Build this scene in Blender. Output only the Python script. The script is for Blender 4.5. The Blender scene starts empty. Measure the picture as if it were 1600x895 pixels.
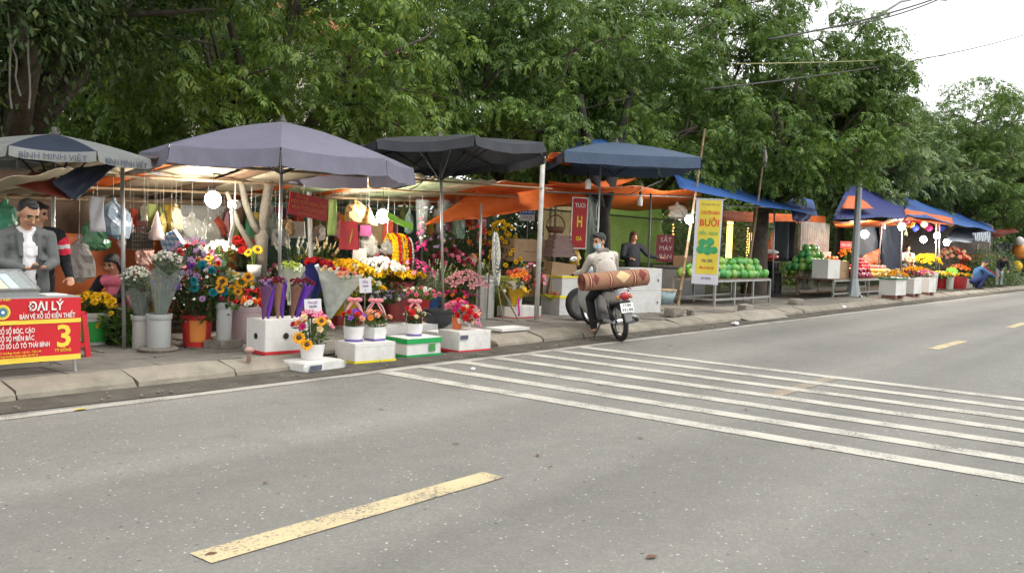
import bpy, bmesh, math, random
import numpy as np
from mathutils import Vector, Matrix, Euler
R = math.radians
sc = bpy.context.scene
col = sc.collection
rnd = random.Random(7)

# ------------------------------------------------------------------ camera
YAW, PITCH, ROLL, FOC, CAMH = R(38.58896), R(-2.78311), R(1.91406), 1384.843, 1.4
fw = Vector((math.cos(YAW)*math.cos(PITCH), math.sin(YAW)*math.cos(PITCH), math.sin(PITCH)))
_r = Vector((math.sin(YAW), -math.cos(YAW), 0)); _u = _r.cross(fw)
rt = _r*math.cos(ROLL) + _u*math.sin(ROLL); up = _u*math.cos(ROLL) - _r*math.sin(ROLL)
cam = bpy.data.cameras.new('camera'); camo = bpy.data.objects.new('camera', cam); col.objects.link(camo)
cam.sensor_width = 36; cam.lens = FOC/1600*36; cam.clip_end = 2000; cam.clip_start = .05
camo.matrix_world = Matrix(((rt.x, up.x, -fw.x, 0), (rt.y, up.y, -fw.y, 0), (rt.z, up.z, -fw.z, CAMH), (0, 0, 0, 1)))
sc.camera = camo

# ------------------------------------------------------------------ sky and sun (overcast)
world = bpy.data.worlds.new('World'); sc.world = world; world.use_nodes = True
wn, wl = world.node_tree.nodes, world.node_tree.links
wn.clear()
wo = wn.new('ShaderNodeOutputWorld'); bg = wn.new('ShaderNodeBackground')
sky = wn.new('ShaderNodeTexSky'); sky.sky_type = 'NISHITA'; sky.sun_disc = False
SUN_EL, SUN_AZ = R(58), R(-70)          # azimuth measured from +X towards +Y
sky.sun_elevation = SUN_EL; sky.sun_rotation = R(90) - SUN_AZ
sky.air_density = 1.0; sky.dust_density = 6.0; sky.ozone_density = 1.0
hs = wn.new('ShaderNodeHueSaturation'); hs.inputs['Saturation'].default_value = .10
cloud = wn.new('ShaderNodeMixRGB'); cloud.inputs[0].default_value = .72
cloud.inputs[2].default_value = (10.6, 10.75, 10.6, 1)     # even overcast cloud deck over the clear sky
wl.new(sky.outputs[0], hs.inputs['Color']); wl.new(hs.outputs[0], cloud.inputs[1])
wl.new(cloud.outputs[0], bg.inputs[0]); bg.inputs[1].default_value = .13
wl.new(bg.outputs[0], wo.inputs[0])
sun = bpy.data.lights.new('sun', 'SUN'); sun.energy = .9; sun.angle = R(28); sun.color = (1, .965, .91)
suno = bpy.data.objects.new('sun', sun); col.objects.link(suno)
sd = Vector((math.cos(SUN_AZ)*math.cos(SUN_EL), math.sin(SUN_AZ)*math.cos(SUN_EL), math.sin(SUN_EL)))
suno.rotation_euler = sd.to_track_quat('Z', 'Y').to_euler(); suno.location = (0, 0, 30)
sc.view_settings.view_transform = 'Standard'; sc.view_settings.look = 'None'
sc.view_settings.exposure = .63; sc.view_settings.gamma = 1; sc.view_settings.use_curve_mapping = False
cy = sc.cycles
cy.use_denoising = True; cy.max_bounces = 7; cy.diffuse_bounces = 3; cy.glossy_bounces = 3
cy.transmission_bounces = 6; cy.transparent_max_bounces = 12; cy.sample_clamp_indirect = 6; cy.sample_clamp_direct = 0
cy.caustics_reflective = False; cy.caustics_refractive = False
cy.use_adaptive_sampling = True; cy.adaptive_threshold = .02

# ------------------------------------------------------------------ pixel -> direction helpers (target is 1600 x 895)
def ray(px, py): return fw*FOC + rt*(px-800) - up*(py-447.5)
def G(px, py, z=.12):
    d = ray(px, py); t = (z-CAMH)/d.z; return Vector((d.x*t, d.y*t, z))
def Q(px, py, Y):
    d = ray(px, py); t = Y/d.y; return Vector((d.x*t, Y, CAMH+d.z*t))
def mpp(p):                                   # metres per photo pixel at a point
    return (Vector(p)-Vector((0, 0, CAMH))).dot(fw)/FOC
VIEW = R(40)
PZ = .12                                      # pavement level

# ------------------------------------------------------------------ materials
MATS = {}
def _new(name):
    m = bpy.data.materials.new(name); m.use_nodes = True
    return m, m.node_tree.nodes, m.node_tree.links, m.node_tree.nodes['Principled BSDF']
def mat(name, c=(.5, .5, .5), rough=.6, var=.12, scale=8., bump=0., bscale=60., metal=0., spec=.4, objvar=.0,
        island=0., trans=0., alpha=1., emit=0., dirt=0., coat=0., transmission=0.):
    if name in MATS: return MATS[name]
    m, n, l, b = _new(name)
    b.inputs['Roughness'].default_value = rough; b.inputs['Metallic'].default_value = metal
    b.inputs['Specular IOR Level'].default_value = spec; b.inputs['Alpha'].default_value = alpha
    b.inputs['Coat Weight'].default_value = coat; b.inputs['Transmission Weight'].default_value = transmission
    tc = n.new('ShaderNodeTexCoord')
    no = n.new('ShaderNodeTexNoise'); no.inputs['Scale'].default_value = scale; no.inputs['Detail'].default_value = 5
    l.new(tc.outputs['Object'], no.inputs['Vector'])
    mr = n.new('ShaderNodeMapRange'); mr.inputs[1].default_value = .25; mr.inputs[2].default_value = .75
    mr.inputs[3].default_value = 1-var; mr.inputs[4].default_value = 1+var
    l.new(no.outputs['Fac'], mr.inputs[0])
    val = mr.outputs[0]
    def mul(a, lo, hi, src):
        r_ = n.new('ShaderNodeMapRange'); r_.inputs[3].default_value = lo; r_.inputs[4].default_value = hi
        l.new(src, r_.inputs[0]); q = n.new('ShaderNodeMath'); q.operation = 'MULTIPLY'
        l.new(a, q.inputs[0]); l.new(r_.outputs[0], q.inputs[1]); return q.outputs[0]
    if objvar:
        oi = n.new('ShaderNodeObjectInfo'); val = mul(val, 1-objvar, 1+objvar, oi.outputs['Random'])
    hue = None
    if island:
        ge = n.new('ShaderNodeNewGeometry'); val = mul(val, 1-island, 1+island, ge.outputs['Random Per Island'])
    if dirt:
        n2 = n.new('ShaderNodeTexNoise'); n2.inputs['Scale'].default_value = 2.3; n2.inputs['Detail'].default_value = 8
        n2.inputs['Roughness'].default_value = .7; l.new(tc.outputs['Object'], n2.inputs['Vector'])
        r2 = n.new('ShaderNodeMapRange'); r2.inputs[1].default_value = .5; r2.inputs[2].default_value = .75
        r2.inputs[3].default_value = 1; r2.inputs[4].default_value = 1-dirt
        l.new(n2.outputs['Fac'], r2.inputs[0]); q = n.new('ShaderNodeMath'); q.operation = 'MULTIPLY'
        l.new(val, q.inputs[0]); l.new(r2.outputs[0], q.inputs[1]); val = q.outputs[0]
    vm = n.new('ShaderNodeVectorMath'); vm.operation = 'SCALE'; vm.inputs[0].default_value = c[:3]
    l.new(val, vm.inputs['Scale'])
    l.new(vm.outputs[0], b.inputs['Base Color'])
    if bump:
        n3 = n.new('ShaderNodeTexNoise'); n3.inputs['Scale'].default_value = bscale; n3.inputs['Detail'].default_value = 4
        l.new(tc.outputs['Object'], n3.inputs['Vector'])
        bp = n.new('ShaderNodeBump'); bp.inputs['Strength'].default_value = bump; bp.inputs['Distance'].default_value = .02
        l.new(n3.outputs['Fac'], bp.inputs['Height']); l.new(bp.outputs[0], b.inputs['Normal'])
    if emit:
        b.inputs['Emission Strength'].default_value = emit; b.inputs['Emission Color'].default_value = (*c[:3], 1)
    if trans:
        t = n.new('ShaderNodeBsdfTranslucent'); l.new(vm.outputs[0], t.inputs['Color'])
        mx = n.new('ShaderNodeMixShader'); mx.inputs[0].default_value = trans
        l.new(b.outputs[0], mx.inputs[1]); l.new(t.outputs[0], mx.inputs[2])
        l.new(mx.outputs[0], n['Material Output'].inputs['Surface'])
    MATS[name] = m; return m
def plastic(name, c=(.5, .5, .5), rough=.42): return mat('plastic_'+name, c, rough, .08, 5, .02, 30, dirt=.22)
def cloth(name, c=(.5, .5, .5)): return mat('cloth_'+name, c, .85, .14, 9, .35, 22, spec=.15)
def petal(name, c): return mat('petal_'+name, c, .6, .1, 30, spec=.2, island=.28, trans=.25)
def film(name, c=(.85, .88, .88), a=.3): return mat('film_'+name, c, .16, .2, 12, .8, 14, alpha=a, spec=.6)
def paint(name, c, rough=.45): return mat('paint_'+name, c, rough, .1, 6, .02, 40, dirt=.15)

def leafmat(name, c, c2, trans=.35, rough=.45):
    if name in MATS: return MATS[name]
    m, n, l, b = _new(name)
    ge = n.new('ShaderNodeNewGeometry'); rp = n.new('ShaderNodeValToRGB')
    rp.color_ramp.elements[0].color = (*c, 1); rp.color_ramp.elements[1].color = (*c2, 1)
    e = rp.color_ramp.elements.new(.93); e.color = (c2[0]*1.7, c2[1]*1.25, c2[2]*.9, 1)
    e = rp.color_ramp.elements.new(.86); e.color = (*c2, 1)
    l.new(ge.outputs['Random Per Island'], rp.inputs[0])
    tc = n.new('ShaderNodeTexCoord'); no = n.new('ShaderNodeTexNoise'); no.inputs['Scale'].default_value = .9
    no.inputs['Detail'].default_value = 3; l.new(tc.outputs['Object'], no.inputs['Vector'])
    mr = n.new('ShaderNodeMapRange'); mr.inputs[1].default_value = .3; mr.inputs[2].default_value = .7
    mr.inputs[3].default_value = .7; mr.inputs[4].default_value = 1.3; l.new(no.outputs['Fac'], mr.inputs[0])
    vm = n.new('ShaderNodeVectorMath'); vm.operation = 'SCALE'; l.new(rp.outputs[0], vm.inputs[0]); l.new(mr.outputs[0], vm.inputs['Scale'])
    l.new(vm.outputs[0], b.inputs['Base Color']); b.inputs['Roughness'].default_value = rough
    b.inputs['Specular IOR Level'].default_value = .35
    t = n.new('ShaderNodeBsdfTranslucent'); l.new(vm.outputs[0], t.inputs['Color'])
    mx = n.new('ShaderNodeMixShader'); mx.inputs[0].default_value = trans
    l.new(b.outputs[0], mx.inputs[1]); l.new(t.outputs[0], mx.inputs[2]); l.new(mx.outputs[0], n['Material Output'].inputs['Surface'])
    MATS[name] = m; return m

def striped(name, c1, c2, scale, axis=0, rough=.7, duty=.5, soft=.02, extra=None):
    """two-colour printed stripes along an object axis"""
    if name in MATS: return MATS[name]
    m, n, l, b = _new(name)
    tc = n.new('ShaderNodeTexCoord'); sp = n.new('ShaderNodeSeparateXYZ'); l.new(tc.outputs['Object'], sp.inputs[0])
    q = n.new('ShaderNodeMath'); q.operation = 'MULTIPLY'; q.inputs[1].default_value = scale; l.new(sp.outputs[axis], q.inputs[0])
    fr = n.new('ShaderNodeMath'); fr.operation = 'FRACT'; l.new(q.outputs[0], fr.inputs[0])
    mr = n.new('ShaderNodeMapRange'); mr.inputs[1].default_value = duty-soft; mr.inputs[2].default_value = duty+soft; l.new(fr.outputs[0], mr.inputs[0])
    no = n.new('ShaderNodeTexNoise'); no.inputs['Scale'].default_value = 9; l.new(tc.outputs['Object'], no.inputs['Vector'])
    mx = n.new('ShaderNodeMixRGB'); mx.inputs[1].default_value = (*c1, 1); mx.inputs[2].default_value = (*c2, 1); l.new(mr.outputs[0], mx.inputs[0])
    m2 = n.new('ShaderNodeMixRGB'); m2.blend_type = 'MULTIPLY'; m2.inputs[0].default_value = .35; l.new(mx.outputs[0], m2.inputs[1]); l.new(no.outputs['Fac'], m2.inputs[2])
    l.new(m2.outputs[0], b.inputs['Base Color']); b.inputs['Roughness'].default_value = rough
    MATS[name] = m; return m

# ------------------------------------------------------------------ mesh building
def link(o): col.objects.link(o); return o
def tag(o, label=None, cat=None, group=None, kind=None):
    if label: o['label'] = label
    if cat: o['category'] = cat
    if group: o['group'] = group
    if kind: o['kind'] = kind
    return o
def thing(name, label, cat, loc=(0, 0, 0), rz=0., group=None):
    o = bpy.data.objects.new(name, None); o.empty_display_size = .1; link(o)
    o.location = loc; o.rotation_euler = (0, 0, rz); return tag(o, label, cat, group)
def copy_tree(o, parent=None):
    c = o.copy(); link(c); c.parent = parent
    for ch in list(o.children): copy_tree(ch, c)
    return c

class MB:
    def __init__(s): s.v, s.f, s.m = [], [], []
    def add(s, vs, fs, mi=0, M=None):
        k = len(s.v)
        s.v += [tuple(M @ Vector(p)) for p in vs] if M is not None else [tuple(p) for p in vs]
        s.f += [tuple(i+k for i in f) for f in fs]; s.m += [mi]*len(fs); return s
    def box(s, c, d, mi=0, rz=0., taper=1., M=None, bev=0.):
        x, y, z = d[0]/2, d[1]/2, d[2]/2; t = taper
        T = Matrix.Translation(c) @ Matrix.Rotation(rz, 4, 'Z')
        if M is not None: T = M @ T
        if bev:
            b = bev; vs = []; 
            for zz, k in ((-z, 1), (-z+b, 0), (z-b, 0), (z, 1)):
                tt = 1 if zz < 0 else t
                for sx, sy in ((-1, -1), (1, -1), (1, 1), (-1, 1)):
                    if k: vs += [(sx*(x-b)*tt, sy*(y-b)*tt, zz)]*2
                    else: 
                        vs += ([(sx*x*tt, sy*(y-b)*tt, zz), (sx*(x-b)*tt, sy*y*tt, zz)] if sx*sy < 0 else [(sx*(x-b)*tt, sy*y*tt, zz), (sx*x*tt, sy*(y-b)*tt, zz)])
            fs = []
            for r_ in range(3):
                for i in range(8):
                    j = (i+1) % 8; fs.append((r_*8+i, r_*8+j, r_*8+8+j, r_*8+8+i))
            fs += [(6, 4, 2, 0), (24, 26, 28, 30)]
            return s.add(vs, fs, mi, T)
        vs = [(-x, -y, -z), (x, -y, -z), (x, y, -z), (-x, y, -z), (-x*t, -y*t, z), (x*t, -y*t, z), (x*t, y*t, z), (-x*t, y*t, z)]
        return s.add(vs, [(3, 2, 1, 0), (4, 5, 6, 7), (0, 1, 5, 4), (1, 2, 6, 5), (2, 3, 7, 6), (3, 0, 4, 7)], mi, T)
    def tube(s, pts, rads, n=8, mi=0, caps=True):
        pts = [Vector(p) for p in pts]
        if not hasattr(rads, '__len__'): rads = [rads]*len(pts)
        k0 = len(s.v); ref = None
        for i, p in enumerate(pts):
            d = (pts[min(i+1, len(pts)-1)]-pts[max(i-1, 0)])
            d = d.normalized() if d.length > 1e-9 else Vector((0, 0, 1))
            if ref is None:
                ref = Vector((1, 0, 0)) if abs(d.x) < .9 else Vector((0, 1, 0))
            a = (ref - d*ref.dot(d)).normalized(); ref = a; b_ = d.cross(a)
            for j in range(n):
                t = 2*math.pi*j/n; s.v.append(tuple(p + (a*math.cos(t)+b_*math.sin(t))*rads[i]))
        for i in range(len(pts)-1):
            for j in range(n):
                q = (j+1) % n; s.f.append((k0+i*n+j, k0+i*n+q, k0+(i+1)*n+q, k0+(i+1)*n+j)); s.m.append(mi)
        if caps:
            s.f.append(tuple(k0+j for j in reversed(range(n)))); s.m.append(mi)
            e = k0+(len(pts)-1)*n; s.f.append(tuple(e+j for j in range(n))); s.m.append(mi)
        return s
    def lathe(s, prof, n=20, c=(0, 0, 0), mi=0, M=None, ph=0.):
        vs = []; fs = []
        for r_, z in prof:
            for j in range(n):
                t = 2*math.pi*j/n+ph; vs.append((c[0]+r_*math.cos(t), c[1]+r_*math.sin(t), c[2]+z))
        for i in range(len(prof)-1):
            for j in range(n):
                q = (j+1) % n; fs.append((i*n+j, i*n+q, (i+1)*n+q, (i+1)*n+j))
        return s.add(vs, fs, mi, M)
    def ball(s, c, r_, nu=12, nv=8, mi=0, sc_=(1, 1, 1), M=None):
        vs = [(c[0], c[1], c[2]-r_*sc_[2])]; fs = []
        for i in range(1, nv):
            a = math.pi*i/nv-math.pi/2
            for j in range(nu):
                t = 2*math.pi*j/nu
                vs.append((c[0]+r_*math.cos(a)*math.cos(t)*sc_[0], c[1]+r_*math.cos(a)*math.sin(t)*sc_[1], c[2]+r_*math.sin(a)*sc_[2]))
        vs.append((c[0], c[1], c[2]+r_*sc_[2])); e = len(vs)-1
        for j in range(nu):
            q = (j+1) % nu; fs.append((0, 1+q, 1+j)); fs.append((e, e-nu+j, e-nu+q))
            for i in range(nv-2): fs.append((1+i*nu+j, 1+i*nu+q, 1+(i+1)*nu+q, 1+(i+1)*nu+j))
        return s.add(vs, fs, mi, M)
    def grid(s, fn, nu, nv, mi=0, thick=0., closed=False):
        k = len(s.v)
        for i in range(nu+1):
            for j in range(nv+1): s.v.append(tuple(fn(i/nu, j/nv)))
        def q(o, flip):
            for i in range(nu):
                for j in range(nv):
                    a = o+i*(nv+1)+j; f = (a, a+nv+1, a+nv+2, a+1)
                    s.f.append(f[::-1] if flip else f); s.m.append(mi)
        q(k, False)
        if thick:
            k2 = len(s.v)
            P = np.array(s.v[k:k2]).reshape(nu+1, nv+1, 3)
            du = np.gradient(P, axis=0); dv = np.gradient(P, axis=1); N = np.cross(du, dv); N /= np.linalg.norm(N, axis=2, keepdims=True)+1e-9
            s.v += [tuple(p) for p in (P-N*thick).reshape(-1, 3)]
            q(k2, True)
            w = nv+1
            ring = [i*w for i in range(nu+1)] + [nu*w+j for j in range(1, w)] + [i*w+nv for i in range(nu-1, -1, -1)] + [j for j in range(nv-1, 0, -1)]
            for a, b_ in zip(ring, ring[1:]+ring[:1]): s.f.append((k+b_, k+a, k2+a, k2+b_)); s.m.append(mi)
        return s
    def build(s, name, mats, parent=None, smooth=False, loc=None, rz=0., rot=None):
        me = bpy.data.meshes.new(name); me.from_pydata(s.v, [], s.f)
        if not isinstance(mats, (list, tuple)): mats = [mats]
        for m in mats: me.materials.append(m)
        if any(s.m): me.polygons.foreach_set('material_index', s.m)
        if smooth: me.polygons.foreach_set('use_smooth', [True]*len(s.f)); 
        if smooth == 'auto':
            me.set_sharp_from_angle(angle=R(40))
        me.update()
        o = bpy.data.objects.new(name, me); link(o)
        if parent is not None: o.parent = parent
        if loc is not None: o.location = loc
        o.rotation_euler = rot if rot is not None else (0, 0, rz)
        return o
def np_mesh(name, V, F, mats, MI=None, smooth=False):
    """V (n,3), F (m,4)"""
    me = bpy.data.meshes.new(name); V = np.asarray(V, np.float32); F = np.asarray(F, np.int32); k = F.shape[1]
    me.vertices.add(len(V)); me.vertices.foreach_set('co', V.ravel())
    me.loops.add(F.size); me.loops.foreach_set('vertex_index', F.ravel())
    me.polygons.add(len(F)); me.polygons.foreach_set('loop_start', np.arange(len(F), dtype=np.int32)*k)
    try: me.polygons.foreach_set('loop_total', np.full(len(F), k, np.int32))
    except Exception: pass
    if MI is not None: me.polygons.foreach_set('material_index', np.asarray(MI, np.int32))
    for m in (mats if isinstance(mats, (list, tuple)) else [mats]): me.materials.append(m)
    if smooth: me.polygons.foreach_set('use_smooth', np.ones(len(F), bool))
    me.update(calc_edges=True); me.validate(); return me
def mobj(name, me, parent=None, loc=None, rot=None, scale=None):
    o = bpy.data.objects.new(name, me); link(o); o.parent = parent
    if loc is not None: o.location = loc
    if rot is not None: o.rotation_euler = rot
    if scale is not None: o.scale = scale if hasattr(scale, '__len__') else (scale,)*3
    return o
def text(name, body, size, m, parent, M, bold=.0, align='CENTER', xs=1., ext=.0015):
    cu = bpy.data.curves.new(name, 'FONT'); cu.body = body; cu.size = size; cu.align_x = align; cu.align_y = 'CENTER'
    cu.offset = bold*size; cu.extrude = ext; cu.resolution_u = 2
    t = bpy.data.objects.new('t', cu); me = bpy.data.meshes.new_from_object(t)
    bpy.data.objects.remove(t); bpy.data.curves.remove(cu)
    me.transform(Matrix.Diagonal((xs, 1, 1, 1))); me.materials.clear(); me.materials.append(m); me.name = name
    o = bpy.data.objects.new(name, me); link(o); o.parent = parent; o.matrix_local = M; return o
def plane_M(o, x, y):
    """local frame: origin o, x right, y up, z out"""
    x = Vector(x).normalized(); z = x.cross(Vector(y)).normalized(); y = z.cross(x)
    return Matrix(((x.x, y.x, z.x, o[0]), (x.y, y.y, z.y, o[1]), (x.z, y.z, z.z, o[2]), (0, 0, 0, 1)))

# ================================================================== SETTING: ground, road, kerb, pavement
def asphalt():
    m, n, l, b = _new('asphalt')
    tc = n.new('ShaderNodeTexCoord')
    def noise(s, d=6, ro=.6):
        q = n.new('ShaderNodeTexNoise'); q.inputs['Scale'].default_value = s; q.inputs['Detail'].default_value = d
        q.inputs['Roughness'].default_value = ro; l.new(tc.outputs['Object'], q.inputs['Vector']); return q
    big = noise(.35, 4); mid = noise(5, 6); fine = noise(160, 3, .8)
    mp = n.new('ShaderNodeMapping'); mp.inputs['Scale'].default_value = (.05, 1.3, 1); l.new(tc.outputs['Object'], mp.inputs[0])
    lane = n.new('ShaderNodeTexNoise'); lane.inputs['Scale'].default_value = 1.2; lane.inputs['Detail'].default_value = 5; l.new(mp.outputs[0], lane.inputs['Vector'])
    base = n.new('ShaderNodeValToRGB'); e = base.color_ramp.elements
    e[0].position = .36; e[0].color = (.118, .114, .103, 1); e[1].position = .64; e[1].color = (.212, .205, .186, 1)
    def mixf(a, c, f):
        q = n.new('ShaderNodeMixRGB'); q.inputs[0].default_value = f; l.new(a, q.inputs[1]); l.new(c, q.inputs[2]); return q.outputs[0]
    l.new(mixf(mixf(mixf(big.outputs['Fac'], lane.outputs['Fac'], .55), mid.outputs['Fac'], .22), fine.outputs['Fac'], .35), base.inputs[0])
    # pale aggregate chips
    vo = n.new('ShaderNodeTexVoronoi'); vo.inputs['Scale'].default_value = 33; l.new(tc.outputs['Object'], vo.inputs['Vector'])
    sep = n.new('ShaderNodeSeparateColor'); l.new(vo.outputs['Color'], sep.inputs[0])
    rad = n.new('ShaderNodeMapRange'); rad.inputs[1].default_value = .36; rad.inputs[2].default_value = 1; rad.inputs[3].default_value = -.02; rad.inputs[4].default_value = .27
    l.new(sep.outputs[0], rad.inputs[0])
    lt = n.new('ShaderNodeMath'); lt.operation = 'LESS_THAN'; l.new(vo.outputs['Distance'], lt.inputs[0]); l.new(rad.outputs[0], lt.inputs[1])
    mk = n.new('ShaderNodeMath'); mk.operation = 'MULTIPLY'; l.new(lt.outputs[0], mk.inputs[0]); l.new(sep.outputs[1], mk.inputs[1])
    chip = n.new('ShaderNodeMixRGB'); chip.inputs[2].default_value = (.46, .455, .43, 1); l.new(mk.outputs[0], chip.inputs[0]); l.new(base.outputs[0], chip.inputs[1])
    v3 = n.new('ShaderNodeTexVoronoi'); v3.inputs['Scale'].default_value = 75; l.new(tc.outputs['Object'], v3.inputs['Vector'])
    s3_ = n.new('ShaderNodeSeparateColor'); l.new(v3.outputs['Color'], s3_.inputs[0])
    r3 = n.new('ShaderNodeMapRange'); r3.inputs[1].default_value = .25; r3.inputs[2].default_value = 1; r3.inputs[3].default_value = .92; r3.inputs[4].default_value = 1.13; l.new(s3_.outputs[0], r3.inputs[0])
    gr = n.new('ShaderNodeVectorMath'); gr.operation = 'SCALE'; l.new(base.outputs[0], gr.inputs[0]); l.new(r3.outputs[0], gr.inputs['Scale']); l.new(gr.outputs[0], chip.inputs[1])
    # dark bitumen pits
    v2 = n.new('ShaderNodeTexVoronoi'); v2.inputs['Scale'].default_value = 17; l.new(tc.outputs['Object'], v2.inputs['Vector'])
    s2 = n.new('ShaderNodeSeparateColor'); l.new(v2.outputs['Color'], s2.inputs[0])
    r2 = n.new('ShaderNodeMapRange'); r2.inputs[1].default_value = .7; r2.inputs[2].default_value = 1; r2.inputs[3].default_value = -.02; r2.inputs[4].default_value = .2; l.new(s2.outputs[1], r2.inputs[0])
    l2 = n.new('ShaderNodeMath'); l2.operation = 'LESS_THAN'; l.new(v2.outputs['Distance'], l2.inputs[0]); l.new(r2.outputs[0], l2.inputs[1])
    dk = n.new('ShaderNodeMixRGB'); dk.blend_type = 'MULTIPLY'; dk.inputs[2].default_value = (.45, .45, .46, 1); l.new(l2.outputs[0], dk.inputs[0]); l.new(chip.outputs[0], dk.inputs[1])
    sp = n.new('ShaderNodeSeparateXYZ'); l.new(tc.outputs['Object'], sp.inputs[0])
    w0 = n.new('ShaderNodeMath'); w0.operation = 'MULTIPLY_ADD'; w0.inputs[1].default_value = 1.0; l.new(sp.outputs[1], w0.inputs[0]); l.new(lane.outputs['Fac'], w0.inputs[2])
    w1 = n.new('ShaderNodeMath'); w1.operation = 'SINE'; w2 = n.new('ShaderNodeMath'); w2.operation = 'MULTIPLY'; w2.inputs[1].default_value = 3.6; l.new(w0.outputs[0], w2.inputs[0]); l.new(w2.outputs[0], w1.inputs[0])
    w3 = n.new('ShaderNodeMapRange'); w3.inputs[1].default_value = -1; w3.inputs[3].default_value = .9; w3.inputs[4].default_value = 1.08; l.new(w1.outputs[0], w3.inputs[0])
    trk = n.new('ShaderNodeVectorMath'); trk.operation = 'SCALE'; l.new(dk.outputs[0], trk.inputs[0]); l.new(w3.outputs[0], trk.inputs['Scale'])
    stn = noise(.9, 7, .65); sm = n.new('ShaderNodeMapRange'); sm.inputs[1].default_value = .58; sm.inputs[2].default_value = .72; sm.inputs[3].default_value = 1; sm.inputs[4].default_value = .8; l.new(stn.outputs['Fac'], sm.inputs[0])
    tr2 = n.new('ShaderNodeVectorMath'); tr2.operation = 'SCALE'; l.new(trk.outputs[0], tr2.inputs[0]); l.new(sm.outputs[0], tr2.inputs['Scale'])
    l.new(tr2.outputs[0], b.inputs['Base Color']); b.inputs['Roughness'].default_value = .72; b.inputs['Specular IOR Level'].default_value = .4
    bp = n.new('ShaderNodeBump'); bp.inputs['Strength'].default_value = .5; bp.inputs['Distance'].default_value = .006
    l.new(fine.outputs['Fac'], bp.inputs['Height']); l.new(bp.outputs[0], b.inputs['Normal'])
    return m
def roadpaint(name, c, wear):
    m, n, l, b = _new(name)
    tc = n.new('ShaderNodeTexCoord'); geo = n.new('ShaderNodeNewGeometry')
    a = n.new('ShaderNodeTexNoise'); a.inputs['Scale'].default_value = 55; a.inputs['Detail'].default_value = 5; a.inputs['Roughness'].default_value = .75
    a2 = n.new('ShaderNodeTexNoise'); a2.inputs['Scale'].default_value = 3; a2.inputs['Detail'].default_value = 6
    l.new(geo.outputs['Position'], a.inputs['Vector']); l.new(geo.outputs['Position'], a2.inputs['Vector'])
    ad = n.new('ShaderNodeMixRGB'); ad.inputs[0].default_value = .3; l.new(a.outputs['Fac'], ad.inputs[1]); l.new(a2.outputs['Fac'], ad.inputs[2])
    mr = n.new('ShaderNodeMapRange'); mr.inputs[1].default_value = wear; mr.inputs[2].default_value = wear+.05; l.new(ad.outputs[0], mr.inputs[0])
    mx = n.new('ShaderNodeMixRGB'); mx.inputs[1].default_value = (.17, .16, .145, 1); mx.inputs[2].default_value = (*c, 1); l.new(mr.outputs[0], mx.inputs[0])
    v = n.new('ShaderNodeMixRGB'); v.blend_type = 'MULTIPLY'; v.inputs[0].default_value = .3; l.new(mx.outputs[0], v.inputs[1]); l.new(a2.outputs['Fac'], v.inputs[2])
    l.new(v.outputs[0], b.inputs['Base Color']); b.inputs['Roughness'].default_value = .75
    MATS[name] = m; return m
WHITE_LINE = roadpaint('road_paint_white', (.50, .475, .41), .425)
EDGE_LINE = roadpaint('road_paint_edge', (.42, .395, .345), .43)
YELLOW_LINE = roadpaint('road_paint_yellow', (.56, .45, .26), .43)
FADED_LINE = roadpaint('road_paint_faded', (.34, .27, .19), .46)
CONC = mat('concrete', (.24, .215, .18), .9, .22, 5, .6, 70, dirt=.4, objvar=.1)
KERBM = mat('kerb_concrete', (.235, .208, .165), .9, .2, 4, .5, 60, dirt=.35, objvar=.10)
SLABM = mat('paving_concrete', (.19, .172, .145), .92, .25, 5, .6, 60, dirt=.5, objvar=.16)
DIRT = mat('gutter_dirt', (.085, .075, .06), .95, .4, 3, .9, 60, dirt=.4)
SOIL = mat('soil', (.075, .065, .045), .95, .4, 1.5, .8, 30, dirt=.4)
EARTH = mat('grassy_soil', (.07, .085, .035), .95, .4, .6, .8, 10)

def sheet(name, x0, x1, y0, y1, z, m, parent=None, n=1, kind='structure'):
    b = MB(); b.grid(lambda a, c: (x0+(x1-x0)*a, y0+(y1-y0)*c, z), n, 1); o = b.build(name, m, parent)
    if kind and parent is None: o['kind'] = kind
    return o
sheet('ground', -400, 900, -500, 700, -.06, EARTH)
road = sheet('road', -90, 700, -12, 7.46, 0, asphalt())
EDGE_Y, MID_Y = 4.90731*1.4, 2.39872*1.4
sheet('edge_line', -90, 700, EDGE_Y-.065, EDGE_Y+.065, .004, EDGE_LINE, road)
sx0, sdx = 4.59906*1.4, .440643*1.4
for k in range(7):
    sheet('rumble_strip', sx0+k*sdx-.1, sx0+k*sdx+.1, .0 if k else -.6, EDGE_Y-.07, .005, WHITE_LINE, road)
for k in range(-6, 40):
    x = 2.12+6.22*k; w = .085
    if k == 1:                      # faded dash showing between the strips
        for a in range(3):
            xa = sx0+(3+a)*sdx+.105; sheet('faded_dash', xa, xa+sdx-.21, MID_Y-w, MID_Y+w, .0045, FADED_LINE, road)
        continue
    b = MB(); b.add([(x, MID_Y-w, .005), (x+1.97, MID_Y-w, .005), (x+1.97, MID_Y+w, .005), (x, MID_Y+w, .005)], [(0, 1, 2, 3)])
    b.build('centre_dash', YELLOW_LINE, road)
gut = MB(); gut.grid(lambda a, c: (-40+140*a, 6.98+.10*math.sin(a*190)*(1-c)*.5+c*.49, .006+.012*c), 400, 1)
o = gut.build('gutter', DIRT); o['kind'] = 'structure'
base = sheet('pavement', -90, 400, 7.79, 12.2, .085, SOIL)
park = sheet('park_ground', -90, 400, 12.2, 90, .10, EARTH)
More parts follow.
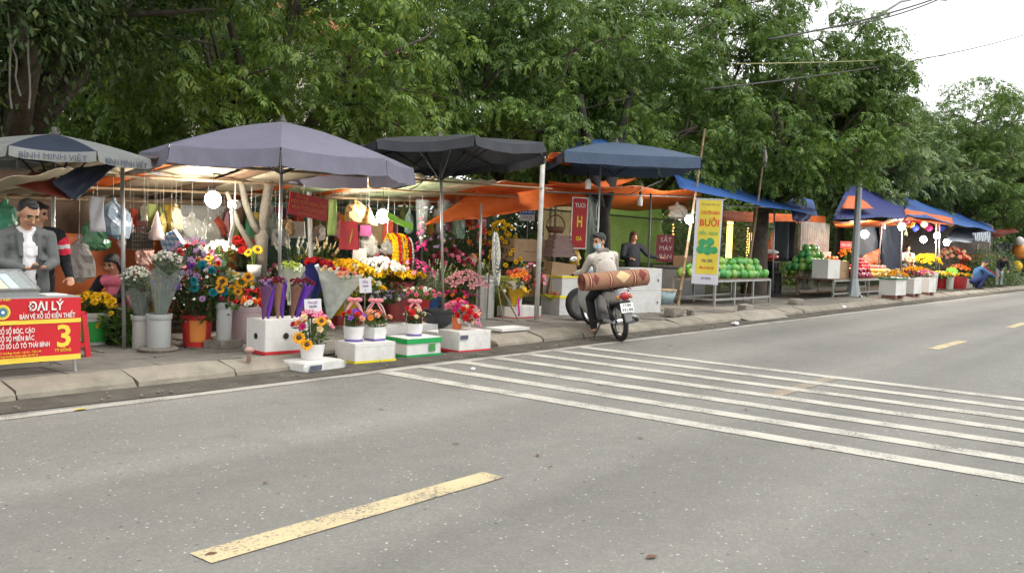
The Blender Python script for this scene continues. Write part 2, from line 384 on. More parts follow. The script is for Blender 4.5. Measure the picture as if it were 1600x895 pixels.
# kerb stones
kerb = MB().box((150, 7.765, .03), (480, .03, .08)).build('kerb', DIRT); kerb['kind'] = 'structure'
km = []
for v_ in range(4):
    r_ = random.Random(v_); b = MB(); L = .985
    prof = [(-.0, .0), (.015, .055), (.06, .085), (.3, .135), (.33, .135), (.33, -.02), (0, -.02)]
    N = 5; vs = []; fs = []
    for i in range(N+1):
        for (y, z) in prof: vs.append((L*i/N+r_.uniform(-.012, .012)*(i in (0, N)), y+r_.uniform(-.007, .007), z+r_.uniform(-.005, .005)))
    p_ = len(prof)
    for i in range(N):
        for j in range(p_): q = (j+1) % p_; fs.append((i*p_+j, (i+1)*p_+j, (i+1)*p_+q, i*p_+q))
    fs += [tuple(range(p_)), tuple(N*p_+j for j in reversed(range(p_)))]
    b.add(vs, fs); ob = b.build('kerb_stone', KERBM, kerb); km.append(ob)
    ob.location = (-2-v_, 7.45, 0)
x = 2.0-5
for i in range(110):
    o = bpy.data.objects.new('kerb_stone', km[i % 4].data); link(o); o.parent = kerb
    o.location = (x, 7.455+rnd.uniform(-.018, .018), rnd.uniform(-.012, .012)-(.13 if 5.2 < x < 8.6 else 0)); o.rotation_euler = (rnd.uniform(-.03, .03), rnd.uniform(-.008, .008), rnd.uniform(-.01, .01)); x += 1.01
# paving slabs
rows = [(7.80, 8.42), (8.43, 9.0), (9.01, 9.62), (9.63, 10.3)]
for ri, (y0, y1) in enumerate(rows):
    x = -1+rnd.random()*.5
    lim = 34 if ri < 2 else 24
    while x < lim:
        w = rnd.uniform(.55, .98)*(1 if ri else 1.1); j = lambda: rnd.uniform(-.022, .022)
        b = MB(); h = .034; pts = [(.008+j()*.3, .006+abs(j())*.5), (w-.016+j()*.3, .006+abs(j())*.5), (w-.016+j()*.5, y1-y0-.012-abs(j())), (.008+j()*.5, y1-y0-.012-abs(j()))]
        vs = [(p[0], p[1], 0) for p in pts]+[(p[0]+(.006 if i in (0, 3) else -.006), p[1]+(.006 if i < 2 else -.006), h) for i, p in enumerate(pts)]
        b.add(vs, [(4, 5, 6, 7), (0, 1, 5, 4), (1, 2, 6, 5), (2, 3, 7, 6), (3, 0, 4, 7)])
        b.build('paving_slab', SLABM, base, loc=(x, y0, .088+rnd.uniform(-.004, .008)), rot=(rnd.uniform(-.02, .02), rnd.uniform(-.012, .012), rnd.uniform(-.01, .01))); x += w
# broken concrete ramp and the loose stones by the kerb
def rock(name, label, cat, p, s, seed, m, group=None, rz=0.):
    r_ = random.Random(seed); b = MB(); b.ball((0, 0, 0), 1, 10, 7)
    for i, v in enumerate(b.v):
        v = Vector(v); q = max(abs(v.x), abs(v.y), abs(v.z)); v = v/q*.75+v*.25
        b.v[i] = (v.x*s[0]*r_.uniform(.88, 1.08), v.y*s[1]*r_.uniform(.88, 1.08), v.z*s[2]*r_.uniform(.9, 1.08)+s[2]*.9)
    return tag(b.build(name, m, None, 'auto', p, rz), label, cat, group)
STONE = mat('rough_stone', (.21, .18, .15), .95, .35, 8, .9, 25, dirt=.5)
rock('stone_block', 'brown cracked stone block lying on the paving beside the foam boxes', 'stone', G(1053, 494), (.27, .15, .1), 1, STONE, rz=.1)
rock('stone_chip', 'small brown stone chip lying against the cracked stone block', 'stone', G(1079, 494), (.07, .08, .07), 5, STONE)
rock('stone_slab', 'rounded concrete lump on the paving in front of the pomelo table', 'stone', G(1164, 486), (.2, .14, .08), 2, CONC)
rock('concrete_lump', 'low pale concrete lump by the kerb between pomelo table and street lamp', 'stone', G(1243, 476), (.25, .17, .08), 3, CONC)
b = MB(); p = G(1225, 497, .05)
b.add([(-.9, -.12, -.03), (.95, -.15, -.03), (1.1, .3, .1), (.3, .5, .13), (-.6, .42, .12), (-1.0, .2, .04), (.0, .15, .11)],
      [(0, 1, 6), (1, 2, 6), (2, 3, 6), (3, 4, 6), (4, 5, 6), (5, 0, 6)])
tag(b.build('kerb_ramp', CONC, None, False, (p.x, 7.35, .03)), 'cracked concrete ramp laid against the kerb below the pale lump', 'ramp')

# ================================================================== TREES
BARK = mat('bark', (.085, .07, .055), .95, .35, 6, 1., 18, dirt=.4)
BARK_GREY = mat('bark_grey', (.17, .15, .125), .95, .3, 6, .9, 22, dirt=.4)
LEAF_A = leafmat('leaf_mid', (.05, .105, .020), (.142, .235, .048), .4)
LEAF_D = leafmat('leaf_dark', (.036, .068, .02), (.09, .145, .042), .3)
LEAF_L = leafmat('leaf_light', (.068, .13, .022), (.18, .275, .052), .45)
LEAF_F = leafmat('leaf_far_hazed', (.068, .122, .04), (.16, .235, .08), .35)  # paler greens put the distance haze into the leaf colour

def leaflet(base, d, L, w, nrm):
    d = d/np.linalg.norm(d); s_ = np.cross(d, nrm); s_ /= np.linalg.norm(s_)+1e-9; nn = np.cross(s_, d)
    m = base+d*L*.45
    return [base, m+s_*w*.5-nn*w*.18, base+d*L-nn*L*.08, m-s_*w*.5-nn*w*.18]
def cluster_pinnate(seed, n=8, L=.38, ll=.112, lw=.04, droop=1.6):
    r_ = np.random.RandomState(seed); out = []
    for i in range(n):
        az = 2*np.pi*(i+r_.rand()*.7)/n; el = r_.uniform(-.1, .8); hd = np.array([np.cos(az), np.sin(az), 0]); p = hd*.02
        k = 6; Ls = L*r_.uniform(.75, 1.2)
        for j in range(k+1):
            e = el-droop*(j/k); d = hd*np.cos(e)+np.array([0, 0, np.sin(e)])
            side = np.array([-hd[1], hd[0], 0]); nrm = np.cross(side, d)*-1
            if nrm[2] < 0: nrm = -nrm
            if j:
                for sg in (-1, 1):
                    dd = d*.55+side*sg*.75+np.array([0, 0, -.35])+r_.randn(3)*.12
                    out.append(leaflet(p, dd, ll*r_.uniform(.8, 1.2), lw*r_.uniform(.8, 1.2), nrm+r_.randn(3)*.2))
            if j == k: out.append(leaflet(p, d, ll*1.1, lw, nrm))
            p = p+d*Ls/k
    return np.array(out)
def cluster_simple(seed, n=46, rad=.34, ll=.10, lw=.05, hang=.7):
    r_ = np.random.RandomState(seed); out = []
    for i in range(n):
        c = r_.randn(3)*rad*.5; d = c/(np.linalg.norm(c)+1e-6)+r_.randn(3)*.5+np.array([0, 0, -hang]); nrm = np.array([0, 0, 1.])+r_.randn(3)*.5
        out.append(leaflet(c, d, ll*r_.uniform(.7, 1.3), lw*r_.uniform(.8, 1.2), nrm))
    return np.array(out)
def bake(clusters, pts, scales, seed, tilt=.35):
    r_ = np.random.RandomState(seed); V = []
    for p, s_ in zip(pts, scales):
        c = clusters[r_.randint(len(clusters))]; a = r_.rand()*2*np.pi; t1, t2 = r_.randn(2)*tilt
        ca, sa = np.cos(a), np.sin(a)
        Rz = np.array([[ca, -sa, 0], [sa, ca, 0], [0, 0, 1]]); Rx = np.array([[1, 0, 0], [0, np.cos(t1), -np.sin(t1)], [0, np.sin(t1), np.cos(t1)]])
        Ry = np.array([[np.cos(t2), 0, np.sin(t2)], [0, 1, 0], [-np.sin(t2), 0, np.cos(t2)]])
        V.append((c.reshape(-1, 3)@(Rz@Rx@Ry).T)*s_+p)
    V = np.concatenate(V); F = np.arange(len(V), dtype=np.int32).reshape(-1, 4); return V, F
PIN = [cluster_pinnate(i) for i in range(4)]
FIC = [cluster_simple(i+20) for i in range(4)]
BIG = [cluster_pinnate(i+40, 6, .5, .17, .075, 1.1) for i in range(3)]
CHEAP = [cluster_simple(i+60, 20, .6, .22, .12, .4) for i in range(3)]

def crown_pts(lobes, dens, seed, gap=.0):
    r_ = np.random.RandomState(seed); P = []
    for (cx, cy, cz, rx, ry, rz) in lobes:
        n = int(dens*(rx*ry+ry*rz+rx*rz)/3*4)
        d = r_.randn(n, 3); d /= np.linalg.norm(d, axis=1, keepdims=True); q = r_.uniform(.30, 1.02, n)**.55
        p = d*q[:, None]*np.array([rx, ry, rz])+np.array([cx, cy, cz])
        f = np.sin(p[:, 0]*1.9+seed)+np.sin(p[:, 1]*2.1+1.3*seed)+np.sin(p[:, 2]*2.3+p[:, 0]*.7)
        P.append(p[f > -1.3+gap])
    return np.concatenate(P)
def tree(name, label, cat_, loc, lobes, clusters, leaf, bark, dens=7., seed=1, trunk_r=.16, fork=2.4, scale=1., csize=1., lean=(0, 0), group=None, gap=0., vines=0):
    t = thing(name, label, cat_, loc, 0, group)
    r_ = random.Random(seed); tb = MB()
    f = Vector((lean[0]*.5, lean[1]*.5, fork))
    tb.tube([(0, 0, -.1), (0.01, 0, .15), f*.5+Vector((r_.uniform(-.08, .08), r_.uniform(-.08, .08), 0)), f], [trunk_r*1.5, trunk_r*1.12, trunk_r, trunk_r*.9], 10)
    for (cx, cy, cz, rx, ry, rz) in lobes:
        c = Vector((cx, cy, cz)); m = f.lerp(c, .5)+Vector((r_.uniform(-.3, .3), r_.uniform(-.3, .3), r_.uniform(-.4, .1)))
        tb.tube([f-Vector((0, 0, .15)), m, c], [trunk_r*.62, trunk_r*.42, trunk_r*.24], 7)
        for k in range(6):
            d = Vector((r_.gauss(0, 1), r_.gauss(0, 1), r_.gauss(0, .7))).normalized(); e = c+Vector((d.x*rx, d.y*ry, d.z*rz))*.85
            st = f.lerp(c, r_.uniform(.55, 1)); mm = st.lerp(e, .5)+Vector((r_.uniform(-.25, .25), r_.uniform(-.25, .25), r_.uniform(0, .3)))
            tb.tube([st, mm, e], [trunk_r*.22, trunk_r*.14, .012], 5)
    tb.build('trunk', bark, t, True)
    P = crown_pts(lobes, dens, seed, gap); r2 = np.random.RandomState(seed+5)
    V, F = bake(clusters, P, r2.uniform(.75, 1.25, len(P))*csize, seed)
    c = mobj('crown', np_mesh('crown', V, F, leaf), t); c['kind'] = 'stuff'
    return t
def dup_tree(src, label, loc, rz, s_, zs=None):
    c = copy_tree(src); c.location = loc; c.rotation_euler = (0, 0, rz); c.scale = (s_, s_, zs or s_); c['label'] = label; return c
TR = 'broad street trees behind the stalls'
L1 = [(-1.0, -1.6, 3.5, 1.9, 1.5, .9), (1.6, -.4, 3.6, 1.7, 1.6, .9), (-1.6, -.6, 4.6, 1.7, 1.7, 1.5), (1.5, -1.2, 4.4, 1.8, 1.6, 1.5), (.2, -2.1, 5.4, 1.9, 1.5, 1.5), (-.8, 1.2, 5.6, 2., 1.8, 1.6), (1.4, .9, 6.3, 1.9, 1.8, 1.6), (-.6, -.6, 7.3, 2.1, 2., 1.5), (2.4, -.4, 5.2, 1.4, 1.4, 1.3)]
L2 = [(.9, -1.5, 3.4, 1.8, 1.5, .85), (-1.4, -.2, 3.3, 1.8, 1.6, .85), (-2.0, -1.0, 4.2, 1.6, 1.5, 1.3), (1.0, -1.8, 4.5, 1.9, 1.5, 1.5), (2.3, .2, 5.2, 1.6, 1.7, 1.5), (-1.1, .9, 5.6, 1.9, 1.9, 1.6), (.3, -.8, 6.9, 2.2, 2., 1.6), (-2.2, -1.2, 6.2, 1.5, 1.5, 1.3), (1.0, .9, 8.1, 1.7, 1.7, 1.3)]
tA = tree('street_tree', 'green street tree with drooping compound leaves behind the dark grey umbrella', 'tree', (15.2, 13.0, .1), L1, PIN, LEAF_A, BARK, 9, 3, .17, 2.6, group=TR)
tB = tree('street_tree', 'fresh green tree with feathery leaves rising behind the purple umbrella', 'tree', (9.6, 13.2, .1), L2, PIN, LEAF_L, BARK, 9, 8, .15, 2.3, group=TR)
tC = tree('street_tree', 'tall green tree above the blue and grey umbrella', 'tree', (20.0, 12.6, .1), L2, PIN, LEAF_A, BARK, 9, 12, .2, 2.8, group=TR)
L4 = [(1.7, -2.3, 5.7, 1.6, 1.4, 1.4), (.9, -1.9, 7.0, 1.7, 1.5, 1.4), (2.6, -1.0, 5.2, 1.5, 1.4, 1.4), (-1.8, -1.2, 4.7, 1.9, 1.8, 1.6), (1.3, -2.2, 4.9, 1.9, 1.6, 1.4), (2.4, -.2, 5.6, 1.8, 2., 1.7), (0, -1.0, 6.6, 2.3, 2.1, 1.7), (-1.5, 1.0, 7.4, 2., 2., 1.6), (.2, .6, 8.0, 2., 2., 1.5), (.2, -2.6, 4.2, 1.3, 1.1, 1.), (-.8, -.9, 3.9, 1.9, 1.5, 1.1), (2.2, -2.1, 6.0, 1.5, 1.4, 1.3), (1.5, .6, 4.0, 1.4, 1.5, 1.1)]
tD = tree('street_tree', 'big dense tree whose crown hides the upper half of the street lamp', 'tree', (24.4, 10.4, .1), L4, PIN, LEAF_A, BARK, 10, 16, .24, 2.6, group=TR)
# dark fig tree at the left end
LF = [(-.6, -1.3, 4.6, 1.6, 1.4, 1.3), (.9, -.6, 4.5, 1.4, 1.5, 1.2), (-1.8, -.4, 5.0, 1.6, 1.5, 1.5), (.2, -1.9, 5.6, 1.8, 1.4, 1.4), (-1.2, -2.2, 4.3, 1.3, 1.1, 1.0), (1.3, -1.7, 5.2, 1.4, 1.3, 1.2), (-.6, -.3, 3.5, 1.4, 1.2, .8), (-1.5, 0, 6.5, 1.8, 1.8, 1.3)]
tF = tree('fig_tree', 'dark fig tree with small leaves overhanging the lottery stall', 'tree', (5.0, 12.4, .1), LF, FIC, LEAF_D, BARK, 26, 21, .26, 2.4, csize=1.0)
vb = MB()
for (px, y0, y1) in ((14, 20, 170), (38, 20, 170), (22, 60, 150)):
    a = Q(px, y0, 10.2); b_ = Q(px+6, y1, 10.2); pts = [a.lerp(b_, i/6)+Vector((rnd.uniform(-.03, .03), 0, 0)) for i in range(7)]
    vb.tube([p-Vector((5.0, 12.4, .1)) for p in pts], .011, 5)
vb.build('aerial_root', BARK_GREY, tF)
# second row in the park
for i, (x_, y_, src, rz, s_) in enumerate([(7.6, 17.5, tB, 1.3, .92), (12.2, 19.5, tA, 2.2, .98), (17.6, 18.5, tB, 4.0, .95), (24, 19.5, tC, .7, 1.), (31, 17, tA, 3.3, 1.05)]):
    dup_tree(src, ['leafy park tree behind the fig tree', 'leafy park tree below the red roofed house', 'leafy park tree between the dark umbrella and the blue umbrella, deeper in the park',
                   'leafy park tree deep behind the blue and grey umbrella', 'leafy park tree deep behind the pomelo stall'][i], (x_, y_, .1), rz, s_)['group'] = 'park trees'
# trees along the far end
tE = tree('far_tree', 'open branched tree with layered foliage behind the fruit stall', 'tree', (39.5, 13.2, .1), [(a*1.1, b_, c, d, e, f) for a, b_, c, d, e, f in L1]+[(3.2, -1.5, 6.2, 1.7, 1.5, .8), (4.0, .5, 7.2, 1.5, 1.5, .8), (-3., -1, 5.5, 1.8, 1.8, 1.2)],
          BIG, LEAF_F, BARK, 5, 31, .2, 2.6, group='trees beyond the fruit stall', csize=1.15)
for i, (x_, y_, src, rz, s_) in enumerate([(49, 14.0, tE, 2.0, 1.05), (58, 12.6, tA, .4, 1.36), (52, 24, tE, 4.5, 1.45), (72, 14.5, tE, 1.2, 1.5), (66, 26, tA, 1.7, 1.6), (86, 13, tC, 3.9, 1.55), (105, 15, tE, 5.2, 1.5), (125, 16, tA, 2.9, 1.3), (34, 22, tC, 5, 1.05), (44, 21, tA, 5, 1.15)]):
    c = dup_tree(src, ['hazy green tree above the striped awning', 'pale tree above the dark hanging sheets at the far end', 'taller hazy tree rising behind the awning tree', 'thin crowned tree at the far bend beyond the stalls',
                   'distant tree behind the thin crowned one', 'pale bushy tree far down the pavement', 'small distant tree far down the road', 'last distant tree at the end of the road', 'park tree deep behind the black crates', 'park tree deep behind the blue fruit tent'][i], (x_, y_, .1), rz, s_)
    c['group'] = 'trees beyond the fruit stall'
# shrubs behind the stalls and at the far end
def shrub(label, p, w, h, seed, leaf, clusters=CHEAP, n=90, cs=.8, d=None, group='shrubs behind the stalls'):
    t = thing('shrub', label, 'shrub', p, 0, group); r_ = np.random.RandomState(seed)
    q = r_.randn(n, 3); q /= np.linalg.norm(q, axis=1, keepdims=True); q *= r_.uniform(.45, 1, (n, 1)); q[:, 2] = abs(q[:, 2])
    V, F = bake(clusters, q*np.array([w, d or w*.7, h])+np.array([0, 0, .15]), r_.uniform(.7, 1.2, n)*cs, seed)
    c = mobj('foliage', np_mesh('foliage', V, F, leaf), t); c['kind'] = 'stuff'
    b = MB()
    for k in range(5): b.tube([(0, 0, -.05), (r_.uniform(-.3, .3)*w, r_.uniform(-.3, .3)*w*.5, h*.7)], [.04, .01], 5)
    b.build('stem', BARK, t); return t
SH = [shrub('leafy shrub behind the wire fence, between the tree trunks', (5.8, 15.2, .1), 1.9, 2.6, 1, LEAF_A, n=260),
      shrub('leafy shrub behind the wire fence, between the tree trunks', (9.3, 16, .1), 2.0, 2.9, 2, LEAF_L, n=260)]
for i, (x_, y_) in enumerate([(13, 15.6), (16.5, 15.4), (20.2, 15.6), (23.8, 15.4), (28, 15.2), (32, 14.6), (36.5, 14.4), (42, 15.5)]):
    c = copy_tree(SH[i % 2]); c.location = (x_, y_, .1); c.rotation_euler = (0, 0, i*1.1); c.scale = (1.1, 1.1, .95+.1*(i % 3))
fs_ = shrub('wide shrub of the far hedge beyond the stalls', (48, 17, .1), 3.2, 3.4, 5, LEAF_F, n=300, cs=1.3, group='far hedge beyond the stalls')
for i, (x_, y_) in enumerate([(55, 16.5), (62, 17), (70, 18), (79, 18), (90, 19), (102, 18), (116, 18), (132, 17), (150, 15), (60, 27), (80, 30), (105, 32), (175, 12)]):
    c = copy_tree(fs_); c.location = (x_, y_, .1); c.rotation_euler = (0, 0, i*.9); c.scale = (1.3+.05*i,)*3
for i, (px, py, w) in enumerate([(1578, 450, 1.2), (1600, 448, 1.6)]):
    g = G(px, py); shrub(['low green shrub on the pavement beyond the dark hanging sheets', 'pale green shrub at the far end of the stalls'][i], (g.x+2, g.y+1.5, .1), w, 1.6, 9+i, LEAF_F, FIC, 90, 1.2, group=None)
# house with a red roof behind the park
hs_ = thing('house', 'cream house with red tiled roof showing between the tree crowns', 'house', (27, 36, .1), .15)
WALLM = mat('house_wall', (.55, .5, .4), .9, .1, 1, dirt=.25); ROOFM = mat('roof_tile', (.36, .09, .05), .8, .2, 6, .6, 12)
MB().box((0, 0, 5), (12, 8, 10)).build('wall', WALLM, hs_)
b = MB(); b.add([(-6.8, -4.9, 9.9), (6.8, -4.9, 9.9), (6.8, 4.9, 9.9), (-6.8, 4.9, 9.9), (-4, 0, 12.8), (4, 0, 12.8)], [(0, 1, 5, 4), (1, 2, 5), (2, 3, 4, 5), (3, 0, 4), (3, 2, 1, 0)]); b.build('roof', ROOFM, hs_)
for k in range(4):
    for s_ in range(3):
        wv = MB(); wv.box((-4.2+2.8*k, -4.03, 2+2.9*s_), (1.2, .12, 1.5)); w_ = wv.build('window', paint('window_frame', (.5, .5, .46)), hs_)
        MB().box((-4.2+2.8*k, -4.1, 2+2.9*s_), (1.04, .04, 1.34)).build('pane', mat('window_glass', (.05, .06, .07), .1, .1), w_)

# ================================================================== UMBRELLAS, TARPAULINS, POLES
STEEL = mat('galvanised_steel', (.42, .42, .41), .4, .2, 12, .1, 40, metal=.7, dirt=.3)
DARKSTEEL = mat('dark_steel', (.09, .085, .08), .5, .2, 12, metal=.5, dirt=.3)
BAMBOO = mat('bamboo', (.24, .17, .10), .7, .25, 9, .2, 30, dirt=.3)
WOOD = mat('old_wood', (.16, .11, .07), .85, .3, 7, .4, 30, dirt=.4)
def fabric(name, c, var=.16): return mat('tarp_'+name, c, .55, var, 2.2, .5, 7, spec=.25, dirt=.22, trans=.12)
def cone_canopy(parent, R_, n, h, val, m, mv, ph=0., sag=.05, square=None, flare=.03, lines=None):
    """canopy of n panels: rim at z 0, apex at z h"""
    cor = []
    for i in range(n):
        a = ph+2*math.pi*i/n; cor.append(Vector((R_*math.cos(a), R_*math.sin(a), 0)))
    if square: cor = [Vector((sx*square[0]/2, sy*square[1]/2, 0)) for sx, sy in ((-1, -1), (1, -1), (1, 1), (-1, 1))]; n = 4
    cb = MB(); ap = Vector((0, 0, h))
    for i in range(n):
        a, b_ = cor[i], cor[(i+1) % n]
        def fn(u, v):
            e = a.lerp(b_, u); p = ap.lerp(e, v); q = 4*u*(1-u)
            p = p+Vector((0, 0, -sag*q*v*math.sin(math.pi*min(v, .93)/1.86)*1.2+.10*h*math.sin(math.pi*v))); p -= Vector((e.x, e.y, 0))*.025*q*(v > .99); return p
        cb.grid(fn, 8, 7, (i % 2) if isinstance(m, (list, tuple)) and len(m) > 1 else 0)
    cb.build('canopy', m, parent, True).data.set_sharp_from_angle(angle=R(8))
    for i in range(n):
        a, b_ = cor[i], cor[(i+1) % n]; nrm = Vector(((a+b_).x, (a+b_).y, 0)).normalized(); vb_ = MB()
        def fv(u, v):
            u2 = .004+.992*u; e = a.lerp(b_, u2); q = 4*u2*(1-u2)
            return e-Vector((e.x, e.y, 0))*.025*q+nrm*(flare*v+.004+.014*math.sin(u*23+i*2)*v)+Vector((0, 0, -.001-sag*q*.9-val*v*(1+.03*math.sin(u*17+i))))
        vb_.grid(fv, 14, 4); vb_.build('valance', mv, parent, True)
    rb = MB()
    for c in cor:
        rb.tube([Vector((0, 0, h-.05)), c*.97+Vector((0, 0, -.012))], .011, 5)
        rb.tube([Vector((0, 0, h-.62)), c*.5+Vector((0, 0, h*.5))], .009, 5)
    rb.build('rib', mat('rib_black', (.03, .03, .033), .7), parent)
    MB().lathe([(0, .07), (.025, .06), (.03, .02), (.05, .0), (.05, -.04), (0, -.05)], 10, (0, 0, h+.01)).build('finial', DARKSTEEL, parent)
def umbrella(label, base, top, R_, n, h, val, m, mv, ph=0., tilt=(0, 0), square=None, sag=.05, off=(0, 0), pr=.019, crz=0.):
    t = thing('market_umbrella', label, 'umbrella', base)
    H_ = top.z-base.z
    MB().tube([(0, 0, 0), (top.x-base.x, top.y-base.y, H_-(h*.72 if off != (0, 0) else 0))], pr, 10).build('pole', STEEL, t, True)
    e = bpy.data.objects.new('canopy_frame', None); link(e); e.parent = t; e.empty_display_size = .1
    e.location = (top.x-base.x+off[0], top.y-base.y+off[1], H_-h); e.rotation_euler = (tilt[0], tilt[1], crz)
    cone_canopy(e, R_, n, h, val, m, mv, ph, sag, square)
    MB().lathe([(.26, 0), (.27, .05), (.22, .09), (.05, .11), (.035, .3), (.022, .3)], 16).build('foot', CONC, t, 'auto')
    return t
PURPLE = fabric('slate_purple', (.155, .15, .20), .06); BLACKF = fabric('charcoal', (.034, .037, .045), .1); GREYBLUE = fabric('grey_blue', (.06, .09, .145), .08)
NAVY = fabric('navy', (.03, .038, .06)); PALE = fabric('pale_grey', (.2, .21, .205), .25); BLUE = fabric('blue', (.03, .095, .3)); DBLUE = fabric('deep_blue', (.02, .03, .15))
ORANGE = fabric('orange', (.62, .13, .025)); CREAM = fabric('cream', (.50, .43, .31)); DRED = fabric('dark_red', (.16, .03, .02)); LIME = mat('tarp_lime_thin', (.55, .78, .22), .6, .12, 2.2, .4, 7, trans=.5)
TAN = fabric('tan', (.30, .24, .17)); SAGE = fabric('sage', (.36, .42, .26)); DGREEN = fabric('dark_green', (.025, .055, .04)); GREYT = fabric('grey', (.22, .22, .21)); BROWN = fabric('brown', (.13, .08, .05))

pb = Q(437, 420, 8.75); pb.z = PZ; pt = Q(441, 190, 8.75)
umbrella('big slate purple parasol over the flower stall', pb, pt, 1.57, 8, .46, .19, PURPLE, PURPLE, R(8), (.0, R(.5)), sag=.03)
bb = Q(694, 480, 8.75); bb.z = PZ; bt = Q(688, 214, 8.75)
umbrella('charcoal parasol with a slack rim beside the purple one', bb, bt, 1.6, 8, .22, .13, BLACKF, BLACKF, R(14), (R(-4), R(-1)), sag=.06)
gb = Q(929, 470, 9.1); gb.z = PZ; gt = Q(940, 226, 9.1); gt.z = gb.z+3.27
umbrella('square grey blue parasol behind the motorbike rider', gb, gt, 2, 4, .34, .2, GREYBLUE, GREYBLUE, square=(2.5, 2.5), off=(.57, .04), tilt=(0, 0), sag=.02, crz=R(-43.6))
ub = Q(82, 420, 9.6); ub.z = PZ; ut = Q(85, 214, 9.6)
u1 = umbrella('faded navy and pale grey parasol over the lottery stall', ub, ut+Vector((0, 0, .03)), .98, 8, .22, .10, [PALE, NAVY], PALE, R(-2), (0, 0), sag=.03)
PRN = mat('print_navy', (.05, .06, .1), .7)
ef = [c for c in u1.children if c.type == 'EMPTY'][0]
for k in (4, 5, 6, 7):      # printed name on the valance panels that face the road
    a0 = R(-2)+2*math.pi*k/8; a1 = a0+math.pi/4; R1 = .98*math.cos(math.pi/8)
    am = (a0+a1)/2; o = Vector((math.cos(am), math.sin(am), 0))*(R1+.03); y_ = Vector((0, 0, 1)); x_ = y_.cross(Vector((math.cos(am), math.sin(am), 0)))
    text('lettering', 'BÌNH MINH VIỆT', .078, PRN, ef, plane_M(o+Vector((0, 0, -.085)), x_, y_), .0)

def tarp(name, label, cat_, p, m, sag=.05, wr=.012, nu=16, nv=12, parent=None, group=None, seed=0, thick=.003, smooth=True):
    """p: four corners (front-left, front-right, back-right, back-left)"""
    p = [Vector(q) for q in p]; r_ = random.Random(seed); f = [r_.uniform(3, 9) for _ in range(4)]; h = [r_.uniform(0, 6) for _ in range(4)]
    nrm = (p[1]-p[0]).cross(p[3]-p[0]).normalized()
    o_ = p[0].copy() if parent is None else Vector((0, 0, 0))
    def fn(u, v):
        q = p[0].lerp(p[1], u).lerp(p[3].lerp(p[2], u), v)
        w = math.sin(u*f[0]*2+h[0]+v*3)*math.sin(v*f[1]+h[1])+.6*math.sin(u*f[2]*3+v*f[3]*2+h[2])
        return q+nrm*wr*w+Vector((0, 0, -sag*4*u*(1-u)*(.3+.7*math.sin(math.pi*v))))-o_
    b = MB(); b.grid(fn, nu, nv, 0, thick); o = b.build(name, m, parent, smooth, o_ if parent is None else None)
    return tag(o, label, cat_, group) if parent is None else o
def pole(label, a, b_, r_, m, name='pole', n=8, kn=None, cat_='pole', group=None):
    a = Vector(a); b_ = Vector(b_); mb = MB()
    if kn:      # bamboo nodes
        N = int((b_-a).length/kn); pts = []; rad = []
        for i in range(N+1):
            t = i/N; c = (b_-a)*t+Vector((math.sin(t*5)*.012, math.cos(t*4)*.012, 0)); d = (b_-a).normalized()*.012
            pts += [c-d, c, c+d]; rad += [r_*(1-.25*t), r_*(1-.25*t)*1.22, r_*(1-.25*t)]
        mb.tube(pts, rad, n)
    else: mb.tube([Vector((0, 0, 0)), (b_-a)*.5, b_-a], r_, n)
    return tag(mb.build(name, m, None, True, a), label, cat_, group)
# --- flower stall roof: patchwork of strips on bamboo battens
roof_x = [(4.3, 5.15, CREAM), (5.1, 5.55, ORANGE), (5.5, 6.5, TAN), (6.45, 6.8, BROWN), (6.75, 7.7, CREAM), (7.65, 8.0, ORANGE), (7.95, 8.7, SAGE), (8.65, 9.0, ORANGE), (8.95, 9.7, CREAM), (9.65, 10.4, SAGE), (10.35, 11.1, CREAM), (11.05, 12.6, ORANGE)]
names = ['cream tarpaulin strip of the flower stall roof next to the steel pole', 'narrow orange roof strip beside the cream strip by the steel pole', 'wide tan roof strip above the first bright bulb', 'brown roof strip between the tan and cream strips',
         'cream roof strip above the white ribbon bow', 'orange roof strip above the red shop sign', 'pale sage roof strip right behind the red shop sign', 'orange roof strip above the red gift bag', 'cream roof strip above the second bright bulb', 'sage roof strip beyond the second bulb',
         'cream roof strip over the hanging orchids', 'wide orange roof sheet behind the charcoal parasol']
for i, (a, b_, m) in enumerate(roof_x):
    zz = lambda x: 2.2+.03*(x-5)
    bk = lambda x: 1.80+.035*(x-5)
    tarp('roof_tarpaulin', names[i], 'tarpaulin', [(a, 8.95+.1*(i % 2), zz(a)+.008*(i % 3)), (b_, 8.95+.1*(i % 3), zz(b_)+.008*(i % 3)), (b_-.1, 11.7, bk(b_)+.008*(i % 3)), (a-.1, 11.7, bk(a)+.008*(i % 3))], m, .04, .018, 6, 14, seed=i, group='roof strips of the flower stall')
for i, (y_, z_, n_) in enumerate([(9.02, 2.15, 'front bamboo batten under the flower stall roof'), (9.75, 2.02, 'second bamboo batten under the flower stall roof, above the bulbs'), (10.6, 1.9, 'third bamboo batten under the flower stall roof'), (11.5, 1.77, 'rear bamboo batten of the flower stall roof')]):
    pole(n_, (4.2, y_, z_-.03), (12.3, y_, z_+.2), .02, BAMBOO, 'roof_batten', 7, .4, 'batten', 'roof battens')
# left: slack cream sheet and the dark red and navy drape below the small parasol
tarp('awning_sheet', 'slack cream sheet hanging over the lottery seller', 'tarpaulin', [Q(-60, 286, 8.5), Q(98, 262, 8.6), Q(130, 264, 10.0), Q(-60, 305, 10.0)], CREAM, .08, .02, seed=3)
tarp('drape', 'dark red cloth drape sagging behind the lottery seller', 'drape', [Q(22, 290, 9.0), Q(112, 313, 9.0), Q(122, 286, 9.15), Q(50, 268, 9.15)], DRED, .0, .008, seed=4)
tarp('drape', 'navy cloth drape sagging to the top of the steel pole', 'drape', [Q(80, 284, 8.96), Q(117, 314, 8.96), Q(191, 252, 9.3), Q(120, 262, 9.2)], NAVY, .02, .008, seed=5)
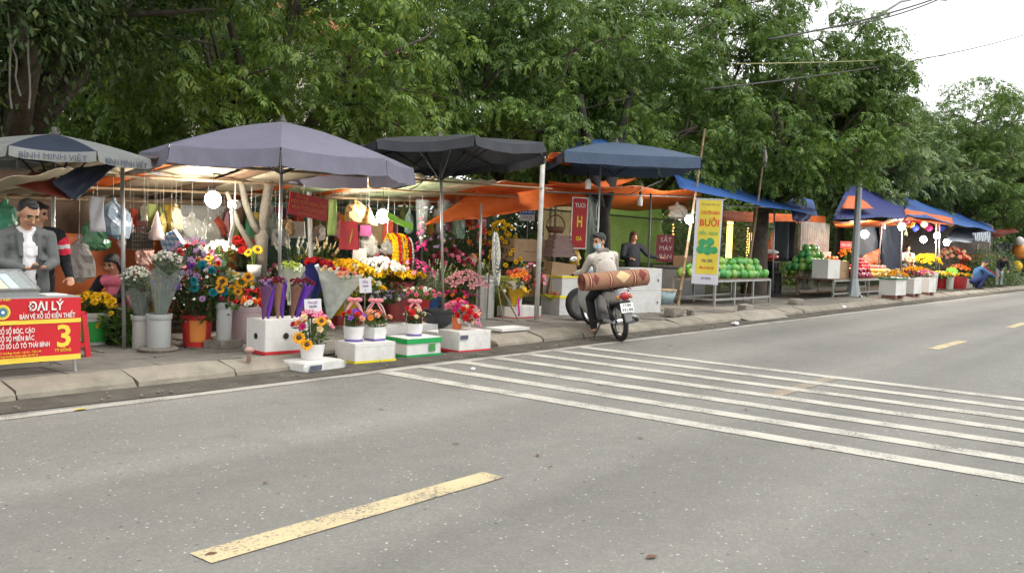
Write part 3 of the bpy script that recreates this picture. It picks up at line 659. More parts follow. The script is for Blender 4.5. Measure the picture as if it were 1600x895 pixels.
# back sheets of the flower stall
tarp('back_sheet', 'brown sheet hung behind the lottery stall', 'tarpaulin', [(3.2, 11.9, .2), (5.6, 11.9, .2), (5.6, 11.85, 2.1), (3.2, 11.85, 2.1)], BROWN, .0, .03, seed=6)
tarp('back_sheet', 'rust orange sheet hung low behind the woman in the pink vest', 'tarpaulin', [(4.9, 11.2, .2), (7.6, 11.3, .2), (7.6, 11.2, 1.25), (4.9, 11.1, 1.35)], fabric('rust', (.34, .09, .03)), .0, .04, seed=7)
tarp('back_sheet', 'grey plastic sheet hung under the first bulb', 'tarpaulin', [Q(275, 430, 10.9), Q(350, 430, 10.9), Q(352, 322, 10.9), Q(280, 320, 10.9)], GREYT, .0, .05, seed=8)
tarp('back_sheet', 'dark green sheet behind the white lilies and the red gift bag', 'tarpaulin', [(8.2, 11.85, .2), (12.0, 11.85, .2), (12.0, 11.8, 2.0), (8.2, 11.8, 2.0)], DGREEN, .0, .04, seed=9)
tarp('back_sheet', 'brown sheet hung behind the forked trunk', 'tarpaulin', [(5.6, 11.95, .2), (8.3, 11.95, .2), (8.3, 11.9, 2.1), (5.6, 11.9, 2.1)], BROWN, .0, .04, seed=19)
# --- middle stall: orange sheet, lime sheet, blue top
tarp('roof_tarpaulin', 'bright orange awning sheet spanning behind the rider', 'tarpaulin', [Q(858, 284, 9.7), Q(1098, 298, 9.7), Q(1082, 330, 12.1), Q(850, 322, 12.1)], ORANGE, .05, .03, 22, 10, seed=10)
tarp('roof_tarpaulin', 'orange awning flap sagging down beside the white pole', 'tarpaulin', [Q(662, 352, 9.6), Q(860, 324, 9.6), Q(1000, 278, 10.6), Q(745, 296, 9.9)], ORANGE, .02, .03, 18, 8, seed=11)
tarp('roof_tarpaulin', 'bright blue peaked tarpaulin above the grey blue parasol', 'tarpaulin', [Q(850, 244, 10.4), Q(1015, 242, 10.4), Q(1000, 238, 12), Q(880, 238, 12)], BLUE, -.34, .01, 18, 8, seed=12)
tarp('roof_tarpaulin', 'orange corner of tarpaulin tied to the top of the white pole', 'tarpaulin', [Q(850, 252, 9.6), Q(862, 238, 9.6), Q(915, 238, 10.8), Q(905, 262, 10.8)], ORANGE, .0, .01, 8, 8, seed=13)
tarp('back_sheet', 'lime green sheet hung behind the wire fence near the rider', 'tarpaulin', [Q(912, 405, 12.35), Q(1034, 412, 12.35), Q(1036, 325, 12.35), Q(915, 305, 12.35)], LIME, .0, .05, seed=14)
tarp('back_sheet', 'yellowish sheet behind the wicker basket', 'tarpaulin', [Q(846, 395, 12.3), Q(892, 395, 12.3), Q(892, 312, 12.3), Q(848, 312, 12.3)], mat('tarp_straw', (.5, .42, .2), .6, .2, 2), .0, .04, seed=15)
# --- pomelo stall roof
tarp('roof_tarpaulin', 'long sloping blue tarpaulin roof over the pomelo stall', 'tarpaulin', [Q(1062, 294, 8.8), Q(1278, 337, 8.8), Q(1270, 312, 11.2), Q(1050, 264, 11.0)], BLUE, .05, .02, 18, 8, seed=16)
tarp('roof_tarpaulin', 'deep blue flap folded at the end of the pomelo stall roof', 'tarpaulin', [Q(1238, 345, 9.25), Q(1262, 346, 9.3), Q(1276, 326, 9.3), Q(1236, 322, 9.3)], DBLUE, .02, .03, 8, 8, seed=17)
tarp('roof_tarpaulin', 'orange strip of tarpaulin along the back of the pomelo stall', 'tarpaulin', [Q(1120, 345, 11.9), Q(1290, 350, 11.9), Q(1290, 338, 12.1), Q(1120, 328, 12.1)], ORANGE, .03, .02, 14, 5, seed=18)
pole('horizontal pole across the front of the pomelo stall roof', Q(1090, 320, 9.6), Q(1255, 325, 9.6), .022, STEEL, 'cross_pole')
# --- upright poles
pole('slim steel pole standing beside the woman in the pink vest', G(194, 545), Q(191, 248, 9.2), .022, STEEL)
pole('stout whitish pole with a rope ring at its top', G(838, 500), Q(849, 232, 9.05), .042, mat('white_pole', (.46, .45, .42), .6, .2, 8, dirt=.3))
pole('thin grey post standing beside the oval wreath', Q(748, 480, 9.6), Q(752, 318, 9.6), .02, STEEL)
pole('dark thin post under the orange awning, next to the foam boxes', G(1011, 486), Q(1017, 302, 9.1), .02, DARKSTEEL)
pole('dark cross bar under the orange awning', Q(852, 300, 9.2), Q(1092, 308, 9.4), .016, DARKSTEEL, 'cross_bar')
pole('thin diagonal dark strut under the orange awning', Q(985, 303, 9.3), Q(1035, 282, 9.9), .012, DARKSTEEL, 'cross_bar')
pole('leaning bamboo pole beside the pomelo banner, its top above the blue roof', G(1060, 478), Q(1101, 203, 9.3), .035, BAMBOO, 'bamboo_pole', 8, .35)
pole('bamboo pole with a white rag knotted on its tip', G(1163, 470), Q(1195, 232, 9.3), .035, BAMBOO, 'bamboo_pole', 8, .35)
pole('straight bamboo pole in front of the corrugated sheet', G(1246, 461), Q(1248, 236, 10.1), .04, BAMBOO, 'bamboo_pole', 8, .35)
b = MB(); b.ball((0, 0, 0), .07, 8, 6, 0, (.8, .8, 1.8)); b.tube([(0, 0, 0), (.04, -.03, -.2), (.02, -.02, -.42)], [.05, .04, .015], 6)
tag(b.build('rag', cloth('white', (.6, .6, .57)), None, True, Q(1195, 236, 9.3)), 'white rag knotted on the bamboo pole tip', 'rag')
b = MB(); p0 = Q(847, 242, 9.02)
b.tube([(.09*math.cos(t*.524), 0, .1*math.sin(t*.524)) for t in range(13)], .012, 6)
tag(b.build('rope_ring', cloth('rope', (.5, .48, .4)), None, True, p0), 'rope loop tied at the top of the whitish pole', 'rope')
pole('steel rear post of the pomelo stall', Q(1207, 455, 10.2), Q(1210, 325, 10.2), .025, STEEL)
# --- wire fence along the park
def fence(x0, x1, y_, h):
    t = thing('wire_fence', 'rusty diamond mesh wire fence between the stalls and the park', 'fence', (x0, y_, .1)); L = x1-x0; s_ = .11; b = MB()
    k = -int(h/s_)
    while k*s_ < L:
        a = max(0, -k*s_); e = min(h, L-k*s_)
        if e > a:
            b.tube([(k*s_+a, 0, a), (k*s_+e, 0, e)], .003, 3, 0, False); b.tube([(k*s_+a, .006, h-a), (k*s_+e, .006, h-e)], .003, 3, 0, False)
        k += 1
    o = b.build('wire_mesh', mat('fence_wire', (.18, .17, .14), .6, .2, metal=.4), t); o['kind'] = 'stuff'
    i = 0
    while i*2.2 < L: MB().tube([(i*2.2, .03, 0), (i*2.2, .03, h+.15)], .03, 7).build('post', CONC, t); i += 1
    MB().tube([(0, .03, h), (L, .03, h)], .02, 6).build('rail', DARKSTEEL, t)
fence(12.4, 31, 12.15, 2.1)
# --- street lamp
def street_lamp():
    b0 = G(1333, 464); t = thing('street_lamp', 'tall grey street lamp with a flared foot beside the fruit stall', 'street lamp', b0)
    LM = mat('lamp_grey', (.30, .32, .33), .45, .1, 3, metal=.3, dirt=.15)
    MB().tube([(0, 0, .35), (0, 0, 1.6), (.05, 0, 8.0)], [.115, .11, .06], 8).build('pole', LM, t)
    MB().lathe([(.3, 0), (.3, .04), (.24, .05), (.13, .5), (.115, .55)], 8).build('foot', LM, t)
    MB().box((0, 0, .0), (.7, .7, .05)).build('base_plate', CONC, t)
    MB().tube([(.05, 0, 7.9), (.2, -.2, 8.4), (.75, -.7, 8.9), (1.3, -1.2, 9.1)], [.055, .045, .04, .035], 7).build('arm', LM, t, True)
    hd = MB(); hd.box((1.65, -1.52, 9.12), (.75, .26, .12), 0, -.75, .8, None, .03); hd.build('lamp_head', LM, t)
    for k in range(4): MB().lathe([(.025, 0), (.025, .06), (0, .06)], 6, (.29*(-1)**k, .29*(1 if k < 2 else -1), .02)).build('bolt', DARKSTEEL, t)
street_lamp()

# ================================================================== FLOWERS, POTS, BUCKETS, BOXES
GREEN = leafmat('stem_green', (.035, .085, .018), (.085, .16, .03), .25)
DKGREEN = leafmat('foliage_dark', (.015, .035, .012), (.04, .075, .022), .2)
PALEGREEN = leafmat('foliage_pale', (.14, .21, .05), (.27, .36, .10), .35)
GREYGREEN = leafmat('eucalyptus', (.10, .15, .10), (.2, .26, .17), .3)
YEL = petal('yellow', (.86, .56, .02)); WHT = petal('white', (.82, .81, .74)); REDP = petal('red', (.62, .03, .03)); ORA = petal('orange', (.8, .24, .03)); PNK = petal('pink', (.75, .22, .33))
MAG = petal('magenta', (.55, .04, .2)); PUR = petal('purple', (.22, .06, .42)); LAV = petal('lavender', (.45, .28, .5)); TEAL = petal('teal', (.02, .22, .26)); DRD = petal('dark_red', (.25, .03, .05)); CRM = petal('cream', (.8, .68, .42))
LGR = petal('lime', (.55, .65, .15)); PCH = petal('peach', (.8, .42, .28)); BLU = petal('blue', (.03, .05, .3)); GOLD = petal('gold', (.82, .38, .015)); COR = petal('coral', (.75, .2, .12)); EYE = mat('flower_eye', (.09, .045, .02), .9, .2, 40, .6, 80)
BL = {}
def bloom_mesh(kind, m, s_):
    key = (kind, m.name, round(s_, 3))
    if key in BL: return BL[key]
    b = MB(); r_ = random.Random(len(BL)); mats = [m, EYE]
    def pet(a, L, w, up0, up1, z0=0., mi=0, st=.12):
        c, s = math.cos(a), math.sin(a)
        def P(r, t, z): return ((r*c-t*s)*s_, (r*s+t*c)*s_, (z+z0)*s_)
        b.add([P(st, -w*.35, 0), P(L*.6, -w, up0), P(L, 0, up1), P(L*.6, w, up0), P(st, w*.35, 0)], [(0, 1, 2, 3, 4)], mi)
    if kind == 'daisy':
        for k in range(13): pet(k*.483+r_.uniform(-.05, .05), 1, .17, .12, .05+r_.uniform(-.1, .12))
        for k in range(10): pet(k*.628+.2, .68, .16, .2, .3, .05)
        b.ball((0, 0, .06*s_), .22*s_, 8, 5, 0, (1, 1, .6))
    if kind == 'sunflower':
        for k in range(16): pet(k*.393, 1, .15, .1, r_.uniform(-.1, .15), 0, 0, .3)
        for k in range(14): pet(k*.449+.2, .85, .14, .16, .2, .03, 0, .3)
        b.ball((0, 0, .04*s_), .42*s_, 12, 6, 1, (1, 1, .35))
    if kind == 'mum':
        for ring, (n, L, u0, u1) in enumerate(((12, 1, .15, .2), (10, .85, .35, .5), (8, .6, .5, .75), (5, .35, .6, .85))):
            for k in range(n): pet(k*2*math.pi/n+ring*.3, L, .2, u0, u1, .0, 0, .05)
    if kind == 'rose':
        for ring, (n, L, u0, u1, w) in enumerate(((5, 1, .2, .35, .5), (5, .8, .5, .75, .45), (4, .55, .65, 1.0, .4), (3, .3, .7, 1.1, .3))):
            for k in range(n): pet(k*2*math.pi/n+ring*.5, L, w, u0, u1, 0, 0, .05)
        b.ball((0, 0, .5*s_), .3*s_, 7, 5)
    if kind == 'lily':
        for k in range(6): pet(k*1.047+r_.uniform(-.1, .1), 1, .24, .42, .3)
        for k in range(4): b.tube([(0, 0, 0), (.15*math.cos(k*1.6)*s_, .15*math.sin(k*1.6)*s_, .5*s_)], .02*s_, 3)
    if kind == 'spike':
        for k in range(11):
            z = 2.6*k/11; r0 = .42*(1-.62*k/11); a = k*2.4
            b.ball((r0*.6*math.cos(a)*s_, r0*.6*math.sin(a)*s_, z*s_), r0*.62*s_, 6, 4, 0, (1, 1, .9))
        b.tube([(0, 0, -1*s_), (0, 0, 2.5*s_)], .06*s_, 4)
    if kind == 'orchid':
        for k in range(5): pet(k*1.257, 1, .38 if k % 2 else .28, .1, .12)
        b.ball((0, 0, .1*s_), .2*s_, 6, 4, 0)
    o = b.build('bloom', mats); me = o.data; bpy.data.objects.remove(o); BL[key] = me; return me
def leafball(n, R_, h0, h1, ll, lw, seed, stems=True, up_=.6, sx=1.):
    """stems from origin spreading up to a dome with leaves"""
    r_ = np.random.RandomState(seed); V = []
    for i in range(n):
        a = r_.rand()*6.283; q = R_*np.sqrt(r_.rand()); z = h0+(h1-h0)*r_.rand()*(1-.35*(q/R_)**2)
        f = .45+.55*(z-h0)/(h1-h0+1e-6); c = np.array([q*np.cos(a)*f*sx, q*np.sin(a)*f, z]); d = np.array([np.cos(a), np.sin(a), up_])+r_.randn(3)*.5
        V.append(leaflet(c, d, ll*r_.uniform(.6, 1.3), lw*r_.uniform(.7, 1.2), np.array([0, 0, 1.])+r_.randn(3)*.6))
    for i in range(14 if stems else 0):
        a = r_.rand()*6.283; q = R_*.8*r_.rand(); e = np.array([q*np.cos(a)*sx, q*np.sin(a), h1*.9]); b0 = e*np.array([.3, .3, 0]); s_ = np.array([np.sin(a), -np.cos(a), 0])*.004
        V.append([b0-s_, b0+s_, e+s_, e-s_])
    V = np.array(V, float).reshape(-1, 3); return V, np.arange(len(V), dtype=np.int32).reshape(-1, 4)
def flowers(t, R_, h, blooms, leaf, nleaf=160, ll=.09, lw=.03, seed=1, h0=0., z0=0., dome=.35, sx=1., up_=.6, face=.45, stems=True):
    """fill thing t with a foliage part and bloom parts; dome of radius R_, top at z0+h"""
    V, F = leafball(nleaf, R_*1.02, z0+h0, z0+h*.97, ll, lw, seed, stems, up_, sx)
    fo = mobj('foliage', np_mesh('foliage', V, F, leaf), t); fo['kind'] = 'stuff'
    r_ = random.Random(seed); tot = sum(x[3] for x in blooms); order = [(k, m, s_) for k, m, s_, c in blooms for _ in range(c)]; r_.shuffle(order)
    toC = Vector((-math.cos(VIEW), -math.sin(VIEW), 0)); toC = Matrix.Rotation(-t.rotation_euler.z, 3, 'Z') @ toC
    for i, (k, m, s_) in enumerate(order):
        q = R_*math.sqrt((i+.5)/tot); a = i*2.39996+r_.uniform(-.3, .3); z = z0+h*(1-dome*(q/R_)**2)+r_.uniform(-.06, .03)*h
        p = Vector((q*math.cos(a)*sx, q*math.sin(a), z))
        d = (Vector((p.x, p.y, 0))*(.8/max(R_, .01))+Vector((0, 0, .75))+toC*face+Vector((r_.gauss(0, .2), r_.gauss(0, .2), r_.gauss(0, .15)))).normalized()
        o = mobj('bloom', bloom_mesh(k, m, s_), t, p)
        if k == 'spike': d = (Vector((0, 0, 1))+Vector((p.x, p.y, 0))*.6/max(R_, .01)).normalized()
        o.rotation_euler = d.to_track_quat('Z', 'Y').to_euler(); sc_ = r_.uniform(.85, 1.15); o.scale = (sc_,)*3
def bunch(label, px, py, Y, base_z, R_, blooms, leaf=GREEN, cat_='flowers', name='flower_bunch', **kw):
    top = Q(px, py, Y); t = thing(name, label, cat_, (top.x, top.y, base_z)); flowers(t, R_, top.z-base_z, blooms, leaf, **kw); return t
def bucket(label, p, rt_, rb, h, m, rim=None, handle=True, badge=None, name='bucket', cat_='bucket'):
    t = thing(name, label, cat_, p)
    MB().lathe([(0, .004), (rb, 0), (rb+.004, .01), (rt_, h-.03), (rt_+.012, h-.028), (rt_+.014, h), (rt_-.006, h), (rb-.01, .03), (0, .03)], 24).build('body', m, t, 'auto')
    MB().lathe([(rt_*.985+.011, h*.86), (rt_+.012, h*.87), (rt_+.012, h*.9), (rt_*.985+.009, h*.91)], 24).build('rim', rim or m, t, 'auto')
    MB().lathe([(0, h*.8), (rt_*.9, h*.8)], 18).build('water', mat('dark_water', (.02, .025, .02), .1), t)
    if handle: MB().tube([((rt_+.016)*math.cos(a), (rt_+.016)*math.sin(a)*.35-(rt_+.0)*.85*math.sin(a), h*.88-.06*math.sin(a)) for a in [i*math.pi/8 for i in range(9)]], .004, 5).build('handle', STEEL, t)
    if badge:
        bm_, a0, a1, z0, z1 = badge
        g = MB(); g.grid(lambda u, v: ((rb+(rt_-rb)*(z0+(z1-z0)*v)+.005)*math.cos(a0+(a1-a0)*u), (rb+(rt_-rb)*(z0+(z1-z0)*v)+.005)*math.sin(a0+(a1-a0)*u), h*(z0+(z1-z0)*v)), 10, 3); g.build('printed_label', bm_, t)
    return t
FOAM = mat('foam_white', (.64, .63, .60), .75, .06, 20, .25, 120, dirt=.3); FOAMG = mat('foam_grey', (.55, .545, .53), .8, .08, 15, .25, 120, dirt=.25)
def foam_box(label, p, s_, rz, tape=None, bands=(), lid=True, holes=False, cat_='foam box', sticker=None, foam=None, group=None):
    foam = foam or FOAM
    t = thing('foam_box', label, cat_, p, rz, group); w, d, h = s_
    hb = h-.045 if lid else h
    MB().box((0, 0, hb/2), (w, d, hb), bev=.008).build('body', foam, t)
    if lid: MB().box((0, 0, hb+.0235), (w+.004, d+.004, .043), bev=.01).build('lid', foam, t)
    for (z0, z1) in bands:
        b = MB(); e = .0035
        for (cx, cy, sx, sy) in ((0, -d/2-e, w+2*e, .002), (0, d/2+e, w+2*e, .002), (-w/2-e, 0, .002, d+2*e), (w/2+e, 0, .002, d+2*e)): b.box((cx, cy, h*(z0+z1)/2), (sx, sy, h*(z1-z0)))
        b.build('tape_band', tape, t)
    if holes:  # flat black discs paint the shade inside the round holes
        for q in holes: MB().lathe([(0, .002), (.032, 0), (.034, -.004)], 16, (0, 0, 0), 0, Matrix.Translation((q*w/2, -d/2-.002, h*.52)) @ Matrix.Rotation(R(90), 4, 'X')).build('hole_disc', mat('hole_shade', (.02, .02, .02), .9), t)
        MB().lathe([(0, .002), (.032, 0), (.034, -.004)], 16, (0, 0, 0), 0, Matrix.Translation((-w/2-.002, 0, h*.5)) @ Matrix.Rotation(R(-90), 4, 'Y')).build('hole_disc', mat('hole_shade'), t)
    if sticker: MB().box((sticker[1], -d/2-.004, h*.48), (.1, .003, .09)).build('sticker', sticker[0], t)
    return t
TAPE_R = plastic('tape_red', (.55, .03, .035)); TAPE_Y = plastic('tape_yellow', (.7, .58, .02)); TAPE_G = plastic('tape_green', (.01, .3, .07))
STK = mat('sticker_green', (.06, .25, .06), .5, .5, 60)
# ---------- boxes in front of the stall
cb = foam_box('white foam box with round holes and red base tape carrying paper cone bouquets', G(435, 549, .13), (.56, .40, .37), R(-6), TAPE_R, [(.0, .09)], lid=False, holes=(-.1,))
WRAPS = [mat('paper_brown', (.20, .10, .07), .8, .15, 20), mat('paper_purple', (.12, .03, .36), .7, .15, 20), mat('paper_plum', (.13, .05, .13), .8, .15, 20)]
def cone_bouquet(label, p, L, r_, wrap, blooms, lean, seed, leaf=DKGREEN, film_=None):
    t = thing('paper_cone_bouquet', label, 'bouquet', p); t.rotation_euler = (lean[1], lean[0], seed)
    b = MB(); b.lathe([(.008, -.02), (.012, 0), (r_*.55, L*.55), (r_, L), (r_*1.05, L+.02), (r_*.96, L-.005), (r_*.5, L*.55)], 14); 
    for i, v in enumerate(b.v): b.v[i] = (v[0], v[1], v[2]+(.025*math.sin(math.atan2(v[1], v[0])*4+seed) if v[2] > L*.9 else 0))
    b.build('paper_wrap', wrap, t, True)
    flowers(t, r_*1.1, .12, blooms, leaf, 30, .05, .02, seed, 0, L-.04, .3, stems=False); return t
ctop = cb.location+Vector((0, 0, .372))
cl = ['plum paper cone bouquet at the kerb end of the foam box', 'purple paper cone bouquet standing beside the plum cone', 'brown paper cone bouquet between two purple cones', 'bright purple paper cone bouquet in the middle of the foam box', 'brown paper cone bouquet with dusty red blooms', 'bright purple paper cone bouquet leaning away from the others']
for i in range(6):
    x_ = -.24+.088*i; v = Matrix.Rotation(R(-6), 3, 'Z') @ Vector((x_, -.08+.05*(i % 2), 0))
    cone_bouquet(cl[i], ctop+v, .36, .07, WRAPS[(2, 1, 0, 1, 0, 1)[i]], [('mum', (LAV, DRD, DRD, LAV, DRD, DRD)[i], .025, 6), ('mum', DRD, .02, 6)], (R(-9+5*i), R(4)), i+1, DKGREEN)
# foam lid with the sunflower arrangement
sl = thing('foam_slab', 'flat white foam slab lying in the gutter under the sunflower pot', 'foam slab', G(490, 577, .0)+Vector((0, .04, 0)), R(4))
MB().box((0, 0, .05), (.60, .46, .085), bev=.022).build('slab', FOAM, sl); MB().box((0, 0, .098), (.52, .38, .012), bev=.004).build('raised_top', FOAM, sl)
MB().box((-.15, -.233, .05), (.16, .004, .055)).build('printed_label', mat('label_dark', (.08, .09, .13), .6, .5, 40), sl)
def basket(label, p, r_, h, blooms, handle=True, band=None, bow=None, seed=1, leaf=GREEN, square=False, fr=1.25, fh=.2, name='flower_basket', potm=None, rz=0., nl=90, hh=.3):
    t = thing(name, label, 'flower basket', p, rz); pm = potm or mat('pot_white', (.68, .67, .66), .55, .08, 12, dirt=.15)
    MB().lathe([(0, .003), (r_*.82, 0), (r_, h), (r_-.01, h), (r_*.78, .03), (0, .03)], 4 if square else 20, ph=R(45)).build('pot', pm, t, 'auto')
    if band: MB().lathe([(r_*.822+.004, .001), (r_*.848+.004, h*.16), (r_*.84, h*.165)], 4 if square else 20, ph=R(45)).build('band', band, t, 'auto')
    flowers(t, r_*fr, fh, blooms, leaf, nl, .07, .028, seed, .0, h-.02, .45, face=.8)
    if handle:
        a_ = VIEW-R(90)
        MB().tube([(r_*.9*math.cos(q)*math.cos(a_), r_*.9*math.cos(q)*math.sin(a_), h-.02+hh*math.sin(q)**.8) for q in [i*math.pi/14 for i in range(15)]], .007, 6).build('handle', mat('cane_pink', (.62, .45, .42), .6), t, True)
    if bow:
        b = MB()
        for sx in (-1, 1):
            b.ball((sx*.045, 0, 0), .045, 8, 6, 0, (1, .35, .6)); b.grid(lambda u, v: (sx*(.01+.07*v)+.02*(u-.5), -.02+.01*math.sin(v*5), -.02-.1*v), 1, 5)
        b.ball((0, -.01, 0), .022, 7, 5); b.build('bow', bow, t, True, (0, 0, h+hh), VIEW-R(90))
    return t
BOWP = cloth('bow_pink', (.72, .25, .28)); PURB = plastic('band_purple', (.16, .11, .34)); ARR = [('rose', REDP, .05, 3), ('lily', PNK, .085, 4), ('rose', CRM, .042, 4), ('rose', MAG, .045, 3), ('daisy', ORA, .05, 2)]
sb = basket('white pot of sunflowers, pink lilies and roses on the foam lid', sl.location+Vector((.03, .03, .107)), .135, .16, ARR, False, None, None, 5, GREEN, fr=1.5, fh=.34, nl=190)
for (dx, dz, s_) in ((-.13, .24, .075), (-.045, .17, .07), (.1, .42, .06)):
    o = mobj('sunflower', bloom_mesh('sunflower', GOLD, s_), sb, Vector((-.14, -.16, dz))+Vector((math.sin(VIEW), -math.cos(VIEW), 0))*dx)
    o.rotation_euler = Vector((-.7, -.7, .35)).to_track_quat('Z', 'Y').to_euler()
def price_card(label, px, py, Y, w, h, stem_to, lines):
    p = Q(px, py, Y); t = thing('price_card', label, 'price card', p)
    MB().tube([(0, .004, stem_to), (0, .004, 0)], .005, 5).build('stick', BAMBOO, t)
    f = Vector((-math.cos(VIEW), -math.sin(VIEW), 0)); x_ = Vector((0, 0, 1)).cross(f); e = R(4)
    x2 = x_*math.cos(e)+Vector((0, 0, math.sin(e))); y2 = f.cross(x2)
    M = plane_M((0, 0, 0), x2, y2); b = MB(); b.box((0, 0, 0), (w, h, .004), M=M); b.build('card', mat('card_white', (.72, .70, .74), .6, .04), t)
    for i, (s_, sz, m_) in enumerate(lines):
        text('handwriting', s_, sz, m_, t, M @ Matrix.Translation((0, h*.26-h*.3*i, .004)), 0, xs=.8)
INKP = mat('ink_purple', (.25, .12, .35), .6); INKN = mat('ink_navy', (.04, .04, .18), .6)
price_card('white price card on a stick above the sunflower pot', 489, 478, 7.5, .18, .15, -.3, [('Hoa giỏ', .04, INKP), ('100.000', .034, INKN), ('đ', .03, INKN)])
price_card('white price card on a stick above the baskets on the yellow taped box', 571, 446, 7.75, .14, .17, -.45, [('Lẵng', .04, INKP), ('150.000', .028, INKN), ('đ', .025, INKN)])
yb = foam_box('white foam box with yellow base tape carrying two flower baskets', G(580, 566, .0)+Vector((0, .1, 0)), (.56, .40, .235), R(-7), TAPE_Y, [(.0, .17)])
yt = yb.location+Vector((0, 0, .236))
basket('white basket of purple orchids with a pink bow on the yellow taped box', yt+Vector((-.13, .06, 0)), .12, .17, [('orchid', PUR, .04, 10), ('rose', REDP, .04, 4), ('rose', PCH, .035, 3)], True, PURB, BOWP, 11, hh=.3)
basket('square white basket of peach roses with a pink bow on the yellow taped box', yt+Vector((.12, -.02, 0)), .14, .16, [('rose', PCH, .042, 7), ('daisy', ORA, .045, 4), ('orchid', DRD, .03, 4)], True, PURB, BOWP, 12, square=True, hh=.3)
gbx = foam_box('white foam box with green tape bands and a green sticker', G(657, 557, .0)+Vector((0, .12, 0)), (.54, .40, .24), R(-5), TAPE_G, [(.0, .17), (.72, .96)], sticker=(STK, .12))
basket('small white basket with a red rose and pink bow on the green taped box', gbx.location+Vector((.02, .02, .243)), .11, .15, [('rose', REDP, .05, 2), ('rose', CRM, .03, 6)], True, PURB, BOWP, 13, DKGREEN, hh=.27, nl=130)
rbx = foam_box('white foam box with red base tape, open and holding bouquets', G(738, 549, .0)+Vector((0, .14, 0)), (.56, .42, .27), R(-6), TAPE_R, [(.0, .13)], sticker=None)
MB().box((-.2, -.2155, .2), (.13, .003, .05)).build('printed_label', mat('label_dark'), rbx)
basket('orange pot of pink and magenta roses on the red taped box', rbx.location+Vector((-.04, .1, .272)), .07, .16, [('rose', MAG, .055, 5), ('rose', PNK, .05, 4), ('rose', CRM, .05, 2), ('rose', REDP, .045, 2)], False, None, None, 14, potm=plastic('orange', (.6, .15, .05)), fr=2., fh=.22, name='flower_pot', nl=60)
def wrapped(label, p, r_, L, wrap, blooms, rot, seed, leaf=GREEN, nl=40, fl=.14, cat_='bouquet', ruffle=.03, stalks=False):
    t = thing('wrapped_bouquet', label, cat_, p); t.rotation_euler = rot
    if stalks:
        b = MB(); q_ = random.Random(seed)
        for k in range(46):
            a, f = q_.random()*6.28, math.sqrt(q_.random()); b.tube([(.012*math.cos(a), .012*math.sin(a), 0), (r_*.8*f*math.cos(a), r_*.8*f*math.sin(a), L*q_.uniform(.6, 1))], .004, 4)
        b.build('stalks', GREYGREEN, t)['kind'] = 'stuff'
    b = MB(); b.lathe([(.02, -.05), (.022, 0), (r_*.55, L*.5), (r_, L*.92), (r_*1.18, L)], 20)
    for i, v in enumerate(b.v):
        a = math.atan2(v[1], v[0]); k = max(0, v[2]/L-.3); b.v[i] = (v[0]*(1+.12*k*math.sin(a*7+seed)), v[1]*(1+.12*k*math.sin(a*7+seed)), v[2]+ruffle*k*math.sin(a*5+seed)*2)
    b.build('wrap', wrap, t, True)
    flowers(t, r_*.95, fl, blooms, leaf, nl, .07, .026, seed, 0, L-.09, .3, face=.3); return t
lay = (R(-62), 0, R(35))
wrapped('bouquet of red roses in white tulle lying on the red taped box', rbx.location+Vector((.08, -.0, .34)), .13, .22, film('tulle', (.8, .8, .75), .6), [('rose', REDP, .05, 6)], (R(50), 0, R(-60)), 3, nl=20)
wrapped('bouquet with pink wrap and orange lilies lying beside the red roses', rbx.location+Vector((.27, .0, .33)), .12, .24, cloth('wrap_pink', (.7, .25, .4)), [('lily', PCH, .06, 4), ('rose', MAG, .04, 3), ('orchid', LAV, .05, 4)], (R(55), 0, R(-80)), 4, nl=20)
for (lb, px, py, w, d, rz) in (('white foam board lying on the paving beside the whitish pole', 800, 518, .62, .34, -.05), ('white foam board lying between the green and red taped boxes', 700, 524, .5, .25, .0)):
    tag(MB().box((0, 0, .03), (w, d, .04), bev=.008).build('foam_board', FOAM, None, False, G(px, py)+Vector((0, .08, .01)), rz), lb, 'foam board')
# ---------- buckets and bunches along the pavement edge
WB = plastic('bucket_white', (.52, .50, .46)); GB_ = plastic('bucket_grey', (.40, .41, .40)); RB_ = plastic('bucket_red', (.50, .035, .03)); PKB = plastic('bucket_rose', (.36, .075, .085)); YB_ = plastic('bucket_yellow', (.62, .43, .02)); BLB = plastic('bucket_blue', (.02, .08, .25)); BKB = plastic('bucket_black', (.035, .038, .042))
p = G(143, 540)+Vector((.08, .12, 0)); bucket('white bucket with a bright green print, full of yellow flowers', p, .165, .135, .36, WB, badge=(plastic('print_green', (.03, .3, .05)), R(-175), R(-60), .1, .74))
t = thing('flower_bunch', 'yellow chrysanthemums in the green printed bucket', 'flowers', p+Vector((0, 0, .3))); flowers(t, .24, .26, [('mum', YEL, .05, 24)], GREEN, 200, .09, .03, 21)
MB().lathe([(0, 0), (.1, 0), (.1, .02), (0, .02)], 12).build('foliage_knot', GREEN, t)
for i, (px, py, lb) in enumerate([(205, 528, 'low dark foliage bunch with a few yellow buds by the steel pole'), (172, 520, 'dark foliage bunch with yellow buds behind the steel pole')]):
    t = thing('flower_bunch', lb, 'flowers', G(px, py+14)+Vector((.05, .15, 0))); flowers(t, .34, .46, [('mum', YEL, .04, 12)], [GREEN, DKGREEN][i], 520, .12, .03, 30+i, dome=.6)
p1 = G(224, 545)+Vector((.06, .1, 0)); bucket('cream bucket with a lid rim beside the steel pole', p1, .125, .118, .36, WB)
p2 = G(248, 549)+Vector((.05, .09, .0)); bucket('pale grey bucket standing on a flat stone', p2+Vector((0, 0, .035)), .125, .118, .36, GB_)
tag(MB().lathe([(0, 0), (.2, 0), (.21, .02), (.19, .04), (0, .042)], 14).build('flat_stone', STONE, None, 'auto', p2+Vector((0, 0, -.002))), 'flat dark stone under the pale grey bucket', 'stone')
GYP = film('cellophane', (.62, .67, .68), .2)
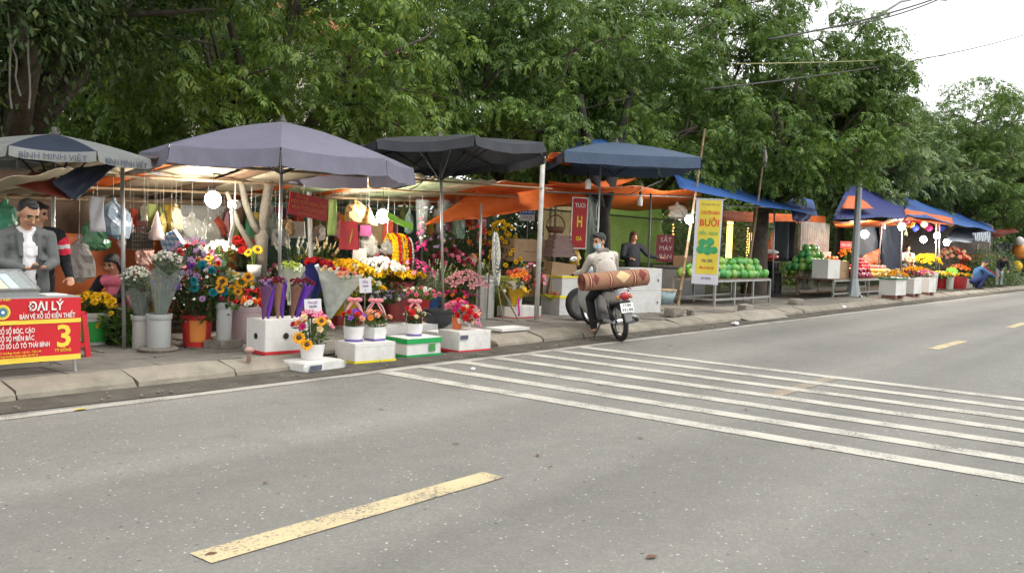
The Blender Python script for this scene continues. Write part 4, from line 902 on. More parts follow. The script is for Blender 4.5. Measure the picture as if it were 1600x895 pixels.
wrapped('cellophane sleeve of grey gypsophila leaning out of the cream bucket', p1+Vector((0, .0, .2)), .16, .5, GYP, [('rose', WHT, .014, 60), ('mum', WHT, .02, 20)], (R(6), R(-13), 0), 7, GREYGREEN, 420, .3, stalks=True)
wrapped('upright cellophane sleeve of white gypsophila in the pale grey bucket', p2+Vector((0, 0, .22)), .17, .64, GYP, [('rose', WHT, .014, 60), ('mum', WHT, .02, 20)], (R(2), R(5), 0), 8, GREYGREEN, 420, .3, stalks=True)
p3 = G(307, 543)+Vector((.07, .11, 0)); bucket('red printed bucket with an orange disc, under dark mixed flowers', p3, .165, .14, .36, RB_, badge=(plastic('print_orange', (.6, .2, .04)), R(-150), R(-85), .18, .85))
t = thing('flower_bunch', 'large dark bunch of purple, teal and dusty red flowers in the red bucket', 'flowers', p3+Vector((.02, .0, .3))); flowers(t, .46, .62, [('mum', PUR, .05, 12), ('mum', TEAL, .055, 14), ('mum', LAV, .04, 16), ('rose', DRD, .03, 30), ('orchid', WHT, .02, 14)], DKGREEN, 720, .10, .04, 41, dome=.6, face=.9)
t = thing('flower_bunch', 'spray of lavender and white blossom above the dark mixed bunch', 'flowers', p3+Vector((.15, .35, .75))); flowers(t, .32, .45, [('orchid', LAV, .045, 22), ('orchid', WHT, .04, 10), ('orchid', PNK, .04, 8), ('mum', REDP, .04, 5)], DKGREEN, 120, .08, .02, 42, dome=.6, face=.8)
p4 = G(350, 545)+Vector((.06, .1, 0)); bucket('slim grey plastic vase on a square stone foot', p4+Vector((0, 0, .09)), .09, .075, .42, GB_, handle=False, name='vase', cat_='vase')
tag(MB().box((0, 0, .045), (.34, .3, .09), bev=.02).build('stone_block', STONE, None, False, p4, .2), 'square stone foot under the slim grey vase', 'stone')
t = thing('flower_bunch', 'sunflowers standing out of the slim grey vase', 'flowers', p4+Vector((0, 0, .4)))
V, F = leafball(120, .22, 0, .5, .12, .06, 44); mobj('foliage', np_mesh('foliage', V, F, GREEN), t)['kind'] = 'stuff'
for i, (px, py, s_) in enumerate([(347, 440, .075), (377, 441, .085), (362, 452, .065), (343, 452, .06), (388, 433, .07), (372, 456, .055)]):
    q = Q(px, py, p4.y-.12); o = mobj('bloom', bloom_mesh('sunflower', GOLD, s_), t, q-t.location); o.rotation_euler = Vector((-.6+.2*(i % 2), -.7, .45)).to_track_quat('Z', 'Y').to_euler()
p5 = G(385, 535)+Vector((.1, .2, 0)); bucket('pale pink bucket behind the foam box of paper cones', p5, .24, .2, .42, plastic('bucket_pale_pink', (.55, .42, .43)), handle=False)
t = thing('flower_bunch', 'short red and orange roses in the pale pink bucket', 'flowers', p5+Vector((0, 0, .34))); flowers(t, .24, .16, [('rose', REDP, .045, 10), ('rose', ORA, .045, 9), ('rose', WHT, .04, 5)], DKGREEN, 90, .07, .03, 45)
tag(MB().tube([(0, 0, 0), (0, 0, .09), (.0, 0, .1)], [.025, .022, .03], 8).ball((0, 0, .12), .045, 9, 6, 0, (1.2, 1, .7)).build('post_stub', mat('pinkish_stub', (.4, .25, .22), .7), None, True, G(389, 565)), 'short pinkish pipe stub at the pavement edge by the paper cone box', 'pipe stub')
# --- wrapped bouquets around the purple parasol pole
wrapped('pale green paper cone bouquet with lime flowers by the parasol pole', Q(452, 470, 9.0), .15, .42, cloth('paper_mint', (.60, .66, .52)), [('mum', LGR, .04, 10)], (R(6), R(-4), 0), 51)
wrapped('bouquet of red roses in dark blue paper', Q(488, 474, 9.3), .19, .52, cloth('paper_navy', (.03, .035, .16)), [('rose', REDP, .05, 12), ('rose', DRD, .045, 6)], (R(8), R(3), 0), 52)
wrapped('fan shaped bouquet in frosted wrap with red and peach roses', Q(513, 500, 8.8), .26, .62, film('frosted', (.72, .78, .74), .62), [('rose', REDP, .05, 3), ('rose', PCH, .05, 5), ('rose', CRM, .04, 2)], (R(12), R(6), 0), 53, GREYGREEN, 60, .12)
wrapped('bouquet in violet grey paper leaning behind the mint one', Q(472, 482, 9.5), .2, .5, cloth('paper_violet', (.2, .17, .28)), [('mum', PUR, .04, 8)], (R(6), R(8), 0), 54)
# --- yellow bucket, rose bucket etc.
p6 = G(538, 508)+Vector((.1, .15, 0)); bucket('yellow bucket with a pale handle strip under dark flowers', p6+Vector((0, 0, .14)), .21, .185, .42, YB_, rim=WB, badge=(WB, R(-128), R(-118), .0, .95))
tag(MB().box((0, 0, .07), (.5, .42, .14), bev=.01).build('crate_step', plastic('crate_red', (.25, .03, .03)), None, False, p6, -.05), 'low dark red crate under the yellow bucket', 'crate')
bunch('dark brownish foliage bunch in the yellow bucket', 535, 440, p6.y, p6.z+.5, .3, [('mum', DRD, .03, 14)], DKGREEN, nleaf=320, ll=.08, seed=61)
bunch('bright yellow chrysanthemums behind the dark bunch', 538, 408, 10.0, .55, .40, [('mum', YEL, .055, 60)], GREEN, nleaf=220, seed=62, dome=.3, sx=1.3)
bunch('white chrysanthemums massed under the second bulb', 588, 405, 10.2, .6, .42, [('mum', WHT, .06, 55)], GREEN, nleaf=200, seed=63, dome=.3, sx=1.2)
p7 = G(626, 502)+Vector((.12, .2, 0)); bucket('tall rose red bucket of yellow chrysanthemums', p7, .25, .215, .62, PKB, handle=False)
bunch('golden yellow chrysanthemums massed in the rose red bucket', 616, 420, p7.y, p7.z+.5, .48, [('mum', YEL, .055, 75)], DKGREEN, nleaf=420, seed=64, dome=.34, sx=1.05)
p8 = G(657, 503)+Vector((.15, .25, 0)); bucket('short red bucket beside the rose red one', p8, .22, .19, .42, RB_, handle=False)
tag(MB().box((0, 0, .06), (1.3, .4, .1), bev=.01).build('pallet_step', FOAMG, None, False, G(640, 522)+Vector((.0, .25, -.005)), -.02), 'low greyish plank step in front of the rose red bucket', 'step')
p9 = G(674, 500)+Vector((.2, .35, 0)); bucket('blue bucket of white snapdragons', p9, .24, .2, .36, BLB, handle=False)
bunch('tall pale green and white snapdragons behind the parasol pole', 680, 412, p9.y, p9.z+.25, .45, [('spike', petal('greenwhite', (.62, .72, .45)), .042, 34)], PALEGREEN, nleaf=420, ll=.13, lw=.022, seed=65, dome=.4)
p10 = G(690, 517)+Vector((.05, .12, 0)); bucket('black bucket round the foot of the charcoal parasol', p10, .21, .175, .3, BKB)
bunch('dusty pink lilies beside the charcoal parasol pole', 728, 425, 9.1, .6, .33, [('lily', petal('dusty_pink', (.5, .22, .24)), .085, 22)], DKGREEN, nleaf=160, seed=66, dome=.7)
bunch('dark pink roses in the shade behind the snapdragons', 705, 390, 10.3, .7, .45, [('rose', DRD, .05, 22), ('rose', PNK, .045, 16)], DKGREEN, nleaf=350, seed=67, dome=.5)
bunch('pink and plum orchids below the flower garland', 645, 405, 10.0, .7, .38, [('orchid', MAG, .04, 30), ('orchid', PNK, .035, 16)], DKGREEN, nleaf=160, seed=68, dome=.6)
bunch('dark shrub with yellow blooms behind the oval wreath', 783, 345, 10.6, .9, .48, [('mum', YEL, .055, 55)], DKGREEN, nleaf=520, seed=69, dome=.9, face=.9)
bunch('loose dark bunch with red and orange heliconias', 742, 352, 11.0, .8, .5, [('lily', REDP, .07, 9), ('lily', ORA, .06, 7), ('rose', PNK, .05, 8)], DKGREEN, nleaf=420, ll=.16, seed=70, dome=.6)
bunch('wispy yellow green filler foliage behind the oval wreath stand', 748, 402, 9.9, .3, .4, [('mum', LGR, .02, 20)], PALEGREEN, nleaf=360, ll=.16, lw=.014, seed=71, dome=.6)
bunch('leafy green bunch of small pink buds in the shade behind the white mums', 560, 385, 11.0, .8, .5, [('rose', PNK, .03, 20)], DKGREEN, nleaf=320, seed=72)
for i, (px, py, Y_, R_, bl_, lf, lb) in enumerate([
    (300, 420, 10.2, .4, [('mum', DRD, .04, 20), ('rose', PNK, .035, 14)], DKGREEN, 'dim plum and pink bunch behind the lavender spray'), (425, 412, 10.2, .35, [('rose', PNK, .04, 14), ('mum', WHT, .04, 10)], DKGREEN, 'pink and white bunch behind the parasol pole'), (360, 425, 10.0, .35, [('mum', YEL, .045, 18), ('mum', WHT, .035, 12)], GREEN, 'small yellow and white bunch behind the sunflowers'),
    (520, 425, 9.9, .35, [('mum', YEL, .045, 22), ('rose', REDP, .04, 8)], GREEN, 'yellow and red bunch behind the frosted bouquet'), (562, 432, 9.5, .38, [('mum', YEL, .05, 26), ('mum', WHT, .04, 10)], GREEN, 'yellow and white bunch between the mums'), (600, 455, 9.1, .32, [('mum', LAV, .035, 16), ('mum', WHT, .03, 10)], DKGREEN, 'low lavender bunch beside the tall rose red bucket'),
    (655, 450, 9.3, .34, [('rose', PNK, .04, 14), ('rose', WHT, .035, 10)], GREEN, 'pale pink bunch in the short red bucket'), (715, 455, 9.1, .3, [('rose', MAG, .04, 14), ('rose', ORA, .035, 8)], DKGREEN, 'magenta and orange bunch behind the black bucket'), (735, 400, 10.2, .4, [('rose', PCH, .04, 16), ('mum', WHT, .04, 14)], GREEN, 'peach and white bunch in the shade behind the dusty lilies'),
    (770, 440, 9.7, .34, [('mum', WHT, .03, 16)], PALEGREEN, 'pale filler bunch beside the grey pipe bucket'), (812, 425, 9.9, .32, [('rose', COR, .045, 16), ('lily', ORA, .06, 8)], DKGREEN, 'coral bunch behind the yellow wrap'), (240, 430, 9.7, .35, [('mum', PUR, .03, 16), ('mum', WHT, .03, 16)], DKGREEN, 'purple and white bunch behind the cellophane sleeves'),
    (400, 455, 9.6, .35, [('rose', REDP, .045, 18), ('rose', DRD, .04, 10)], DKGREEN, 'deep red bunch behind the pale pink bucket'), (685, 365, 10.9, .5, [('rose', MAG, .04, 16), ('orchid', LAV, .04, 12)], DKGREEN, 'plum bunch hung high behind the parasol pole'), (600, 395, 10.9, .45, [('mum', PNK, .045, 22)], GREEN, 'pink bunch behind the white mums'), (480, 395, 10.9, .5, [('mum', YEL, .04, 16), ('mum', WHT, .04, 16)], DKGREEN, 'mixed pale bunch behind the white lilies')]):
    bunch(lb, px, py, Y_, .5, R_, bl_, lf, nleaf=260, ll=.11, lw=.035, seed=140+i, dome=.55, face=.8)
# white lilies by the sign
bunch('white lily buds standing behind the mint bouquet', 462, 378, 10.0, .75, .34, [('spike', WHT, .04, 22)], GREEN, nleaf=180, ll=.14, lw=.025, seed=73, dome=.25)
bunch('cream gladioli leaning beside the white lilies', 505, 380, 10.1, .75, .26, [('spike', CRM, .042, 16)], GREEN, nleaf=130, ll=.14, lw=.02, seed=74, dome=.25)
bunch('bright red carnations above the white daisies', 377, 372, 10.3, .95, .27, [('mum', REDP, .055, 32)], DKGREEN, nleaf=120, seed=75, dome=.5)
hd = thing('flower_pot', 'dark green pot of small white daisies', 'flower pot', Q(343, 428, 9.9)); MB().lathe([(0, 0), (.07, 0), (.1, .18), (.09, .18), (0, .16)], 14).build('pot', plastic('pot_green', (.03, .08, .03)), hd, True)
flowers(hd, .2, .26, [('daisy', WHT, .028, 40)], PALEGREEN, 160, .07, .02, 76, 0, .15, face=.9)
hd = thing('flower_pot', 'small white pot with two yellow gerberas', 'flower pot', Q(397, 432, 9.7)); MB().lathe([(0, 0), (.075, 0), (.095, .15), (.085, .15), (0, .13)], 14).build('pot', FOAM, hd, True)
flowers(hd, .09, .28, [('sunflower', YEL, .075, 2)], PALEGREEN, 30, .1, .012, 77, 0, .1, face=.9)
bunch('three yellow gerberas above the lavender spray', 322, 403, 9.5, .9, .14, [('sunflower', YEL, .07, 3), ('sunflower', ORA, .06, 1)], GREEN, nleaf=30, seed=78, face=1.)
bunch('pink orchid sprays behind the cellophane sleeves', 275, 405, 9.9, .6, .25, [('orchid', PNK, .035, 20), ('orchid', LAV, .035, 12)], DKGREEN, nleaf=60, seed=79, dome=.8)
# --- bouquets by the whitish pole
pw = G(830, 498)+Vector((-.1, .25, 0))
foam_box('small white foam box with red base tape behind the whitish pole', pw+Vector((.15, .05, 0)), (.72, .4, .2), R(-4), TAPE_R, [(.0, .14)])
bucket('tall white bucket on the small red taped box', pw+Vector((.05, .1, .205)), .15, .13, .42, plastic('bucket_bright_white', (.66, .65, .63)), handle=False)
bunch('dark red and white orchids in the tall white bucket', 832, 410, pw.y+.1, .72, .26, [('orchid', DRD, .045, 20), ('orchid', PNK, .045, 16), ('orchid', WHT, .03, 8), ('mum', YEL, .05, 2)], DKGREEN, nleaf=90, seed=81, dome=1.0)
wrapped('orange and coral gladioli in a yellow wrap', Q(803, 478, 9.4), .2, .32, cloth('wrap_yellow', (.72, .45, .04)), [('lily', ORA, .07, 8), ('rose', COR, .06, 10)], (R(10), R(2), 0), 82, nl=60, fl=.38)
tag(MB().grid(lambda u, v: (.05*(u-.5), .01*math.sin(v*6), -.3*v), 2, 6, 0, .003).build('ribbon', cloth('magenta_ribbon', (.5, .03, .2)), None, True, Q(811, 466, 9.2)), 'magenta ribbon hanging from the coral gladioli', 'ribbon')
bucket('tall olive green bucket behind the oval wreath stand', Q(790, 498, 9.8)*1+Vector((0, 0, 0)), .24, .2, .75, plastic('olive', (.35, .36, .06)), handle=False)
bucket('tall grey pvc bucket beside the oval wreath stand', Q(757, 500, 9.7), .16, .15, .75, GB_, handle=False)
wrapped('small coral bouquet in lime paper beside the cardboard box', Q(866, 480, 9.6), .18, .22, cloth('wrap_lime', (.5, .55, .08)), [('mum', COR, .05, 8)], (R(5), 0, 0), 83, fl=.16)
# --- funeral garland drum: rings of flowers
gt_ = thing('flower_garland', 'barrel shaped garland of yellow, red and white flower rings', 'garland', Q(622, 436, 10.3)); cx = Vector((math.cos(R(-25)), math.sin(R(-25)), 0)); side = Vector((-cx.y, cx.x, 0)); rr = random.Random(4)
zc = .34; RX, RZ = .27, .36
for k, (off, s_, m) in enumerate(((-.17, 1.0, YEL), (-.12, 1.02, YEL), (-.065, 1.03, REDP), (-.005, 1.02, YEL), (.045, 1.0, YEL), (.1, .95, REDP), (.15, .86, WHT))):
    b = MB(); me = bloom_mesh('mum', m, .036); vs = [v.co.copy() for v in me.vertices]; fs = [tuple(pp.vertices) for pp in me.polygons]; n = 40
    for j in range(n):
        a = 2*math.pi*j/n; o_ = side*math.cos(a)+Vector((0, 0, math.sin(a))); c = cx*(off+rr.uniform(-.006, .006))+side*math.cos(a)*RX*s_+Vector((0, 0, zc+math.sin(a)*RZ*s_))
        q = (o_+cx*(.2+.15*k)).normalized().to_track_quat('Z', 'Y').to_matrix().to_4x4(); b.add(vs, fs, 0, Matrix.Translation(c) @ q)
    o = b.build('flower_ring', m, gt_); o['kind'] = 'stuff'
b = MB()
for j in range(26):
    y_ = -1+2*(j+.5)/26; hh_ = math.sqrt(1-y_*y_)*RZ*.85; b.tube([side*y_*RX*.85+Vector((0, 0, zc-hh_))+cx*.02, side*y_*RX*.85*.9+Vector((0, 0, zc+hh_))+cx*.04], .008, 4)
b.build('straw_back', mat('straw', (.33, .25, .12), .9, .3, 20), gt_)
b = MB()
for s_ in (-1, 1): b.tube([side*s_*.18+Vector((0, 0, .1)), side*s_*.22+Vector((0, 0, -.9))], .012, 6)
b.build('stand', BAMBOO, gt_)
# --- oval wreath with a dark band on a stand
ow = thing('oval_wreath', 'white oval wreath with a black ribbon band on a bamboo stand', 'wreath', Q(795, 500, 8.95)); cc = Q(774, 405, 8.95)-ow.location
f_ = Vector((-.35, -.93, .1)).normalized(); f_ = Vector((.55, -.83, .05)).normalized(); ax = Vector((-.16, 0, 1)); ax = (ax-f_*ax.dot(f_)).normalized(); sx_ = ax.cross(f_)
Mx = Matrix(((sx_.x, ax.x, f_.x, cc.x), (sx_.y, ax.y, f_.y, cc.y), (sx_.z, ax.z, f_.z, cc.z), (0, 0, 0, 1)))
b = MB(); b.ball((0, 0, 0), 1, 24, 10, 0, (.25, .44, .05), Mx); b.build('backing', cloth('wreath_white', (.55, .55, .53)), ow, True)
me = bloom_mesh('mum', WHT, .034); vs = [v.co.copy() for v in me.vertices]; fs = [tuple(pp.vertices) for pp in me.polygons]; b = MB()
for j in range(150):
    q = math.sqrt((j+.5)/150)*.98; a = j*2.39996; b.add(vs, fs, 0, Mx @ Matrix.Translation((.24*q*math.cos(a), .43*q*math.sin(a), .052*math.sqrt(1-q*q)+.003)))
b.build('white_flowers', WHT, ow)['kind'] = 'stuff'
b = MB()
for j in range(60): 
    a = j*2*math.pi/60; b.add(*[[tuple(v) for v in leaflet(np.zeros(3), np.array([math.cos(a), math.sin(a), .2]), .09, .04, np.array([0, 0, 1.]))], [(0, 1, 2, 3)]], 0, Mx @ Matrix.Translation((.24*math.cos(a), .42*math.sin(a), -.02)))
b.build('leaf_edge', DKGREEN, ow)['kind'] = 'stuff'
MB().box((0, -.06, .085), (.40, .085, .004), 0, R(28), M=Mx).build('ribbon_band', cloth('black', (.02, .02, .03)), ow)
b = MB(); b.tube([cc+ax*-.3, Vector((.12, -.1, 0))], .012, 6); b.tube([cc+ax*-.3, Vector((-.2, -.05, .0))], .012, 6); b.tube([cc+ax*.1-f_*.08, Vector((-.02, .45, 0))], .012, 6); b.build('stand', BAMBOO, ow)
# --- orchids hanging in clear sleeves
for i, (px, Y_, m, lb) in enumerate([(660, 10.0, MAG, 'purple orchid spray in a clear sleeve hung from the roof'), (693, 10.3, LAV, 'faded orchid sleeve hung beside the purple one')]):
    top = Q(px, 312, Y_); t = thing('orchid_sleeve', lb, 'orchid', top-Vector((0, 0, .72)))
    MB().lathe([(.02, 0), (.08, .25), (.11, .7), (.1, .72)], 12).build('sleeve', GYP, t, True)
    flowers(t, .08, .34, [('orchid', m, .045, 16 if i == 0 else 6), ('orchid', WHT, .03, 4)], GREEN, 30, .12, .02, 90+i, 0, .1, dome=1.6, face=.9)
    MB().tube([(0, 0, .7), (0, 0, .95)], .004, 4).build('string', STEEL, t)

# ================================================================== BULBS, HANGING GOODS, SIGNS, LOTTERY STALL
BULB = mat('bulb_glow', (1., .93, .8), .4, 0, emit=230)
BULBOFF = mat('bulb_off', (.75, .75, .72), .3, .05, coat=.3)
def roof_z(p): return (2.2+.03*(p.x-5)-(p.y-8.95)*(.4-.005*(p.x-5))/2.75) if 4.2 < p.x < 12.6 and 8.9 < p.y < 11.7 else None
def bulb(label, p, cord=.35, lit=True, r_=.092, group=None):
    t = thing('light_bulb', label, 'light bulb', p, 0, group); rz_ = roof_z(p)
    if rz_: cord = max(.02, rz_-p.z-.17)
    if lit: MB().ball((0, 0, 0), r_, 14, 10, 0, (1, 1, 1.1)).build('globe', BULB, t, True)
    else: MB().lathe([(0, -.13), (.05, -.125), (.055, -.1), (.055, .02), (.03, .06), (.028, .08)], 12).build('globe', BULBOFF, t, 'auto')
    MB().lathe([(.03, .05), (.032, .08), (.03, .15), (.012, .17), (0, .17)], 10).build('socket', mat('socket_black', (.02, .02, .02), .5), t, 'auto')
    MB().tube([(0, 0, .16), (.01, .005, .16+cord*.5), (0, 0, .16+cord)], .004, 5).build('cord', mat('socket_black'), t)
bulb('lit bulb hanging beside the white ribbon bow', Q(333, 312, 9.5), .3); bulb('lit bulb hanging above the flower garland', Q(598, 338, 9.7), .3)
bulb('lit bulb beside the pomelo banner', Q(1077, 343, 9.15), .25, True, .09)
bulb('unlit white bulb hanging under the grey blue parasol', Q(919, 285, 9.4), .3, False); bulb('unlit white bulb hanging under the orange awning', Q(1000, 312, 9.6), .35, False)
# ribbon bow
t = thing('ribbon_bow', 'big white ribbon bow with a long tail beside the lit bulb', 'ribbon bow', Q(367, 320, 9.45)); WR = cloth('ribbon_white', (.78, .77, .72)); b = MB(); rr = random.Random(2)
for k in range(9):
    a = k*2.2; b.ball((.045*math.cos(a), .03*math.sin(a), .02*math.sin(k)), .045, 7, 5, 0, (1, .6, .8))
b.build('loops', WR, t, True); MB().grid(lambda u, v: (-.02+.05*(u-.5)-.03*v, .02*math.sin(v*9), -.5*v), 2, 10, 0, .002).build('tail', WR, t, True); MB().tube([(0, 0, 0), (0, 0, .3)], .004, 4).build('string', STEEL, t)
def hang(name, label, cat_, px, py0, py1, Y, w, m, shape='bag', string=.15, depth=.06, seed=0):
    """thing hung from a string: py0 top, py1 bottom"""
    a = Q(px, py0, Y); h = a.z-Q(px, py1, Y).z; t = thing(name, label, cat_, a); a_ = VIEW-R(90); r_ = random.Random(seed)
    ca, sa = math.cos(a_), math.sin(a_); rz_ = roof_z(a)
    if rz_: string = max(.02, rz_-a.z)
    if shape == 'bag':
        b = MB(); b.lathe([(.012, .02), (w*.1, -h*.06), (w*.34, -h*.2), (w*.45, -h*.38), (w*.47, -h*.55), (w*.5, -h*.72), (w*.46, -h*.88), (w*.3, -h*.98), (0, -h*.99)], 13)
        for i, v in enumerate(b.v): q = 1+.3*math.sin(math.atan2(v[1], v[0])*2+seed)*(v[2] < -.1*h); b.v[i] = (v[0]*q+r_.uniform(-.1, .1)*w+.25*w*math.sin(seed)*v[2]/h*-1, v[1]*q*.7+r_.uniform(-.06, .06)*w, v[2]+r_.uniform(-.05, .05)*h)
        b.build('bag', m, t)
    elif shape == 'flat':
        MB().grid(lambda u, v: ((u-.5)*w*ca, (u-.5)*w*sa, -h*v+.0) if False else ((u-.5)*w*(.85+.15*v)*ca+.02*math.sin(v*5+u*6+seed)*sa, (u-.5)*w*(.85+.15*v)*sa-.02*math.sin(v*5+u*6+seed)*ca, -h*v), 6, 8, 0, .004).build('sheet', m, t, True)
    elif shape == 'diamond':
        M = plane_M((0, 0, -h/2), (ca, sa, 0), (0, 0, 1)); b = MB(); n = 9
        for k in range(n):
            u0, u1 = -w/2+w*k/n, -w/2+w*(k+1)/n; z_ = .02*(-1)**k
            b.add([(u0, -h/2*.55, z_), (u1, -h/2*.55, -z_), (u1*.8, h/2*.55, -z_), (u0*.8, h/2*.55, z_)], [(0, 1, 2, 3)], 0, M @ Matrix.Rotation(R(28), 4, 'Z'))
        b.build('fan', m, t)
    elif shape == 'cone':
        MB().lathe([(.01, 0), (w*.25, -h*.45), (w*.5, -h*.9), (w*.5, -h), (0, -h)], 12).build('bag', m, t, True)
    elif shape == 'gift':
        M = Matrix.Rotation(a_, 4, 'Z'); MB().box((0, 0, -h/2), (w, depth, h), taper=.82, M=M, bev=.006).build('bag', m, t)
    MB().tube([(0, 0, -.01), (0, 0, string)], .003, 4).build('string', STEEL, t); return t
PRINTBL = striped('print_blue_fan', (.62, .68, .74), (.25, .42, .62), 14, 2)
hang('paper_fan', 'blue and white pleated paper fan hung below the roof', 'paper fan', 268, 352, 400, 9.8, .27, PRINTBL, 'diamond')
hang('cone_bag', 'clear cone shaped bag with a pale base hung beside the paper fan', 'bag', 245, 330, 375, 9.9, .2, film('pinkish', (.75, .6, .58), .55), 'cone')
hang('plastic_bag', 'white plastic bag hanging flat below the navy drape', 'bag', 152, 308, 362, 9.3, .17, plastic('bag_white', (.66, .65, .68)), 'flat', .06)
hang('plastic_bag', 'blue grey plastic bag hanging behind the steel pole', 'bag', 177, 312, 372, 9.9, .3, film('bluegrey', (.25, .33, .42), .8), 'bag', .1, seed=1)
hang('plastic_bag', 'green plastic bag hanging above the seated woman', 'bag', 145, 345, 392, 9.9, .24, film('green', (.06, .22, .10), .85), 'bag', .2, seed=2)
hang('plastic_bag', 'grey clear plastic bag full of goods beside the striped sleeve', 'bag', 124, 372, 440, 9.75, .26, film('smoke', (.32, .32, .30), .72), 'bag', .3, seed=3)
hang('plastic_bag', 'green plastic bag behind the lottery seller', 'bag', 8, 315, 365, 9.6, .3, plastic('bag_green', (.08, .3, .18)), 'bag', .2, seed=4)
hang('goods_packet', 'pale pink wrapped packet hung above the black wire basket', 'packet', 203, 345, 388, 10.1, .22, film('pale_pink', (.62, .42, .42), .8), 'bag', .25, seed=5)
hang('goods_packet', 'small cream packet hanging from the batten by the steel pole', 'packet', 225, 322, 345, 9.6, .08, plastic('cream', (.6, .55, .4)), 'flat', .1)
hang('goods_packet', 'yellowish dried flower packet hanging behind the cone bag', 'packet', 255, 335, 365, 10.3, .16, mat('dried', (.2, .16, .05), .9, .4, 20), 'bag', .15, seed=6)
hang('goods_packet', 'pale tissue packet hung beside the grey sheet', 'packet', 275, 322, 362, 10.2, .14, cloth('tissue', (.24, .21, .14)), 'bag', .1, seed=7)
t = hang('gift_bag', 'red gift bag with a gold stroke hanging in clear film', 'gift bag', 546, 346, 390, 9.6, .28, mat('gift_red', (.58, .02, .025), .35, .1, 6, coat=.3), 'gift', .2)
MB().tube([(-.03, -.05, -.32), (.0, -.05, -.2), (.02, -.05, -.1)], [.006, .014, .006], 6).build('gold_stroke', mat('gold_print', (.6, .35, .05), .4), t)
hang('straw_hat_bundle', 'bundle of straw hats hung near the second bulb', 'straw hats', 556, 315, 350, 10.0, .34, mat('straw_hat', (.3, .2, .08), .85, .3, 25, .5, 60), 'bag', .12, seed=8)
hang('straw_hat_bundle', 'spiky straw bundle lit by the second bulb', 'straw hats', 577, 325, 352, 9.9, .26, mat('straw_hat'), 'cone', .12)
hang('ribbon', 'pale green ribbon hanging beside the red shop sign', 'ribbon', 520, 312, 368, 9.7, .13, cloth('green_ribbon', (.36, .48, .16)), 'flat', .06, seed=9)
t = thing('ribbon', 'lime green ribbon stretched out beside the second bulb', 'ribbon', Q(605, 336, 9.6)); e_ = Q(645, 356, 9.6)-t.location
MB().grid(lambda u, v: tuple(e_*u+Vector((0, .02*math.sin(u*6), (v-.5)*.1+.01*math.sin(u*8)))), 10, 3, 0, .003).build('band', mat('cloth_lime_ribbon', (.25, .55, .06), .7), t, True)
for i, (px, py, lb) in enumerate([(562, 402, 'grey pentagon shaped paper bag behind the white mums'), (437, 372, 'white paper packet behind the forked trunk'), (465, 360, 'white wire framed packet below the red shop sign')]):
    t = hang('paper_bag', lb, 'paper bag', px, py-14, py+12, 10.4, .24, cloth('paper_grey', (.45, .45, .43)), ('gift', 'flat', 'gift')[i], .2)
# black wire basket
t = thing('wire_basket', 'black lattice basket hung behind the cone bag', 'basket', Q(216, 390, 10.0)); b = MB()
for k in range(9): b.tube([(-.13+.0325*k, -.09, 0), (-.13+.0325*k, -.09, .28)], .006, 4)
for k in range(6): b.tube([(-.13, -.09, .05*k), (.13, -.09, .05*k)], .006, 4)
b.build('lattice', mat('wire_black', (.03, .028, .025), .6), t); MB().box((0, 0, .1), (.26, .16, .18)).build('basket_body', mat('basket_dark', (.06, .045, .03), .9, .3, 15), t)
# --- shop sign
SR = mat('sign_red', (.36, .012, .012), .5, .08, 4, dirt=.12); SO = mat('sign_letter', (.62, .2, .06), .6); SW = mat('sign_white', (.72, .70, .66), .6); SYE = mat('sign_yellow', (.75, .55, .03), .55)
tl, tr_, bl = Q(452, 299, 9.3), Q(512, 312, 9.3), Q(449, 334, 9.3); t = thing('shop_sign', 'tilted red flower shop sign with orange lettering', 'sign', (tl+tr_)/2)
w_ = (tr_-tl).length; h_ = (tl-bl).length; M = plane_M((0, 0, -h_/2), tr_-tl, (tl-bl)); MB().box((0, 0, 0), (w_, h_, .01), M=M).build('panel', SR, t)
for s_, sz, y_, x_ in (('Cửa hàng', .055, .36, -.12), ('HOA CƯỚI-HOA LẴNG', .062, .12, 0), ('HOA TƯƠI CÁC LOẠI', .062, -.13, 0), ('Nhận đặt hoa theo yêu cầu', .032, -.36, 0)):
    text('lettering', s_, sz, SO, t, M @ Matrix.Translation((x_, y_*h_, .008)), .012, xs=.86*w_/.62 if w_ < .62 else .9)
MB().tube([(-.1, 0, -.02), (-.05, 0, .22)], .004, 4).build('string', STEEL, t)
pole('white painted post below the red shop sign', Q(487, 470, 9.6), Q(483, 300, 9.6), .03, mat('white_pole'))
# --- forked trunks
def trunk(label, pts_list, m, name='forked_trunk'):
    o = Vector(pts_list[0][0][0]); b = MB()
    for pts, rad in pts_list: b.tube([Vector(p)-o for p in pts], rad, 10)
    t = thing(name, label, 'tree trunk', o); b.build('trunk', m, t, True); return t
trunk('pale grey forked trunk passing up through the flower stall roof', [([Q(402, 520, 9.9), Q(404, 440, 9.9), Q(407, 390, 9.9), Q(409, 360, 9.9)], [.12, .1, .09, .085]), ([Q(409, 365, 9.9), Q(413, 335, 9.9), Q(420, 290, 9.9), Q(424, 240, 9.9)], [.085, .07, .06, .05]), ([Q(408, 368, 9.9), Q(396, 350, 9.9), Q(384, 318, 9.9), Q(372, 260, 9.9)], [.06, .05, .045, .04]), ([Q(403, 420, 9.9), Q(390, 380, 9.85), Q(372, 350, 9.8), Q(355, 300, 9.9)], [.045, .04, .035, .03])], mat('bark_pale', (.16, .142, .115), .95, .25, 9, .7, 30, dirt=.35))
DKB = mat('bark_dark', (.022, .02, .018), .95, .3, 8, .9, 25)
